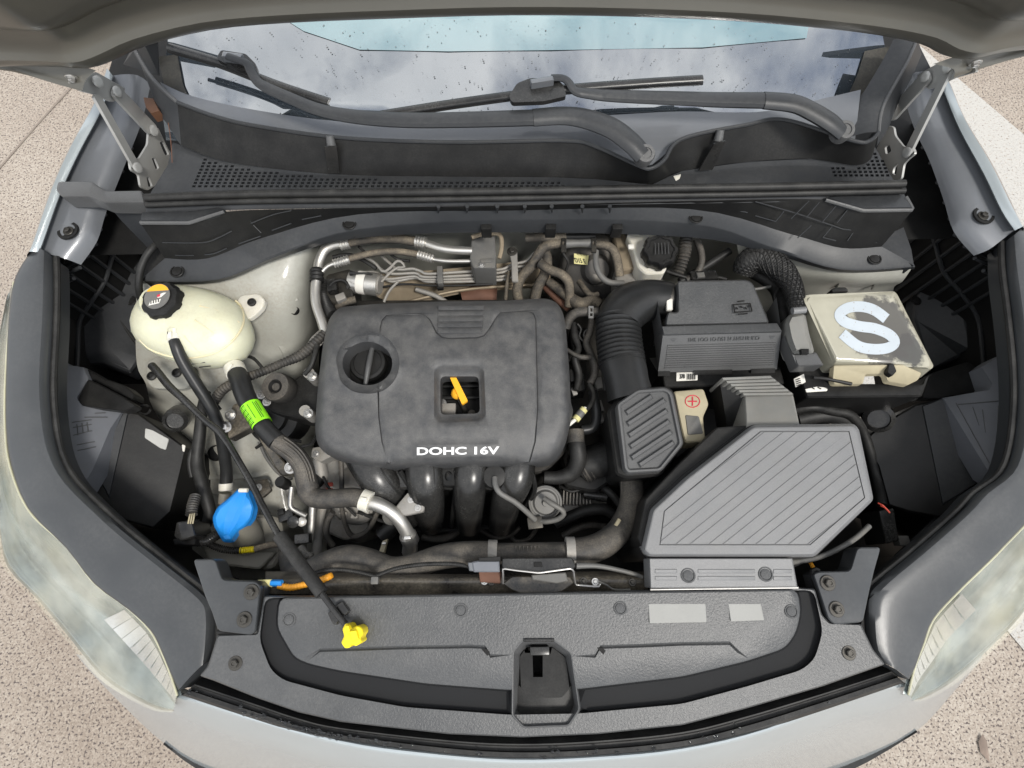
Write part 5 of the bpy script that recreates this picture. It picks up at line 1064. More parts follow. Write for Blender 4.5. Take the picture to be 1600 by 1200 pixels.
HB2 = lampbox('black headlamp box below the fuse box with a scratched rear face', [(1472, 622), (1544, 609), (1549, 600), (1532, 574), (1560, 556), (1594, 556), (1596, 640), (1586, 700), (1560, 752), (1547, 744)],
              [(1350, 690), (1362, 676), (1390, 655), (1430, 632), (1472, 622), (1547, 744), (1528, 775), (1486, 812), (1420, 800), (1388, 790), (1372, 730)], [(1446, 601), (1452, 584), (1512, 565), (1522, 572), (1545, 602), (1540, 611), (1470, 622), (1440, 622)],
              plane((1594, 556, .86), (1596, 670, .87), (1472, 622, .80)), plane((1472, 622, .797), (1350, 690, .745), (1547, 744, .80)), (1372, 652, .77, 22, -.5), (1424, 619, .80, 9))
em = MB(); ze = plane((1594, 556, .861), (1596, 670, .871), (1472, 622, .801))
for a_, b__ in (((1494, 630), (1546, 724)), ((1496, 632), (1566, 626)), ((1560, 634), (1558, 680)), ((1535, 640), (1540, 676)), ((1520, 636), (1530, 665))): em.merge(tube([(*a_, ze(*a_)), (*b__, ze(*b__))], .8, 5, smooth=False))
build(em, 'embossed_mark', M['lid_dark'], HB2, kind='stuff')
# ------------------------------------------------------------------ behind the engine
HS = build(loft([[(560, 430, .80), (640, 425, .80), (720, 418, .80), (800, 410, .80), (860, 408, .80)], [(575, 455, .775), (640, 448, .775), (720, 440, .775), (800, 434, .775), (860, 430, .775)],
                 [(610, 474, .745), (650, 462, .755), (720, 447, .76), (800, 442, .76), (860, 440, .76)], [(620, 482, .735), (655, 474, .74), (720, 459, .745), (800, 452, .745), (860, 450, .745)]], 5, 3), 'heat_shield', M['shield'], None, 'tan dirt-covered heat shield panel behind the engine cover', None, 'heat shield')
build(tube([(612, 480, .75), (660, 466, .765), (740, 451, .77), (860, 444, .77)], 2.6, 8), 'rolled_edge', M['shield'], HS)
cat_ = thing('catalyst', 'rusty brown exhaust catalyst peeking over the rear edge of the engine cover', 'catalyst', (745, 465, .70))
build(tube([(722, 468, .745), (748, 462, .745), (775, 464, .74)], [14, 18, 18], 20, smooth=False), 'catalyst_shell', M['rust'], cat_)
build(tube([(755, 470, .748), (757, 455, .748)], 9, 12, smooth=False), 'band', M['rust'], cat_)
bl = thing('expansion_valve', 'dark grey square block on the bulkhead joining the two air conditioning pipes', 'valve block', (754, 394, .82))
build(slab([(737, 376), (752, 369), (773, 369), (775, 400), (774, 419), (740, 419), (734, 405)], .885, .07, 1.5, r=2), 'valve_block', M['lampgrey'], bl)
build(tube([(737, 371, .89), (755, 366, .89), (780, 366, .89), (784, 385, .885), (780, 404, .88)], 3.5, 8), 'foam_gasket', M['shield'], bl)
bolt(752, 414, .886, 5, bl, True); build(slab([(750, 405), (770, 403), (771, 409), (751, 411)], .888, .003, .8, r=2), 'cast_slot', M['lampgrey'], bl)
a1 = hosething('suction_pipe', 'fat aluminium air conditioning pipe bending along the bulkhead', 'pipe', [(508, 520, .84), (502, 500, .845), (494, 475, .85), (493, 450, .855), (496, 428, .86), (499, 408, .865), (508, 390, .872), (524, 382, .876), (540, 380, .878)], [7.5]*9, 'alu', seg=16)
build(tube([(532, 382, .877), (546, 379, .878)], 9.2, 16, smooth=False, corr=(4.2, .8)), 'crimp', M['alu'], a1)
build(tube([(545, 379, .878), (580, 373, .88), (615, 373, .88), (650, 377, .88)], 7.6, 14), 'rubber_section', M['hose_mud'], a1)
build(tube([(650, 377, .88), (666, 380, .88)], 9, 16, smooth=False, corr=(4.2, .8)), 'crimp', M['alu'], a1)
build(tube([(665, 380, .88), (690, 388, .88), (712, 391, .88), (738, 392, .88)], 6.4, 14), 'alloy_section', M['alu'], a1)
build(tube([(495, 440, .858), (495, 420, .862)], 10, 16, smooth=False, corr=(6, 1)), 'rubber_clamp', M['rubber'], a1)
a2 = hosething('liquid_pipe', 'thin aluminium air conditioning pipe below the fat one', 'pipe', [(504, 424, .862), (512, 416, .866), (524, 411, .868)], 3.4, 'alu', seg=12)
build(tube([(522, 412, .868), (546, 405, .87)], 7, 14, smooth=False, corr=(4.5, .8)), 'crimp', M['alu'], a2)
build(tube([(545, 405, .87), (580, 396, .872), (620, 393, .872), (655, 398, .872)], 5.4, 14), 'rubber_section', M['hose_mud'], a2)
build(tube([(654, 398, .872), (678, 405, .872)], 6.6, 14, smooth=False, corr=(4.5, .8)), 'crimp', M['alu'], a2)
build(tube([(676, 405, .872), (700, 408, .872), (738, 408, .872)], 3.2, 12), 'alloy_section', M['alu'], a2)
for i, (pts, lab) in enumerate((([(596, 400, .83), (610, 412, .832), (622, 421, .832), (645, 420, .832), (658, 424, .832), (670, 428, .832), (720, 425, .832), (782, 421, .832), (800, 413, .834), (822, 408, .84), (836, 394, .86)], 'uppermost of the four dusty brake lines behind the engine'),
                                ([(586, 412, .826), (600, 424, .827), (616, 428, .827), (650, 427, .827), (664, 433, .827), (720, 431, .827), (782, 426, .827), (802, 418, .83), (826, 414, .836), (842, 398, .855)], 'second from top of the four dusty brake lines behind the engine'),
                                ([(582, 425, .82), (596, 434, .821), (612, 436, .821), (648, 432, .821), (662, 437, .821), (720, 436, .821), (784, 432, .821), (806, 424, .825), (830, 418, .83), (848, 404, .85)], 'third from top of the four dusty brake lines behind the engine'),
                                ([(565, 426, .815), (588, 426, .816), (602, 436, .816), (616, 440, .816), (650, 434, .816), (668, 440, .816), (722, 440, .816), (784, 437, .816), (808, 430, .82), (832, 424, .825)], 'lowest of the four dusty brake lines behind the engine'))):
    hosething('brake_line', lab, 'brake line', pts, 2.3, 'alu_dull', seg=8, group='brake lines along the bulkhead')
hosething('brake_line', 'thin line zigzagging up in a hook above the parallel brake lines', 'brake line', [(560, 396, .84), (585, 410, .84), (598, 424, .838), (608, 420, .84), (620, 408, .845), (628, 410, .842), (632, 417, .838), (622, 418, .836), (612, 424, .832), (596, 440, .82)], 2.2, 'alu_dull', seg=8)
hosething('sensor_lead', 'thin grey lead running down from the brake lines to the engine cover', 'cable', [(622, 440, .82), (608, 455, .81), (600, 472, .80)], 2.2, 'alu_dull', seg=8)
ck = thing('line_clip', 'grey clip block holding the four brake lines together', 'clip', (689, 432, .80))
build(box(P(688, 432, .834), .012, .042, .016, .05), 'clip_body', M['lampgrey'], ck); build(box(P(688, 446, .815), .014, .02, .012, .05), 'clip_foot', M['plastic'], ck)
bk = thing('support_bracket', 'small dusty metal bracket with a bolt on the bulkhead', 'bracket', (802, 410, .80))
build(slab([(795, 392), (808, 392), (810, 440), (800, 440), (799, 410)], .858, .005, 1, r=2), 'bracket_strip', M['alu_dull'], bk); bolt(800, 393, .86, 8, bk)
pm = thing('brake_pump', 'round metal pump with a white label behind the oil filler', 'pump', (572, 440, .78))
build(tube([(548, 440, .82), (592, 445, .82)], 18, 24, smooth=False), 'pump_can', M['alu'], pm)
build(tube([(588, 444, .82), (595, 445, .82)], 15, 24, smooth=False), 'pump_end', M['alu_dull'], pm)
build(tube([(561, 441, .8205), (574, 443, .8205)], 18.3, 28, smooth=False, caps=False), 'white_label', M['white'], pm)
build(slab([(510, 430), (548, 420), (552, 470), (530, 478), (508, 470)], .83, .08, 3, r=5), 'valve_block', M['steel_dark'], pm)
build(box(P(533, 466, .84), .02, .016, .014, .4), 'connector_tab', M['alu_dull'], pm); build(box(P(520, 448, .842), .02, .028, .02, .2), 'connector_plug', M['plastic_gloss'], pm)
hosething('wire', 'short black wire with a round knob lying over the metal pump', 'wire', [(548, 427, .85), (558, 427, .853), (572, 427, .85), (582, 430, .84)], [4.5, 1.8, 1.8, 1.8], 'wire', seg=8)
hosething('loom', 'black ribbed loom running down behind the corner of the engine cover', 'cable', [(508, 440, .82), (506, 460, .82), (512, 480, .83), (520, 492, .84)], 9, 'plastic', seg=12, corr=(4, .9))
# heater hoses
for lab, pts, r in (('thick mud-dusted heater hose dropping behind the engine cover', [(812, 476, .80), (808, 455, .82), (814, 434, .835), (830, 416, .85), (841, 398, .862), (850, 386, .87), (866, 381, .875), (884, 380, .875)], 8),
                    ('thick mud-dusted hose beside the first heater hose', [(834, 476, .80), (840, 450, .82), (850, 430, .835), (855, 412, .845), (852, 395, .85), (842, 384, .855)], 8.2),
                    ('dusty hose arching over and down beside the brake booster', [(844, 412, .868), (860, 422, .872), (876, 428, .872), (888, 440, .865), (890, 458, .85), (889, 478, .83)], 7.4),
                    ('dusty hose crossing high along the bulkhead by the heater valve', [(822, 372, .875), (845, 371, .88), (870, 371, .88), (884, 370, .88)], 7)):
    hosething('heater_hose', lab, 'hose', pts, r, 'hose_mud', seg=14, group=None)
hv = thing('heater_valve', 'black heater valve with wire clips above the brake booster', 'valve', (910, 376, .83))
build(tube([(882, 381, .876), (905, 380, .877), (926, 380, .876)], [7.5, 6, 7.5], 14), 'valve_tube', M['lampgrey'], hv); build(tube([(882, 370, .88), (930, 369, .88)], 6.5, 14, smooth=False), 'valve_tube', M['plastic'], hv)
for x in (881, 928): build(slab([(x-4, 372), (x+4, 372), (x+4, 394), (x-4, 394)], .889, .004, .8, r=1, holes=[([(x-2, 376), (x+2, 376), (x+2, 382), (x-2, 382)], 0, .003)]), 'wire_clip', M['steel_dark'], hv)
build(box(P(856, 362, .885), .02, .02, .02), 'hose_bracket', M['plastic'], hv)
hosething('booster_hose', 'dark dusty vacuum pipe looping over the brake booster', 'hose', [(926, 381, .876), (948, 384, .878), (960, 394, .875), (966, 415, .865), (968, 432, .855)], 7, 'hose_mud', seg=14)
hosething('vacuum_pipe', 'grey curved vacuum pipe lying on the face of the brake booster', 'pipe', [(931, 392, .872), (931, 412, .868), (938, 430, .862), (952, 441, .857), (975, 443, .855)], 4.8, 'lampgrey', seg=12)
bb = P(928, 418, .79); ax = V((0, -.62, .78)); s = mpp(bb)
BB_ = thing('brake_booster', 'dusty grey round brake booster with a pale yellow D15 label', 'brake booster', bb)
build(lathe(bb, ax, [(52*s, -.05), (52*s, 0), (49*s, .012), (40*s, .022), (24*s, .03), (18*s, .045), (6*s, .047)], 40), 'booster_shell', mat('dusty_grey_metal', (.075, .073, .07), .6, .2, dust=(.6, (.22, .19, .15), 16), bump=(120, .15)), BB_)
q = [P(897, 396, .842), P(920, 399, .842), P(918, 414, .836), P(897, 412, .836)]
build(thick(MB().add(q, [(3, 2, 1, 0)]), .001), 'yellow_label', M['paleyellow'], BB_)
build(lettering('D15 E', q[3]*.88+q[1]*.12+V((0, 0, .0006)), q[2]*.9+q[0]*.1+V((0, 0, .0006)), q[3]*.45+q[0]*.55+V((0, 0, .0006)), weight=.01), 'label_text', M['ink'], BB_)
for k in range(7): build(tube([q[0]*(1-t)+q[1]*t+V((0, -.001, -.0005)) for t in (.2+k*.1, .24+k*.1)], .9, 5, smooth=False), 'label_mark', M['ink'], BB_)
build(lathe(bb+ax*.026+V((-.005, -.024, 0)), ax, [(.012, 0), (.011, .006), (.004, .007)], 18), 'booster_stud', M['steel_dark'], BB_)
BF = thing('brake_fluid_reservoir', 'white brake fluid reservoir with a lobed black cap by the bulkhead', 'fluid reservoir', (1010, 400, .82))
build(slab([(978, 366), (1018, 364), (1042, 372), (1043, 415), (1038, 428), (1008, 430), (996, 418), (990, 395)], .885, .06, 3, r=6), 'reservoir_body', M['whiteplas'], BF)
build(box(P(986, 386, .89), .012, .01, .006), 'level_tab', M['white'], BF)
cp = P(1029, 396, .90); s = mpp(cp)
RC2 = build(lathe(cp, V((0, -.12, 1)), [(24*s, -.012), (26*s, -.008), (26.5*s, .014), (24*s, .019), (20*s, .019), (19*s, .016), (4*s, .016)], 48, lobes=(8, .05)), 'lobed_cap', M['plastic_dark'], BF)
for k in range(5): build(tube([cp+V(((-10+k*5)*s, -12*s, .0225)), cp+V(((-8+k*5)*s, 10*s, .0175))], .8, 5, smooth=False), 'cap_mark', M['lid_dark'], RC2)
build(slab([(960, 420), (996, 418), (1010, 436), (985, 450), (962, 448)], .84, .05, 3, r=5), 'master_cylinder', M['alu_dull'], BF)
build(slab([(958, 366), (978, 366), (992, 420), (968, 425)], .86, .04, 3, r=4), 'rust_side', M['shield'], BF)
hosething('loom', 'dark ribbed loom hanging beside the brake fluid cap', 'cable', [(1072, 372, .87), (1070, 392, .865), (1066, 410, .855), (1058, 432, .84)], [9, 10, 9, 8], 'hose', seg=12, corr=(5, 1))
hosething('hose', 'thin dark curved hose in the shaded corner behind the battery cover', 'hose', [(1088, 374, .87), (1095, 392, .865), (1096, 410, .86), (1088, 428, .85), (1072, 438, .845)], 5.5, 'hose', seg=12)
hosething('hose', 'dull black hose sloping across the shaded corner to the loom', 'hose', [(1140, 392, .86), (1115, 408, .855), (1090, 424, .845), (1062, 440, .84)], 6, 'rubber', seg=12)
hosething('hose', 'old brown-dusted hose coupling beside the corner of the engine cover', 'hose', [(858, 440, .83), (876, 454, .835), (892, 466, .84), (908, 476, .84), (926, 470, .845), (938, 476, .845)], [7, 8.5, 9, 11, 9, 8], 'hose_mud', seg=12)
hosething('hose', 'rust-coloured thin pipe passing below the dusty hose coupling', 'pipe', [(850, 446, .81), (870, 466, .815), (888, 482, .82)], 6, 'rust', seg=10)
# ------------------------------------------------------------------ gap between the engine cover and the intake hose
h = hosething('breather_hose', 'short grey breather hose with a square spring clip', 'hose', [(884, 512, .86), (888, 500, .87), (898, 490, .88), (912, 487, .885), (934, 488, .885)], 7.5, 'hose', seg=14)
build(slab([(919.5, 478), (928, 478), (928, 497), (919.5, 497)], .90, .004, 1, r=1, holes=[([(922, 481), (926, 481), (926, 487), (922, 487)], 0, .004), ([(922, 489), (926, 489), (926, 494), (922, 494)], 0, .004)]), 'spring_clip', M['steel'], h)
TB = thing('gearbox', 'dark gearbox and throttle castings in the gap beside the engine cover', 'gearbox', (940, 680, .45))
build(slab([(880, 470), (960, 470), (1000, 640), (1010, 760), (890, 765), (870, 700)], .72, .3, 5, r=10), 'casing', M['steel_dark'], TB)
build(slab([(892, 700), (960, 690), (965, 745), (930, 770), (880, 760)], .77, .1, 4, r=8), 'throttle_body', M['plastic_dark'], TB)
build(slab([(872, 752), (930, 748), (950, 790), (880, 805)], .70, .1, 3, r=4), 'ribbed_casting', M['alu_dull'], TB)
for k in range(9): build(box(P(880+k*5.2, 778, .712), .0035, .03, .02, -.1), 'casting_rib', M['alu_dull'], TB)
build(tube([(912, 772, .735), (948, 777, .735)], [7, 7.5], 14, smooth=False), 'sensor_plug', M['plastic_gloss'], TB)
for y, z in ((600, .80), (636, .795), (652, .80)): build(box(P(935, y, z), .016, .024, .016, .2), 'terminal_block', M['alu_dull'], TB)
build(box(P(898, 590, .82), .022, .026, .03), 'coil_plug', M['plastic'], TB); build(box(P(900, 560, .83), .034, .012, .014, .1), 'bright_rail', M['steel_dark'], TB)
build(box(P(902, 558, .845), .026, .006, .006, .1), 'coil_rail', M['alu'], TB)
for lab, pts, r, m in (('upright black hose between the engine cover and the corrugated intake', [(925, 500, .86), (921, 520, .855), (916, 536, .85), (922, 552, .85), (929, 570, .85), (928, 588, .845), (921, 600, .84)], [5, 5.5, 6, 6, 6.5, 6, 6], 'hose'),
                       ('dark loom squeezed against the engine cover edge', [(896, 505, .85), (898, 525, .85), (904, 545, .85), (898, 560, .85), (904, 585, .84), (900, 610, .84)], [5, 6, 5, 6, 6, 5], 'wire'),
                       ('grey split cable from the cover edge to the upright black hose', [(886, 546, .86), (896, 553, .86), (908, 558, .86), (922, 558, .855)], [3, 3.5, 4, 5], 'hose'),
                       ('thin looped wire by the spring clip', [(902, 506, .86), (908, 514, .855), (905, 526, .85), (914, 534, .85), (912, 520, .855), (922, 512, .86)], 1.8, 'wire'),
                       ('thin black cable looping above the white sensor wrap', [(921, 600, .845), (927, 614, .85), (926, 626, .855), (918, 638, .86), (912, 642, .862)], 4, 'wire')):
    hosething('cable', lab, 'cable', pts, r, m, seg=10)
sw = hosething('sensor_wrap', 'short cable section with a white printed wrap by the engine cover corner', 'cable', [(888, 664, .862), (897, 657, .862), (906, 648, .862), (915, 637, .862)], 3.2, 'white', seg=12)
build(tube([(899, 656, .863), (913, 639, .863)], 6.2, 14, smooth=False), 'printed_wrap', M['paleyellow'], sw)
build(tube([(903, 651, .8635), (909, 643.5, .8635)], 6.5, 14, smooth=False), 'grey_band', M['lampgrey'], sw)
h = hosething('breather_pipe', 'thick dull black elbow pipe below the right corner of the engine cover', 'hose', [(898, 680, .83), (902, 700, .83), (903, 720, .82), (894, 738, .805), (874, 746, .80), (850, 746, .80)], [13, 13.5, 13, 13, 11, 10], 'rubber', seg=18)
build(tube([(898, 672, .834), (899, 692, .832)], 14.5, 18, smooth=False), 'pipe_collar', M['hose'], h)
h = hosething('throttle_duct', 'wide black duct joining the intake box to the throttle', 'duct', [(965, 712, .78), (940, 718, .785), (918, 726, .785), (905, 734, .78)], [27, 27, 24, 20], 'rubber', seg=20)
build(tube([(925, 724, .785), (908, 733, .78)], 23, 20, smooth=False, corr=(7, 1.5)), 'duct_bellows', M['hose'], h)
hosething('hose', 'black curved hose along the side of the intake box', 'hose', [(908, 672, .83), (926, 668, .83), (932, 652, .835), (930, 632, .84), (926, 612, .84)], 8, 'hose_clean', seg=14)
# purge valve and its hoses
PV = thing('purge_valve', 'round grey purge valve with a curved hose in front of the intake runners', 'valve', (852, 790, .72))
p = P(852, 785, .80); s = mpp(p); ax = V((.05, -.25, 1))
build(lathe(p, ax, [(26*s, -.03), (27*s, -.004), (26*s, .002), (23*s, .003), (22.5*s, 0), (20*s, 0), (17*s, .006), (6*s, .007), (5*s, .014), (3*s, .014)], 32), 'valve_body', M['lampgrey'], PV)
build(tube([(851, 779, .828), (862, 787, .834), (877, 796, .83), (881, 803, .825), (872, 811, .815), (856, 815, .81), (842, 814, .80)], 4.2, 12), 'curved_hose', M['lampgrey'], PV)
build(box(P(836, 817, .80), .028, .022, .014, .1), 'valve_bracket', M['steel_dark'], PV); build(tube([(829, 822, .80), (848, 822, .80)], 1.6, 8, smooth=False), 'bracket_edge', M['steel'], PV)
hosething('vacuum_hose', 'thin grey vacuum hose running down over the black intake runners', 'hose', [(773, 746, .862), (774, 758, .866), (780, 769, .866), (792, 777, .86), (804, 784, .852), (820, 797, .84), (836, 812, .82)], 4.4, 'lampgrey', seg=12)
for lab, pts in (('black cable drooping low below the intake runners', [(750, 828, .66), (775, 840, .65), (798, 836, .66), (812, 824, .67)]), ('second black cable drooping beside the purge valve', [(792, 830, .66), (806, 845, .65), (826, 842, .66), (838, 826, .68)]),
                 ('dusty low hose curving below the first intake runner', [(660, 838, .66), (680, 842, .66), (704, 838, .66), (720, 826, .67)])):
    hosething('cable', lab, 'cable', pts, 3.4 if 'hose' not in lab else 6, 'hose', seg=10)
ic = thing('injector_plug', 'dark plug with a broken pale clip below the metal coolant pipe', 'connector', (598, 845, .66))
build(tube([(618, 818, .72), (598, 838, .71)], [12, 14], 16, smooth=False), 'plug_body', M['plastic_dark'], ic); build(slab([(598, 845), (606, 842), (601, 863), (591, 866)], .73, .008, 1), 'plug_clip', M['tan'], ic); build(box(P(600, 849, .738), .008, .006, .004, .4), 'bright_tab', M['steel'], ic)
build(lathe(P(612, 806, .74), V((.2, -.3, 1)), [(.018, -.03), (.018, .004), (.010, .008)], 18), 'sensor_head', M['lampgrey'], ic)
# ------------------------------------------------------------------ upper radiator hose and the cross member
h = hosething('radiator_hose', 'long fat dusty radiator hose lying across the front of the engine', 'hose', [(452, 868, .77), (458, 890, .80), (476, 896, .83), (505, 884, .848), (540, 872, .852), (575, 876, .85), (610, 888, .85), (645, 884, .852), (690, 870, .855), (730, 865, .858), (772, 865, .858)], [16, 17, 19, 20, 20, 19, 18, 18, 19, 19, 19], 'hose', seg=22)
build(tube([(768, 865, .858), (890, 863, .858)], 16, 20, smooth=False), 'joint_pipe', M['hose'], h)
for k in range(7): build(tube([(806+k*6, 853, .876), (806+k*6, 874, .872)], 1.5, 6, smooth=False), 'joint_rib', M['hose'], h)
build(tube([(884, 862, .858), (912, 861, .858), (940, 852, .856), (962, 835, .852), (976, 815, .846), (984, 795, .842), (987, 778, .838)], [21, 21, 21, 20, 19, 18.5, 18], 22), 'hose_bend', M['hose'], h)
build(tube([(987, 780, .838), (987, 760, .833), (985, 745, .83)], 18, 36), 'ribbed_end', M['hose'], h)
for k in range(7): a = -12+k*4; build(tube([(987+a*1.25, 778, .853-abs(a)*.0008), (986+a*1.25, 745, .85-abs(a)*.0008)], 1.3, 6, smooth=False), 'hose_rib', M['hose'], h)
clampring(h, (763, 865, .858), (777, 865, .858), 21, 'alu_dull', False); clampring(h, (884, 862, .858), (898, 862, .858), 22.5, 'alu_dull', False)
build(tube([(962, 822, .868), (968, 812, .866)], 3.5, 8, smooth=False), 'hose_tab', M['tan'], h); build(tube([(1000, 818, .855), (1006, 808, .853)], 3.5, 8, smooth=False), 'hose_tab', M['tan'], h)
XM = thing('front_crossmember', 'black dusty metal cross member behind the grained radiator cover', 'cross member', (720, 910, .80))
build(loft([[(415, 893, .84), (520, 893, .86), (600, 896, .868), (700, 897, .87), (800, 896, .87), (900, 893, .87), (1012, 893, .865)], [(415, 902, .872), (520, 903, .882), (600, 904, .888), (700, 904, .888), (800, 903, .888), (900, 902, .888), (1012, 902, .884)],
            [(415, 912, .884), (520, 914, .886), (600, 915, .887), (700, 915, .888), (800, 915, .888), (900, 914, .888), (1012, 913, .886)], [(415, 928, .88), (520, 929, .88), (600, 929, .88), (700, 929, .88), (800, 928, .88), (900, 928, .88), (1012, 926, .88)]], 4, 4), 'pressed_beam', M['blackmetal'], XM)
build(slab([(784, 912), (800, 900), (890, 900), (900, 910), (880, 924), (860, 930), (818, 930), (798, 922)], .898, .02, 2, r=3), 'latch_cradle', M['blackmetal'], XM)
build(slab([(784, 872), (894, 871), (900, 884), (896, 890), (840, 894), (785, 890)], .918, .02, 1.5, r=3), 'latch_plate', M['plastic_gloss'], XM)
build(slab([(834, 878), (846, 878), (848, 886), (834, 886)], .9195, .001, .5), 'latch_slot', M['liner'], XM)
build(tube([(786, 912, .905), (786, 888, .92), (806, 891, .92), (842, 895, .92), (892, 888, .92), (896, 892, .915), (899, 914, .903), (935, 917, .9), (938, 912, .9)], 1.8, 8, smooth=False), 'bright_edge', M['steel'], XM)
build(slab([(830, 898), (884, 894), (888, 908), (870, 912), (832, 906)], .906, .008, 1.5, r=2), 'latch_motor', M['lampgrey'], XM)
for x, y in ((757, 908), (768, 909), (912, 908), (930, 909), (988, 910)): bolt(x, y, .893, 6, XM, x in (757, 930))
build(slab([(748, 893), (782, 892), (782, 912), (750, 910)], .898, .01, 1, r=2), 'sensor_bracket', M['rust'], XM)
LS = thing('latch_sensor', 'grey bonnet latch sensor plug on the black cross member', 'sensor', (755, 884, .88))
build(slab([(737, 878), (748, 876), (780, 876), (781, 894), (740, 894)], .918, .02, 2, r=2), 'sensor_body', M['housing'], LS); build(slab([(731, 879), (740, 878), (741, 893), (733, 892)], .915, .016, 1.5, r=1), 'plug_end', M['flange'], LS)
build(slab([(748, 871), (782, 869), (782, 877), (748, 877)], .922, .01, 1), 'sensor_cap', M['plastic'], LS)
w_ = hosething('sensor_lead', 'black conduit lead running from the latch sensor along the radiator hose', 'cable', [(731, 886, .908), (722, 883, .91), (700, 881, .912), (660, 882, .912), (620, 888, .91), (590, 899, .90), (585, 900, .9), (560, 894, .9), (530, 890, .9), (505, 892, .895), (488, 897, .89)], [2, 3.3, 3.3, 3.3, 3.3, 3.2, 3.2, 3.2, 3.2, 3.2, 3.2], 'wire', seg=10, corr=(2.6, .35))
build(box(P(586, 907, .90), .012, .012, .01), 'lead_clip', M['lampgrey'], w_)
hosething('release_cable', 'grey cable leaving the latch towards the air filter box', 'cable', [(900, 884, .905), (930, 884, .90), (960, 889, .895), (992, 897, .89), (1004, 902, .888)], [5, 4, 3.6, 3.4, 3.4], 'lampgrey', seg=10)
hosething('cable', 'thin grey stray wire on the cross member beside the air filter box', 'wire', [(935, 908, .9), (948, 914, .9), (960, 921, .898), (985, 921, .9)], 1.4, 'lampgrey', seg=8)
oc_ = hosething('orange_conduit', 'orange corrugated conduit with a blue plug passing under the stay rod', 'conduit', [(436, 915, .89), (455, 918, .893), (478, 913, .897), (500, 907, .9), (516, 900, .9)], 5.2, 'orange', seg=12, corr=(5, .35))
build(lathe(P(516, 900, .9), V((.8, .4, .2)), [(5*mpp(P(516, 900, .9)), -.002), (4.6*mpp(P(516, 900, .9)), .003), (.001, .004)], 14), 'conduit_tip', M['orange'], oc_)
build(tube([(424, 911, .893), (441, 911, .895)], 5, 6, smooth=False), 'blue_plug', M['blue'], oc_); build(slab([(402, 906), (424, 905), (428, 914), (424, 918), (405, 908)], .894, .004, 1), 'yellow_tail', M['paleyellow'], oc_)
# ------------------------------------------------------------------ intake hose and resonator
IH = thing('intake_hose', 'big black intake elbow hose with a corrugated bellows section', 'intake hose', (970, 540, .82))
build(tube([(1046, 470, .885), (1030, 468, .888), (1008, 470, .89), (986, 478, .892), (972, 492, .893), (967, 506, .893)], [28, 30, 33, 36, 36, 34.5], 36, step=3), 'elbow', M['hose_clean'], IH)
build(tube([(966, 500, .893), (966, 515, .893), (968, 540, .892), (972, 570, .892)], [33.5, 34, 34.5, 35.5], 40, corr=(7.4, 1.7)), 'bellows', M['hose_clean'], IH)
build(tube([(972, 567, .892), (976, 582, .893), (980, 600, .893), (985, 622, .890)], [35.5, 35, 34, 36], 36), 'straight_section', M['hose_clean'], IH)
build(tube([(1036, 469, .887), (1041, 470, .886)], 29, 32, smooth=False), 'hose_clamp', M['steel_dark'], IH)
build(slab([(1041, 461), (1051, 461), (1051, 484), (1042, 484)], .920, .006, 1, r=1), 'clamp_tag', M['white'], IH)
RS = thing('resonator_box', 'black intake resonator box with a diagonally ribbed grey lid', 'resonator', (1015, 680, .72))
RB_ = [(950, 640), (975, 606), (1044, 604), (1054, 614), (1069, 694), (1030, 742), (981, 744), (968, 752)]
build(relief(rnd([(948, 642), (978, 606), (1044, 604), (1054, 614), (1069, 694), (1032, 744), (980, 748), (962, 742)], 6), .905, skirt=.14, outer_dz=-.006, loops=[(inset(rnd([(948, 642), (978, 606), (1044, 604), (1054, 614), (1069, 694), (1032, 744), (980, 748), (962, 742)], 6), 4), 0)], splay=-.008), 'box_body', M['plastic'], RS)
LO = rnd([(963, 631), (996, 608), (1040, 605), (1051, 613), (1068, 694), (1033, 737), (981, 740), (975, 733)], 6)
LI = inset(LO, 7)
def clipline(p0, p1, poly):
    p0 = np.array(p0, float); d = np.array(p1, float)-p0; ts = []
    for i in range(len(poly)):
        a = np.array(poly[i][:2], float); e = np.array(poly[(i+1) % len(poly)][:2], float)-a; den = d[0]*e[1]-d[1]*e[0]
        if abs(den) < 1e-9: continue
        t = ((a-p0)[0]*e[1]-(a-p0)[1]*e[0])/den; u = ((a-p0)[0]*d[1]-(a-p0)[1]*d[0])/den
        if 0 <= u <= 1: ts.append(t)
    return (tuple(p0+d*min(ts)), tuple(p0+d*max(ts))) if len(ts) > 1 else None
zr = plane((1000, 610, .935), (1060, 690, .93), (985, 738, .925))
build(relief(LO, zr, outer_dz=-.005, loops=[(inset(LO, 2), 0), (inset(LO, 5), 0), (inset(LO, 7.5), -.006)], skirt=.02), 'ribbed_lid', M['lid_dark'], RS, ang=25)
LI2 = inset(LO, 10)
for k in range(11):
    c0 = 536+k*19.0                       # lines x + 1.25*y = const run up to the right
    r = clipline((900, c0+ .66*(1000-900)), (1100, c0+.66*(1000-1100)), LI2)
    if not r: continue
    (x0, y0), (x1, y1) = r; L = math.hypot(x1-x0, y1-y0)
    if L < 14: continue
    d = ((x1-x0)/L, (y1-y0)/L); n = (-d[1], d[0]); q = []
    a0, a1 = 4, L-4; hw = 4.2
    q = [(x0+d[0]*a0+n[0]*hw*s_, y0+d[1]*a0+n[1]*hw*s_) for s_ in (-1, 1)]+[(x0+d[0]*a1+n[0]*hw*s_, y0+d[1]*a1+n[1]*hw*s_) for s_ in (1, -1)]
    build(relief(q, lambda x, y: zr(x, y)+.0012, outer_dz=-.0045, loops=[(inset(q, 2.0), 0)], skirt=.003), 'lid_rib', M['lid_dark'], RS, ang=20)
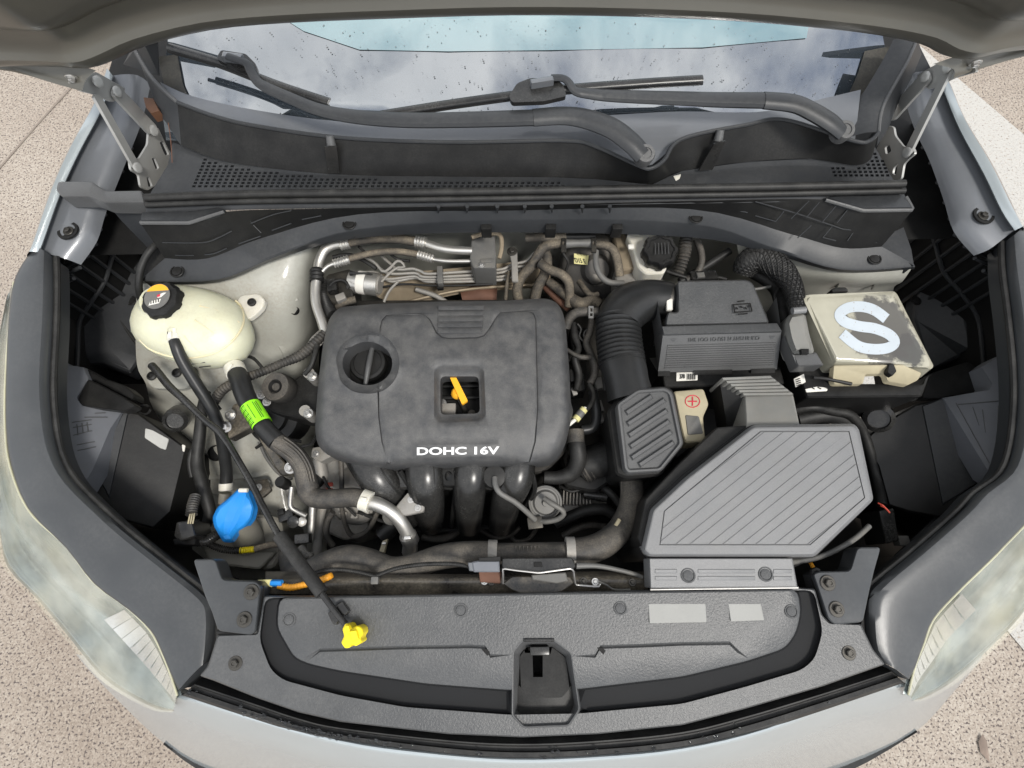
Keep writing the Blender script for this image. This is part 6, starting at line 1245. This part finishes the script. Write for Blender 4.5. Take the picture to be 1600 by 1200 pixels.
# ------------------------------------------------------------------ battery cover
BC = thing('battery_cover', 'black grained battery cover with a finely ribbed front face', 'battery cover', (1120, 520, .72))
build(relief(rnd([(1058, 439), (1166, 437), (1176, 442), (1202, 505), (1039, 509), (1043, 488), (1060, 488)], 5), plane((1058, 439, .935), (1166, 437, .935), (1040, 508, .925)), outer_dz=-.004, loops=[(inset(rnd([(1058, 439), (1166, 437), (1176, 442), (1202, 505), (1039, 509), (1043, 488), (1060, 488)], 5), 2), 0)], skirt=.10), 'top_lid', M['grain'], BC)
build(slab([(1034, 510), (1214, 505), (1222, 518), (1037, 523)], .928, .03, 1.5, r=1), 'front_ledge', M['grain'], BC)
FT = [(1036, 522, .924), (1221, 517, .924)]; FB = [(1028, 582, .868), (1214, 577, .868)]
def fp(u, v, o=0.0): return P(*FT[0]).lerp(P(*FT[1]), u).lerp(P(*FB[0]).lerp(P(*FB[1]), u), v)+V((0, -.7*o, .7*o))
build(MB().add([fp(0, 0), fp(1, 0), fp(1, 1), fp(0, 1), fp(0, 1)+V((0, .05, -.05)), fp(1, 1)+V((0, .05, -.05)), fp(1, 0)+V((.003, .07, 0)), fp(0, 0)+V((-.003, .07, 0)), fp(1, 1)+V((.0, .12, 0)), fp(0, 1)+V((0, .12, 0))], [(3, 2, 1, 0), (4, 5, 2, 3), (1, 2, 8, 6), (0, 7, 9, 3)]), 'front_face', M['lid_dark'], BC)
for k in range(11):
    v = .30+k*.058; build(loft([[fp(.05, v-.018), fp(.96, v-.018)], [fp(.05, v-.008, .0022), fp(.96, v-.008, .0022)], [fp(.05, v+.010, .0022), fp(.96, v+.010, .0022)], [fp(.05, v+.018), fp(.96, v+.018)]], 1, 1, smooth=False), 'face_rib', M['lid_dark'], BC)
build(lettering('CLB 811SNT N 15U O1 OO1 3M1', fp(.82, .11, .0006), fp(.22, .115, .0006), fp(.82, .205, .0006), weight=0), 'embossed_text', M['grain'], BC)
for u in (.07, .90): build(loft([[fp(u, .12, .001), fp(u+.05, .12, .001)], [fp(u+.02, .2, .001), fp(u+.03, .2, .001)]], 1, 1, smooth=False), 'arrow_mark', M['grain'], BC)
for a, b in ((.0, .10), (.30, .62), (.78, .98)): build(MB().add([fp(a, .96, .002), fp(b, .96, .002), fp(b, 1.08, .003), fp(a, 1.08, .003)], [(3, 2, 1, 0)]), 'front_tab', M['plastic'], BC)
em = MB()
for x0, y0, x1, y1 in ((1146, 476, 1172, 474), (1172, 474, 1175, 486), (1175, 486, 1148, 488), (1148, 488, 1146, 476), (1153, 471, 1163, 470), (1154, 491, 1168, 490), (1150, 480, 1153, 483), (1157, 478, 1160, 481), (1164, 480, 1167, 483), (1170, 477, 1171, 480)):
    em.merge(tube([(x0, y0, .9325), (x1, y1, .9325)], 1.1, 6, smooth=False))
build(em, 'moulded_symbol', M['plastic'], BC, kind='stuff')
BT = thing('battery', 'black car battery under the ribbed cover with a white 370 sticker', 'battery', (1120, 610, .55))
build(slab([(1034, 578), (1218, 573), (1226, 600), (1038, 606)], .862, .16, 2, r=3), 'battery_case', M['plastic'], BT)
lz = .8635; q = [(1057, 582), (1090, 581), (1090, 594), (1056.5, 595.5)]
build(sticker(q, lz+.0005, r=1), 'white_sticker', M['white'], BT)
build(lettering('370', P(1062, 592, lz+.001), P(1070, 591.7, lz+.001), P(1062, 585, lz+.001), weight=.02), 'sticker_number', M['ink'], BT)
for k in range(9): build(quad3([P(1073+k*1.6, 593 if k % 3 else 594, lz+.0012), P(1073.8+k*1.6+(k % 2)*.3, 593, lz+.0012), P(1074+k*1.6+(k % 2)*.3, 584, lz+.0012), P(1073.2+k*1.6, 584, lz+.0012)]), 'barcode_bar', M['ink'], BT)
build(slab([(1045, 600), (1130, 596), (1150, 780), (1060, 790)], .70, .1, 3, r=5), 'battery_tray', M['plastic_dark'], BT)
TC = thing('terminal_cover', 'dirty tan battery terminal cover with a red plus symbol', 'terminal cover', (1080, 650, .82))
zt = .885
build(slab([(1052, 612), (1099, 608), (1107, 632), (1098, 652), (1102, 690), (1070, 692), (1064, 670)], zt, .05, 2.5, r=4), 'cover_shell', M['tan'], TC)
build(slab([(1070, 648), (1092, 650), (1099, 678), (1074, 680)], zt+.0015, .003, 1.5, r=3), 'grained_panel', M['lampgrey'], TC)
build(tube([P(1082+11.5*math.cos(a), 627+9.5*math.sin(a), zt+.0005) for a in np.linspace(0, 2*math.pi, 26)], .8, 6, smooth=False), 'red_ring', M['red'], TC)
for a, b in (((1075, 627), (1089, 627)), ((1082, 620), (1082, 634))): build(tube([(*a, zt+.0005), (*b, zt+.0005)], 1.1, 6, smooth=False), 'plus_sign', M['red'], TC)
# ------------------------------------------------------------------ air duct
AD = thing('air_duct', 'pale grey air duct with pleated top feeding the air filter box', 'air duct', (1190, 640, .75))
DP = [(1124, 590), (1205, 587), (1216, 596), (1238, 618), (1247, 664), (1160, 668), (1150, 640)]
FR = [[(1166, 600), (1222, 598)], [(1160, 618), (1238, 616)]]
for k in range(6):
    t = k/5; x0, y0 = lerp(1128, 1160, t), lerp(590, 614, t); x1, y1 = lerp(1204, 1237, t), lerp(587, 613, t); z = lerp(.925, .912, t)
    build(slab([(x0, y0), (x1, y1), (x1+2, y1+3.6), (x0+2, y0+3.8)], z, .07, .8, r=1), 'pleat', M['duct'], AD)
build(relief([(1129, 592), (1206, 589), (1240, 616), (1162, 620)], plane((1129, 592, .916), (1206, 589, .916), (1162, 620, .903)), skirt=.06), 'pleat_core', M['plastic_dark'], AD)
build(relief(rnd([(1163, 619), (1239, 617), (1250, 668), (1166, 672)], 2), plane((1163, 619, .908), (1239, 617, .908), (1166, 672, .93)), outer_dz=-.003, loops=[(inset(rnd([(1163, 619), (1239, 617), (1250, 668), (1166, 672)], 2), 2), 0)], skirt=.08), 'duct_face', M['duct'], AD)
build(relief([(1124, 592), (1163, 620), (1166, 690), (1140, 690)], plane((1124, 592, .905), (1163, 620, .90), (1140, 690, .84)), skirt=.05), 'duct_side', M['plastic_dark'], AD)
for k in range(5): build(tube([(1127+k*2.4, 600+k*12, .897-k*.008), (1152+k*2, 616+k*9, .896-k*.006)], 1.4, 6), 'side_pleat', M['plastic'], AD)
# ------------------------------------------------------------------ air filter box
AB = thing('air_filter_box', 'large grey air filter box with diagonal grooves across its lid', 'air filter box', (1190, 800, .65))
AO = rnd([(1176, 664), (1334, 662), (1342, 670), (1365, 781), (1272, 870), (1014, 870), (1003, 860), (1018, 795), (1072, 745)], 6)
zl = plane((1180, 664, .955), (1340, 664, .955), (1015, 868, .945))
INN = [(1188, 673), (1327, 673), (1352, 778), (1266, 852), (1030, 852), (1037, 798)]
lines = []
for k in range(14):
    c0 = 668+k*20.6+(k % 2)*3
    r = clipline((1000, c0+.80*(1150-1000)), (1400, c0+.80*(1150-1400)), inset(INN, 1.2))
    if not r: continue
    if math.hypot(r[1][0]-r[0][0], r[1][1]-r[0][1]) < 22: continue
    lines += [(off(list(r), 1.2), 0), (list(r), -.0022), (off(list(r), -1.2), 0)]
build(relief(AO, zl, outer_dz=-.010, loops=[(inset(AO, 4), -.001), (inset(AO, 6), 0), (INN, 0), (inset(INN, 1.0), -.0020), (inset(INN, 2.2), -.0006)], lines=[], skirt=.035), 'lid', M['lid'], AB, ang=22)
gm_ = relief(inset(INN, 2.0), lambda x, y: zl(x, y)+.0004, lines=[([((p[0]), p[1]) for p in l], d) for l, d in lines], skirt=.0)
build(gm_, 'grooved_panel', M['lid'], AB, ang=16)
build(relief(rnd([(1172, 664), (1334, 662), (1342, 670), (1365, 781), (1272, 872), (1014, 874), (1001, 862), (1015, 792), (1068, 742)], 6), lambda x, y: zl(x, y)-.020, skirt=.22, splay=.004), 'box_body', M['plastic'], AB)
build(slab([(1120, 668), (1178, 664), (1070, 750), (1016, 800), (1004, 858), (996, 840), (1008, 780), (1060, 725)], .925, .18, 2, r=3), 'box_shoulder', M['plastic'], AB)
FS = [(1014, 872), (1238, 872), (1246, 917), (1016, 919)]
zfn = plane((1014, 872, .940), (1238, 872, .940), (1016, 919, .934))
FAS = build(relief(rnd(FS, 2), zfn, outer_dz=-.003, loops=[(inset(rnd(FS, 2), 1.6), 0)], skirt=.04), 'front_scoop', M['lid'], AB)
for x0, x1 in ((1023, 1058), (1090, 1180), (1208, 1238)):
    for y in (889, 900): 
        q = [(x0, y), (x1, y), (x1, y+7), (x0, y+7)]; build(relief(q, lambda x, yy: zfn(x, yy)+.0012, outer_dz=-.0014, loops=[(inset(q, 1.2), 0)], skirt=.001), 'raised_pad', M['lid'], FAS)
for x, y in ((1075, 899), (1196, 897)): 
    p = P(x, y, zfn(x, y)); inst('push_clip', CLIP, FAS, p, V((0, 0, 1)), 11.5*mpp(p))
build(tube([(1016, 921, .93), (1247, 918, .93)], 1.6, 8, smooth=False), 'metal_edge', M['steel'], FAS)
hosething('vent_tube', 'grey flexible tube with a white end leaving the corner of the air filter box', 'tube', [(1232, 878, .90), (1248, 877, .89), (1275, 872, .88), (1305, 860, .87), (1335, 842, .86), (1358, 822, .85)], [5.5, 4.2, 4.2, 4.2, 4.2, 4.2], 'lampgrey', seg=10)
hosething('orange_lead', 'short orange-brown lead below the grey tube beside the cross member', 'cable', [(1266, 878, .87), (1270, 886, .868), (1276, 896, .866)], 3.2, 'orange', seg=8)
for lab, o in (('thin red wire curling beside the air filter lid corner', 0), ('second thin red wire beside the air filter lid corner', 4)):
    hosething('wire', lab, 'wire', [(1372+o, 786+o, .84), (1380+o, 790+o, .845), (1386+o, 797+o, .84)], 1.3, 'redplug', seg=6)
cn = thing('wiring_connector', 'black wiring connector in the shade beyond the air filter box corner', 'connector', (1380, 830, .70))
build(slab([(1372, 798), (1396, 794), (1404, 845), (1384, 850)], .80, .06, 2, r=3), 'connector_body', M['plastic_gloss'], cn); build(box(P(1408, 845, .77), .02, .018, .02), 'pale_tab', M['lampgrey'], cn)
hosething('loom', 'black loom looping in the shade behind the air filter box', 'cable', [(1242, 640, .80), (1270, 636, .81), (1300, 642, .80), (1330, 650, .79), (1350, 680, .76), (1368, 740, .73), (1378, 790, .75)], 8, 'wire', seg=10)
hosething('hose', 'dull black hose below the fuse box front', 'hose', [(1246, 655, .77), (1285, 648, .78), (1320, 655, .77), (1340, 672, .75)], 13, 'rubber', seg=14)
# ------------------------------------------------------------------ fuse box
FB_ = thing('fuse_box', 'square fuse box with a stained tan cover stencilled with a white S', 'fuse box', (1350, 530, .75))
stain(M['fuse'], tuple(P(1425, 545, .936)-ORI[FB_.name]), .035, (.05, .05, .048)); stain(M['fuse'], tuple(P(1376, 512, .936)-ORI[FB_.name]), .07, (.07, .066, .06))
FO = rnd([(1252, 461), (1397, 455), (1402, 460), (1459, 572), (1455, 577), (1303, 570)], 3)
zfz = plane((1252, 461, .945), (1397, 455, .945), (1303, 570, .925))
build(relief(FO, zfz, outer_dz=-.012, loops=[(inset(FO, 6), -.003), (inset(FO, 12), 0)], skirt=.035, splay=.006), 'cover', M['fuse'], FB_)
FL = [(1302, 571), (1410, 570), (1440, 583), (1434, 594), (1418, 602), (1386, 596), (1382, 584), (1352, 585), (1348, 600), (1303, 601), (1300, 594)]
build(relief(rnd(FL, 3), plane((1302, 571, .922), (1440, 575, .922), (1303, 600, .893)), outer_dz=-.002, loops=[(inset(rnd(FL, 3), 1.5), 0)], skirt=.012), 'front_flap', M['tan'], FB_)
build(slab([(1388, 569), (1396, 568), (1401, 580), (1394, 588), (1386, 582)], .928, .01, 1.5, r=2), 'latch_tab', M['plastic'], FB_)
zs = lambda x, y: zfz(x, y)+.0006
SC = [(1385, 498), (1366, 484.5), (1346, 479), (1325, 481), (1312, 491), (1320, 502.5), (1342, 509.5), (1368, 513.5), (1390, 523), (1398, 535), (1387, 543.5), (1364, 545.5), (1340, 540), (1316, 521)]
SC = cat2(SC, 5); hw = 8.2
sl, sr = off(SC, hw), off(SC, -hw)
build(relief([tuple(q) for q in sl]+[tuple(q) for q in sr[::-1]], lambda x, y: zfz(x, y)+.0008, skirt=.0006), 'stencil_letter', M['stencil'], FB_)
build(slab([(1250, 470), (1300, 572), (1300, 600), (1440, 600), (1452, 585), (1440, 620), (1260, 622), (1238, 560)], .88, .14, 3, r=4), 'base', M['plastic'], FB_)
build(sticker([(1240, 592), (1256, 584), (1259, 597), (1243, 605)], .884, r=1), 'small_sticker', M['white'], FB_); build(sticker([(1258, 608), (1276, 604), (1294, 606), (1292, 611), (1260, 613)], .8825, r=1), 'small_sticker', M['white'], FB_)
for k in range(4): build(tube([(1243+k*.5, 594+k*3, .8855), (1250+k*.8, 591+k*3, .8855)], .7, 5, smooth=False), 'sticker_print', M['ink'], FB_)
for x in (1268, 1278, 1290): build(tube([(x, 605, .884), (x+5, 608, .884)], .8, 5, smooth=False), 'sticker_print', M['ink'], FB_)
build(tube([(1270, 590, .905), (1292, 592, .9), (1330, 600, .895)], 3, 8), 'base_lip', M['plastic'], FB_)
SH = thing('harness_cover', 'taped grey cable cover lying along the side of the fuse box', 'cable cover', (1256, 530, .88))
build(relief(rnd([(1234, 490), (1258, 488), (1264, 520), (1272, 548), (1270, 552), (1240, 552), (1232, 530), (1227, 505)], 4), .94, outer_dz=-.014, loops=[(inset(rnd([(1234, 490), (1258, 488), (1264, 520), (1272, 548), (1270, 552), (1240, 552), (1232, 530), (1227, 505)], 4), 6), 0)], skirt=.04), 'taped_cover', M['duct'], SH)
build(relief(rnd([(1225, 523), (1232, 540), (1240, 553), (1275, 550), (1287, 571), (1246, 573)], 3), .925, outer_dz=-.004, loops=[(inset(rnd([(1225, 523), (1232, 540), (1240, 553), (1275, 550), (1287, 571), (1246, 573)], 3), 2.5), 0)], skirt=.03), 'cover_end', M['lid_dark'], SH)
build(slab([(1251, 545), (1264, 545), (1264, 553), (1252, 553)], .944, .006, 1, r=1), 'cover_latch', M['plastic'], SH)
build(tube([(1238, 486, .945), (1258, 484, .945)], 5.5, 12, smooth=False), 'cable_tie', M['lid'], SH)
BS = hosething('braided_loom', 'thick black braided wiring loom arching down beside the fuse box', 'cable', [(1160, 428, .87), (1168, 412, .885), (1184, 404, .895), (1202, 408, .90), (1222, 424, .905), (1236, 444, .915), (1243, 466, .925), (1247, 492, .93)], [14, 19, 21, 20, 18, 15, 13, 11], 'braid', seg=26, corr=(4, .5))
br = MB(); base = [(1160, 428, .87), (1168, 412, .885), (1184, 404, .895), (1202, 408, .90), (1222, 424, .905), (1236, 444, .915), (1243, 466, .925), (1247, 492, .93)]; rads = [14, 19, 21, 20, 18, 15, 13, 11]
C_b = cat([P(*q) for q in base], 8); R_b = np.interp(np.linspace(0, 7, len(C_b)), range(8), rads)
for k in range(14):
    for sg in (-1, 1):
        pts = []
        for i, c in enumerate(C_b):
            t = (C_b[min(i+1, len(C_b)-1)]-C_b[max(i-1, 0)]).normalized(); u = t.cross(V((0, 0, 1))).normalized(); v_ = t.cross(u); a = 2*math.pi*k/14+sg*i*.10; pts.append(c+(u*math.cos(a)+v_*math.sin(a))*(R_b[i]+.6)*mpp(c))
        br.merge(tube(pts, .9, 4, step=9, smooth=False, caps=False))
build(br, 'braid_strand', M['wire'], BS, kind='stuff')
hosething('cable', 'black cable bundle beside the braided loom behind the battery cover', 'cable', [(1172, 424, .86), (1195, 436, .865), (1214, 452, .87), (1222, 474, .875), (1226, 500, .88), (1230, 530, .87)], [9, 10, 11, 12, 10, 8], 'wire', seg=12)
hosething('cable', 'thin pale metal rod crossing behind the battery cover corner', 'rod', [(1178, 452, .88), (1192, 450, .88), (1204, 447, .88)], 2.4, 'lampgrey', seg=8)
hosething('cable', 'thin looped wire behind the battery cover corner', 'cable', [(1216, 450, .89), (1210, 462, .89), (1212, 478, .885), (1208, 492, .88)], 2, 'wire', seg=8)
build(slab([(1298, 452), (1306, 449), (1322, 449), (1326, 456), (1300, 458)], .93, .02, 2, r=3), 'foam_pad', M['rubber'], None, 'small black foam pad tucked behind the rear edge of the fuse box', None, 'pad')
# leftover leaf speck on the tray
build(slab([(1052, 275), (1064, 272), (1062, 279), (1056, 283)], 1.021, .002, .5, r=1), 'leaf_scrap', M['whiteplas'], None, 'tiny pale leaf scrap lying on the scuttle tray', None, 'leaf')
# ------------------------------------------------------------------ smaller hoses, castings and brackets that fill the gaps
for lab, pts, r, m in (
    ('dark hose curving low in front of the gearbox below the intake box', [(868, 818, .72), (890, 808, .73), (915, 798, .735), (945, 796, .735), (962, 806, .73)], 9, 'rubber'),
    ('second dark hose running under the purge valve towards the radiator hose', [(880, 838, .66), (900, 826, .67), (925, 820, .67), (950, 824, .66)], 6, 'hose'),
    ('grey taped cable beside the alternator casing', [(520, 800, .74), (512, 815, .73), (510, 835, .72), (520, 852, .70)], 5, 'hose'),
    ('thin black wire draped over the front casting', [(505, 745, .80), (512, 760, .80), (522, 772, .79), (540, 790, .76), (556, 806, .74)], 2.2, 'wire'),
    ('black cable rising beside the corner of the engine cover over the mount', [(476, 585, .86), (486, 572, .868), (492, 555, .872), (496, 540, .87)], 4, 'wire'),
    ('thin hose behind the metal pump under the alloy pipes', [(520, 402, .84), (545, 398, .84), (570, 408, .835), (588, 420, .83)], 3.2, 'rubber'),
    ('pair of twisted leads under the fat alloy pipe', [(560, 385, .85), (580, 400, .845), (600, 392, .845), (620, 404, .84), (640, 408, .84)], 2.2, 'wire'),
    ('dull pipe slanting down behind the rear edge of the engine cover', [(650, 452, .78), (680, 462, .775), (700, 474, .77)], 4, 'alu_dull'),
    ('dark hose from the brake booster down to the intake elbow', [(905, 440, .83), (916, 455, .84), (925, 462, .845), (935, 460, .845)], 5, 'hose_mud'),
    ('thin hose hugging the side of the corrugated intake', [(936, 520, .85), (938, 545, .85), (942, 575, .85), (946, 610, .84)], 3.5, 'rubber'),
    ('black hose below the fuse box running to the lamp box', [(1300, 628, .79), (1335, 624, .79), (1365, 630, .785), (1400, 628, .78)], 5, 'rubber'),
    ('thin wire hanging beside the pale wing below the cream tank', [(305, 600, .80), (318, 615, .80), (330, 622, .80), (345, 640, .79)], 2, 'wire'),
    ('thin black lead crossing the wing beneath the bonnet stay', [(400, 700, .70), (420, 690, .71), (445, 700, .71), (462, 720, .71)], 2.4, 'wire')):
    hosething('cable' if r < 4 else 'hose', lab, 'cable' if r < 4 else 'hose', pts, r, m, seg=10)
wt = thing('thermostat_housing', 'dusty cast thermostat housing beside the ribbed hose sleeve', 'casting', (505, 735, .70))
build(tube([(498, 716, .80), (502, 742, .79), (500, 770, .76)], [9, 11, 10], 16), 'cast_neck', M['alu_dull'], wt)
build(slab([(488, 700), (512, 696), (520, 712), (500, 722), (486, 714)], .825, .03, 1.5, r=3), 'cast_flange', M['alu_dull'], wt)
bolt(494, 709, .826, 5, wt, True); bolt(512, 705, .826, 5, wt, True)
build(lathe(P(494, 750, .79), V((.1, -.3, 1)), [(.016, -.02), (.017, .006), (.012, .012)], 18), 'temperature_sensor', M['plastic'], wt)
pl_ = thing('wiring_connector', 'small black plug clipped to the pale wing beside the service valve', 'connector', (448, 806, .70))
build(box(P(449, 806, .735), .03, .02, .022, .3), 'plug_body', M['plastic_gloss'], pl_); build(box(P(440, 800, .745), .012, .012, .012, .3), 'plug_latch', M['plastic'], pl_)
bk2 = thing('cable_bracket', 'bent pale metal bracket on the wing beside the lamp box', 'bracket', (272, 760, .66))
build(slab([(268, 742), (280, 738), (284, 770), (276, 800), (266, 798), (272, 770)], .70, .004, 1, r=2), 'bracket_plate', M['inner'], bk2); bolt(274, 756, .701, 4, bk2)
for x, y, z, w_ in ((905, 525, .80, .03), (930, 540, .80, .02), (900, 620, .79, .028), (915, 600, .79, .02)):
    pass
gp2 = thing('sensor_block', 'black ribbed sensor block deep in the gap beside the engine cover', 'sensor', (905, 530, .76))
build(slab([(890, 515), (915, 512), (920, 548), (894, 550)], .81, .05, 2, r=2), 'block_body', M['plastic'], gp2)
for k in range(4): build(box(P(904, 520+k*8, .812), .024, .003, .006, .05), 'block_rib', M['plastic_gloss'], gp2)
gp3 = thing('coil_connector', 'black coil connector with pale lead ends beside the engine cover', 'connector', (902, 600, .76))
build(slab([(890, 585), (912, 582), (916, 610), (893, 612)], .82, .05, 2, r=2), 'connector_body', M['plastic_gloss'], gp3); build(box(P(897, 612, .825), .01, .016, .008, .3), 'lead_end', M['alu_dull'], gp3)
for lab, pts, r, m in (
    ('thin black lead running beside the four brake lines', [(590, 450, .80), (630, 444, .815), (670, 446, .82), (720, 446, .82), (770, 444, .82)], 1.8, 'wire'),
    ('short dusty hose stub with a clamp behind the oil filler corner', [(528, 480, .82), (540, 472, .83), (556, 468, .83)], 6, 'hose_mud'),
    ('black wire arching over the valve block beside the metal pump', [(512, 452, .845), (522, 440, .855), (538, 438, .855), (546, 450, .85)], 2.2, 'wire'),
    ('thin dusty tube dropping beside the first mud-dusted heater hose', [(796, 424, .84), (792, 445, .83), (790, 468, .81)], 3, 'hose_mud'),
    ('black lead looping between the booster label and the heater hoses', [(880, 396, .86), (888, 410, .855), (884, 426, .855), (892, 440, .85)], 2.2, 'wire'),
    ('dark cable trailing from the brake fluid reservoir into the shade', [(1042, 424, .85), (1060, 430, .85), (1085, 436, .845), (1110, 432, .84), (1135, 436, .84)], 3.2, 'wire'),
    ('black taped branch leaving the loom beside the lamp box', [(312, 690, .79), (300, 705, .785), (296, 725, .78), (300, 745, .77)], 4, 'wire'),
    ('thin grey tube on the pale wing under the black mount arm', [(405, 690, .70), (416, 715, .69), (436, 740, .68), (456, 748, .69)], 2.6, 'lampgrey'),
    ('black wire bridging the ribbed casting and the purge valve', [(876, 760, .75), (892, 768, .755), (914, 764, .75), (936, 768, .74)], 2.4, 'wire'),
    ('dull hose end under the front edge of the intake box', [(940, 760, .74), (956, 772, .745), (970, 790, .74)], 7, 'rubber')):
    hosething('cable' if r < 4 else 'hose', lab, 'cable' if r < 4 else 'hose', pts, r, m, seg=10)
wb = thing('wing_bracket', 'black pressed bracket bolted to the pale wing above the washer tank', 'bracket', (400, 770, .63))
build(slab([(392, 752), (418, 748), (424, 766), (410, 778), (394, 772)], .672, .008, 1, r=3), 'bracket_plate', M['blackmetal'], wb); bolt(404, 762, .673, 6, wb, True)
rl = thing('relay_block', 'small black relay block fixed behind the battery cover edge', 'relay', (1100, 432, .80))
build(slab([(1078, 424), (1118, 422), (1124, 436), (1082, 438)], .86, .05, 1.5, r=2), 'relay_body', M['plastic_gloss'], rl); build(slab([(1088, 426), (1100, 425), (1102, 433), (1090, 434)], .864, .006, 1), 'relay_cap', M['lampgrey'], rl)
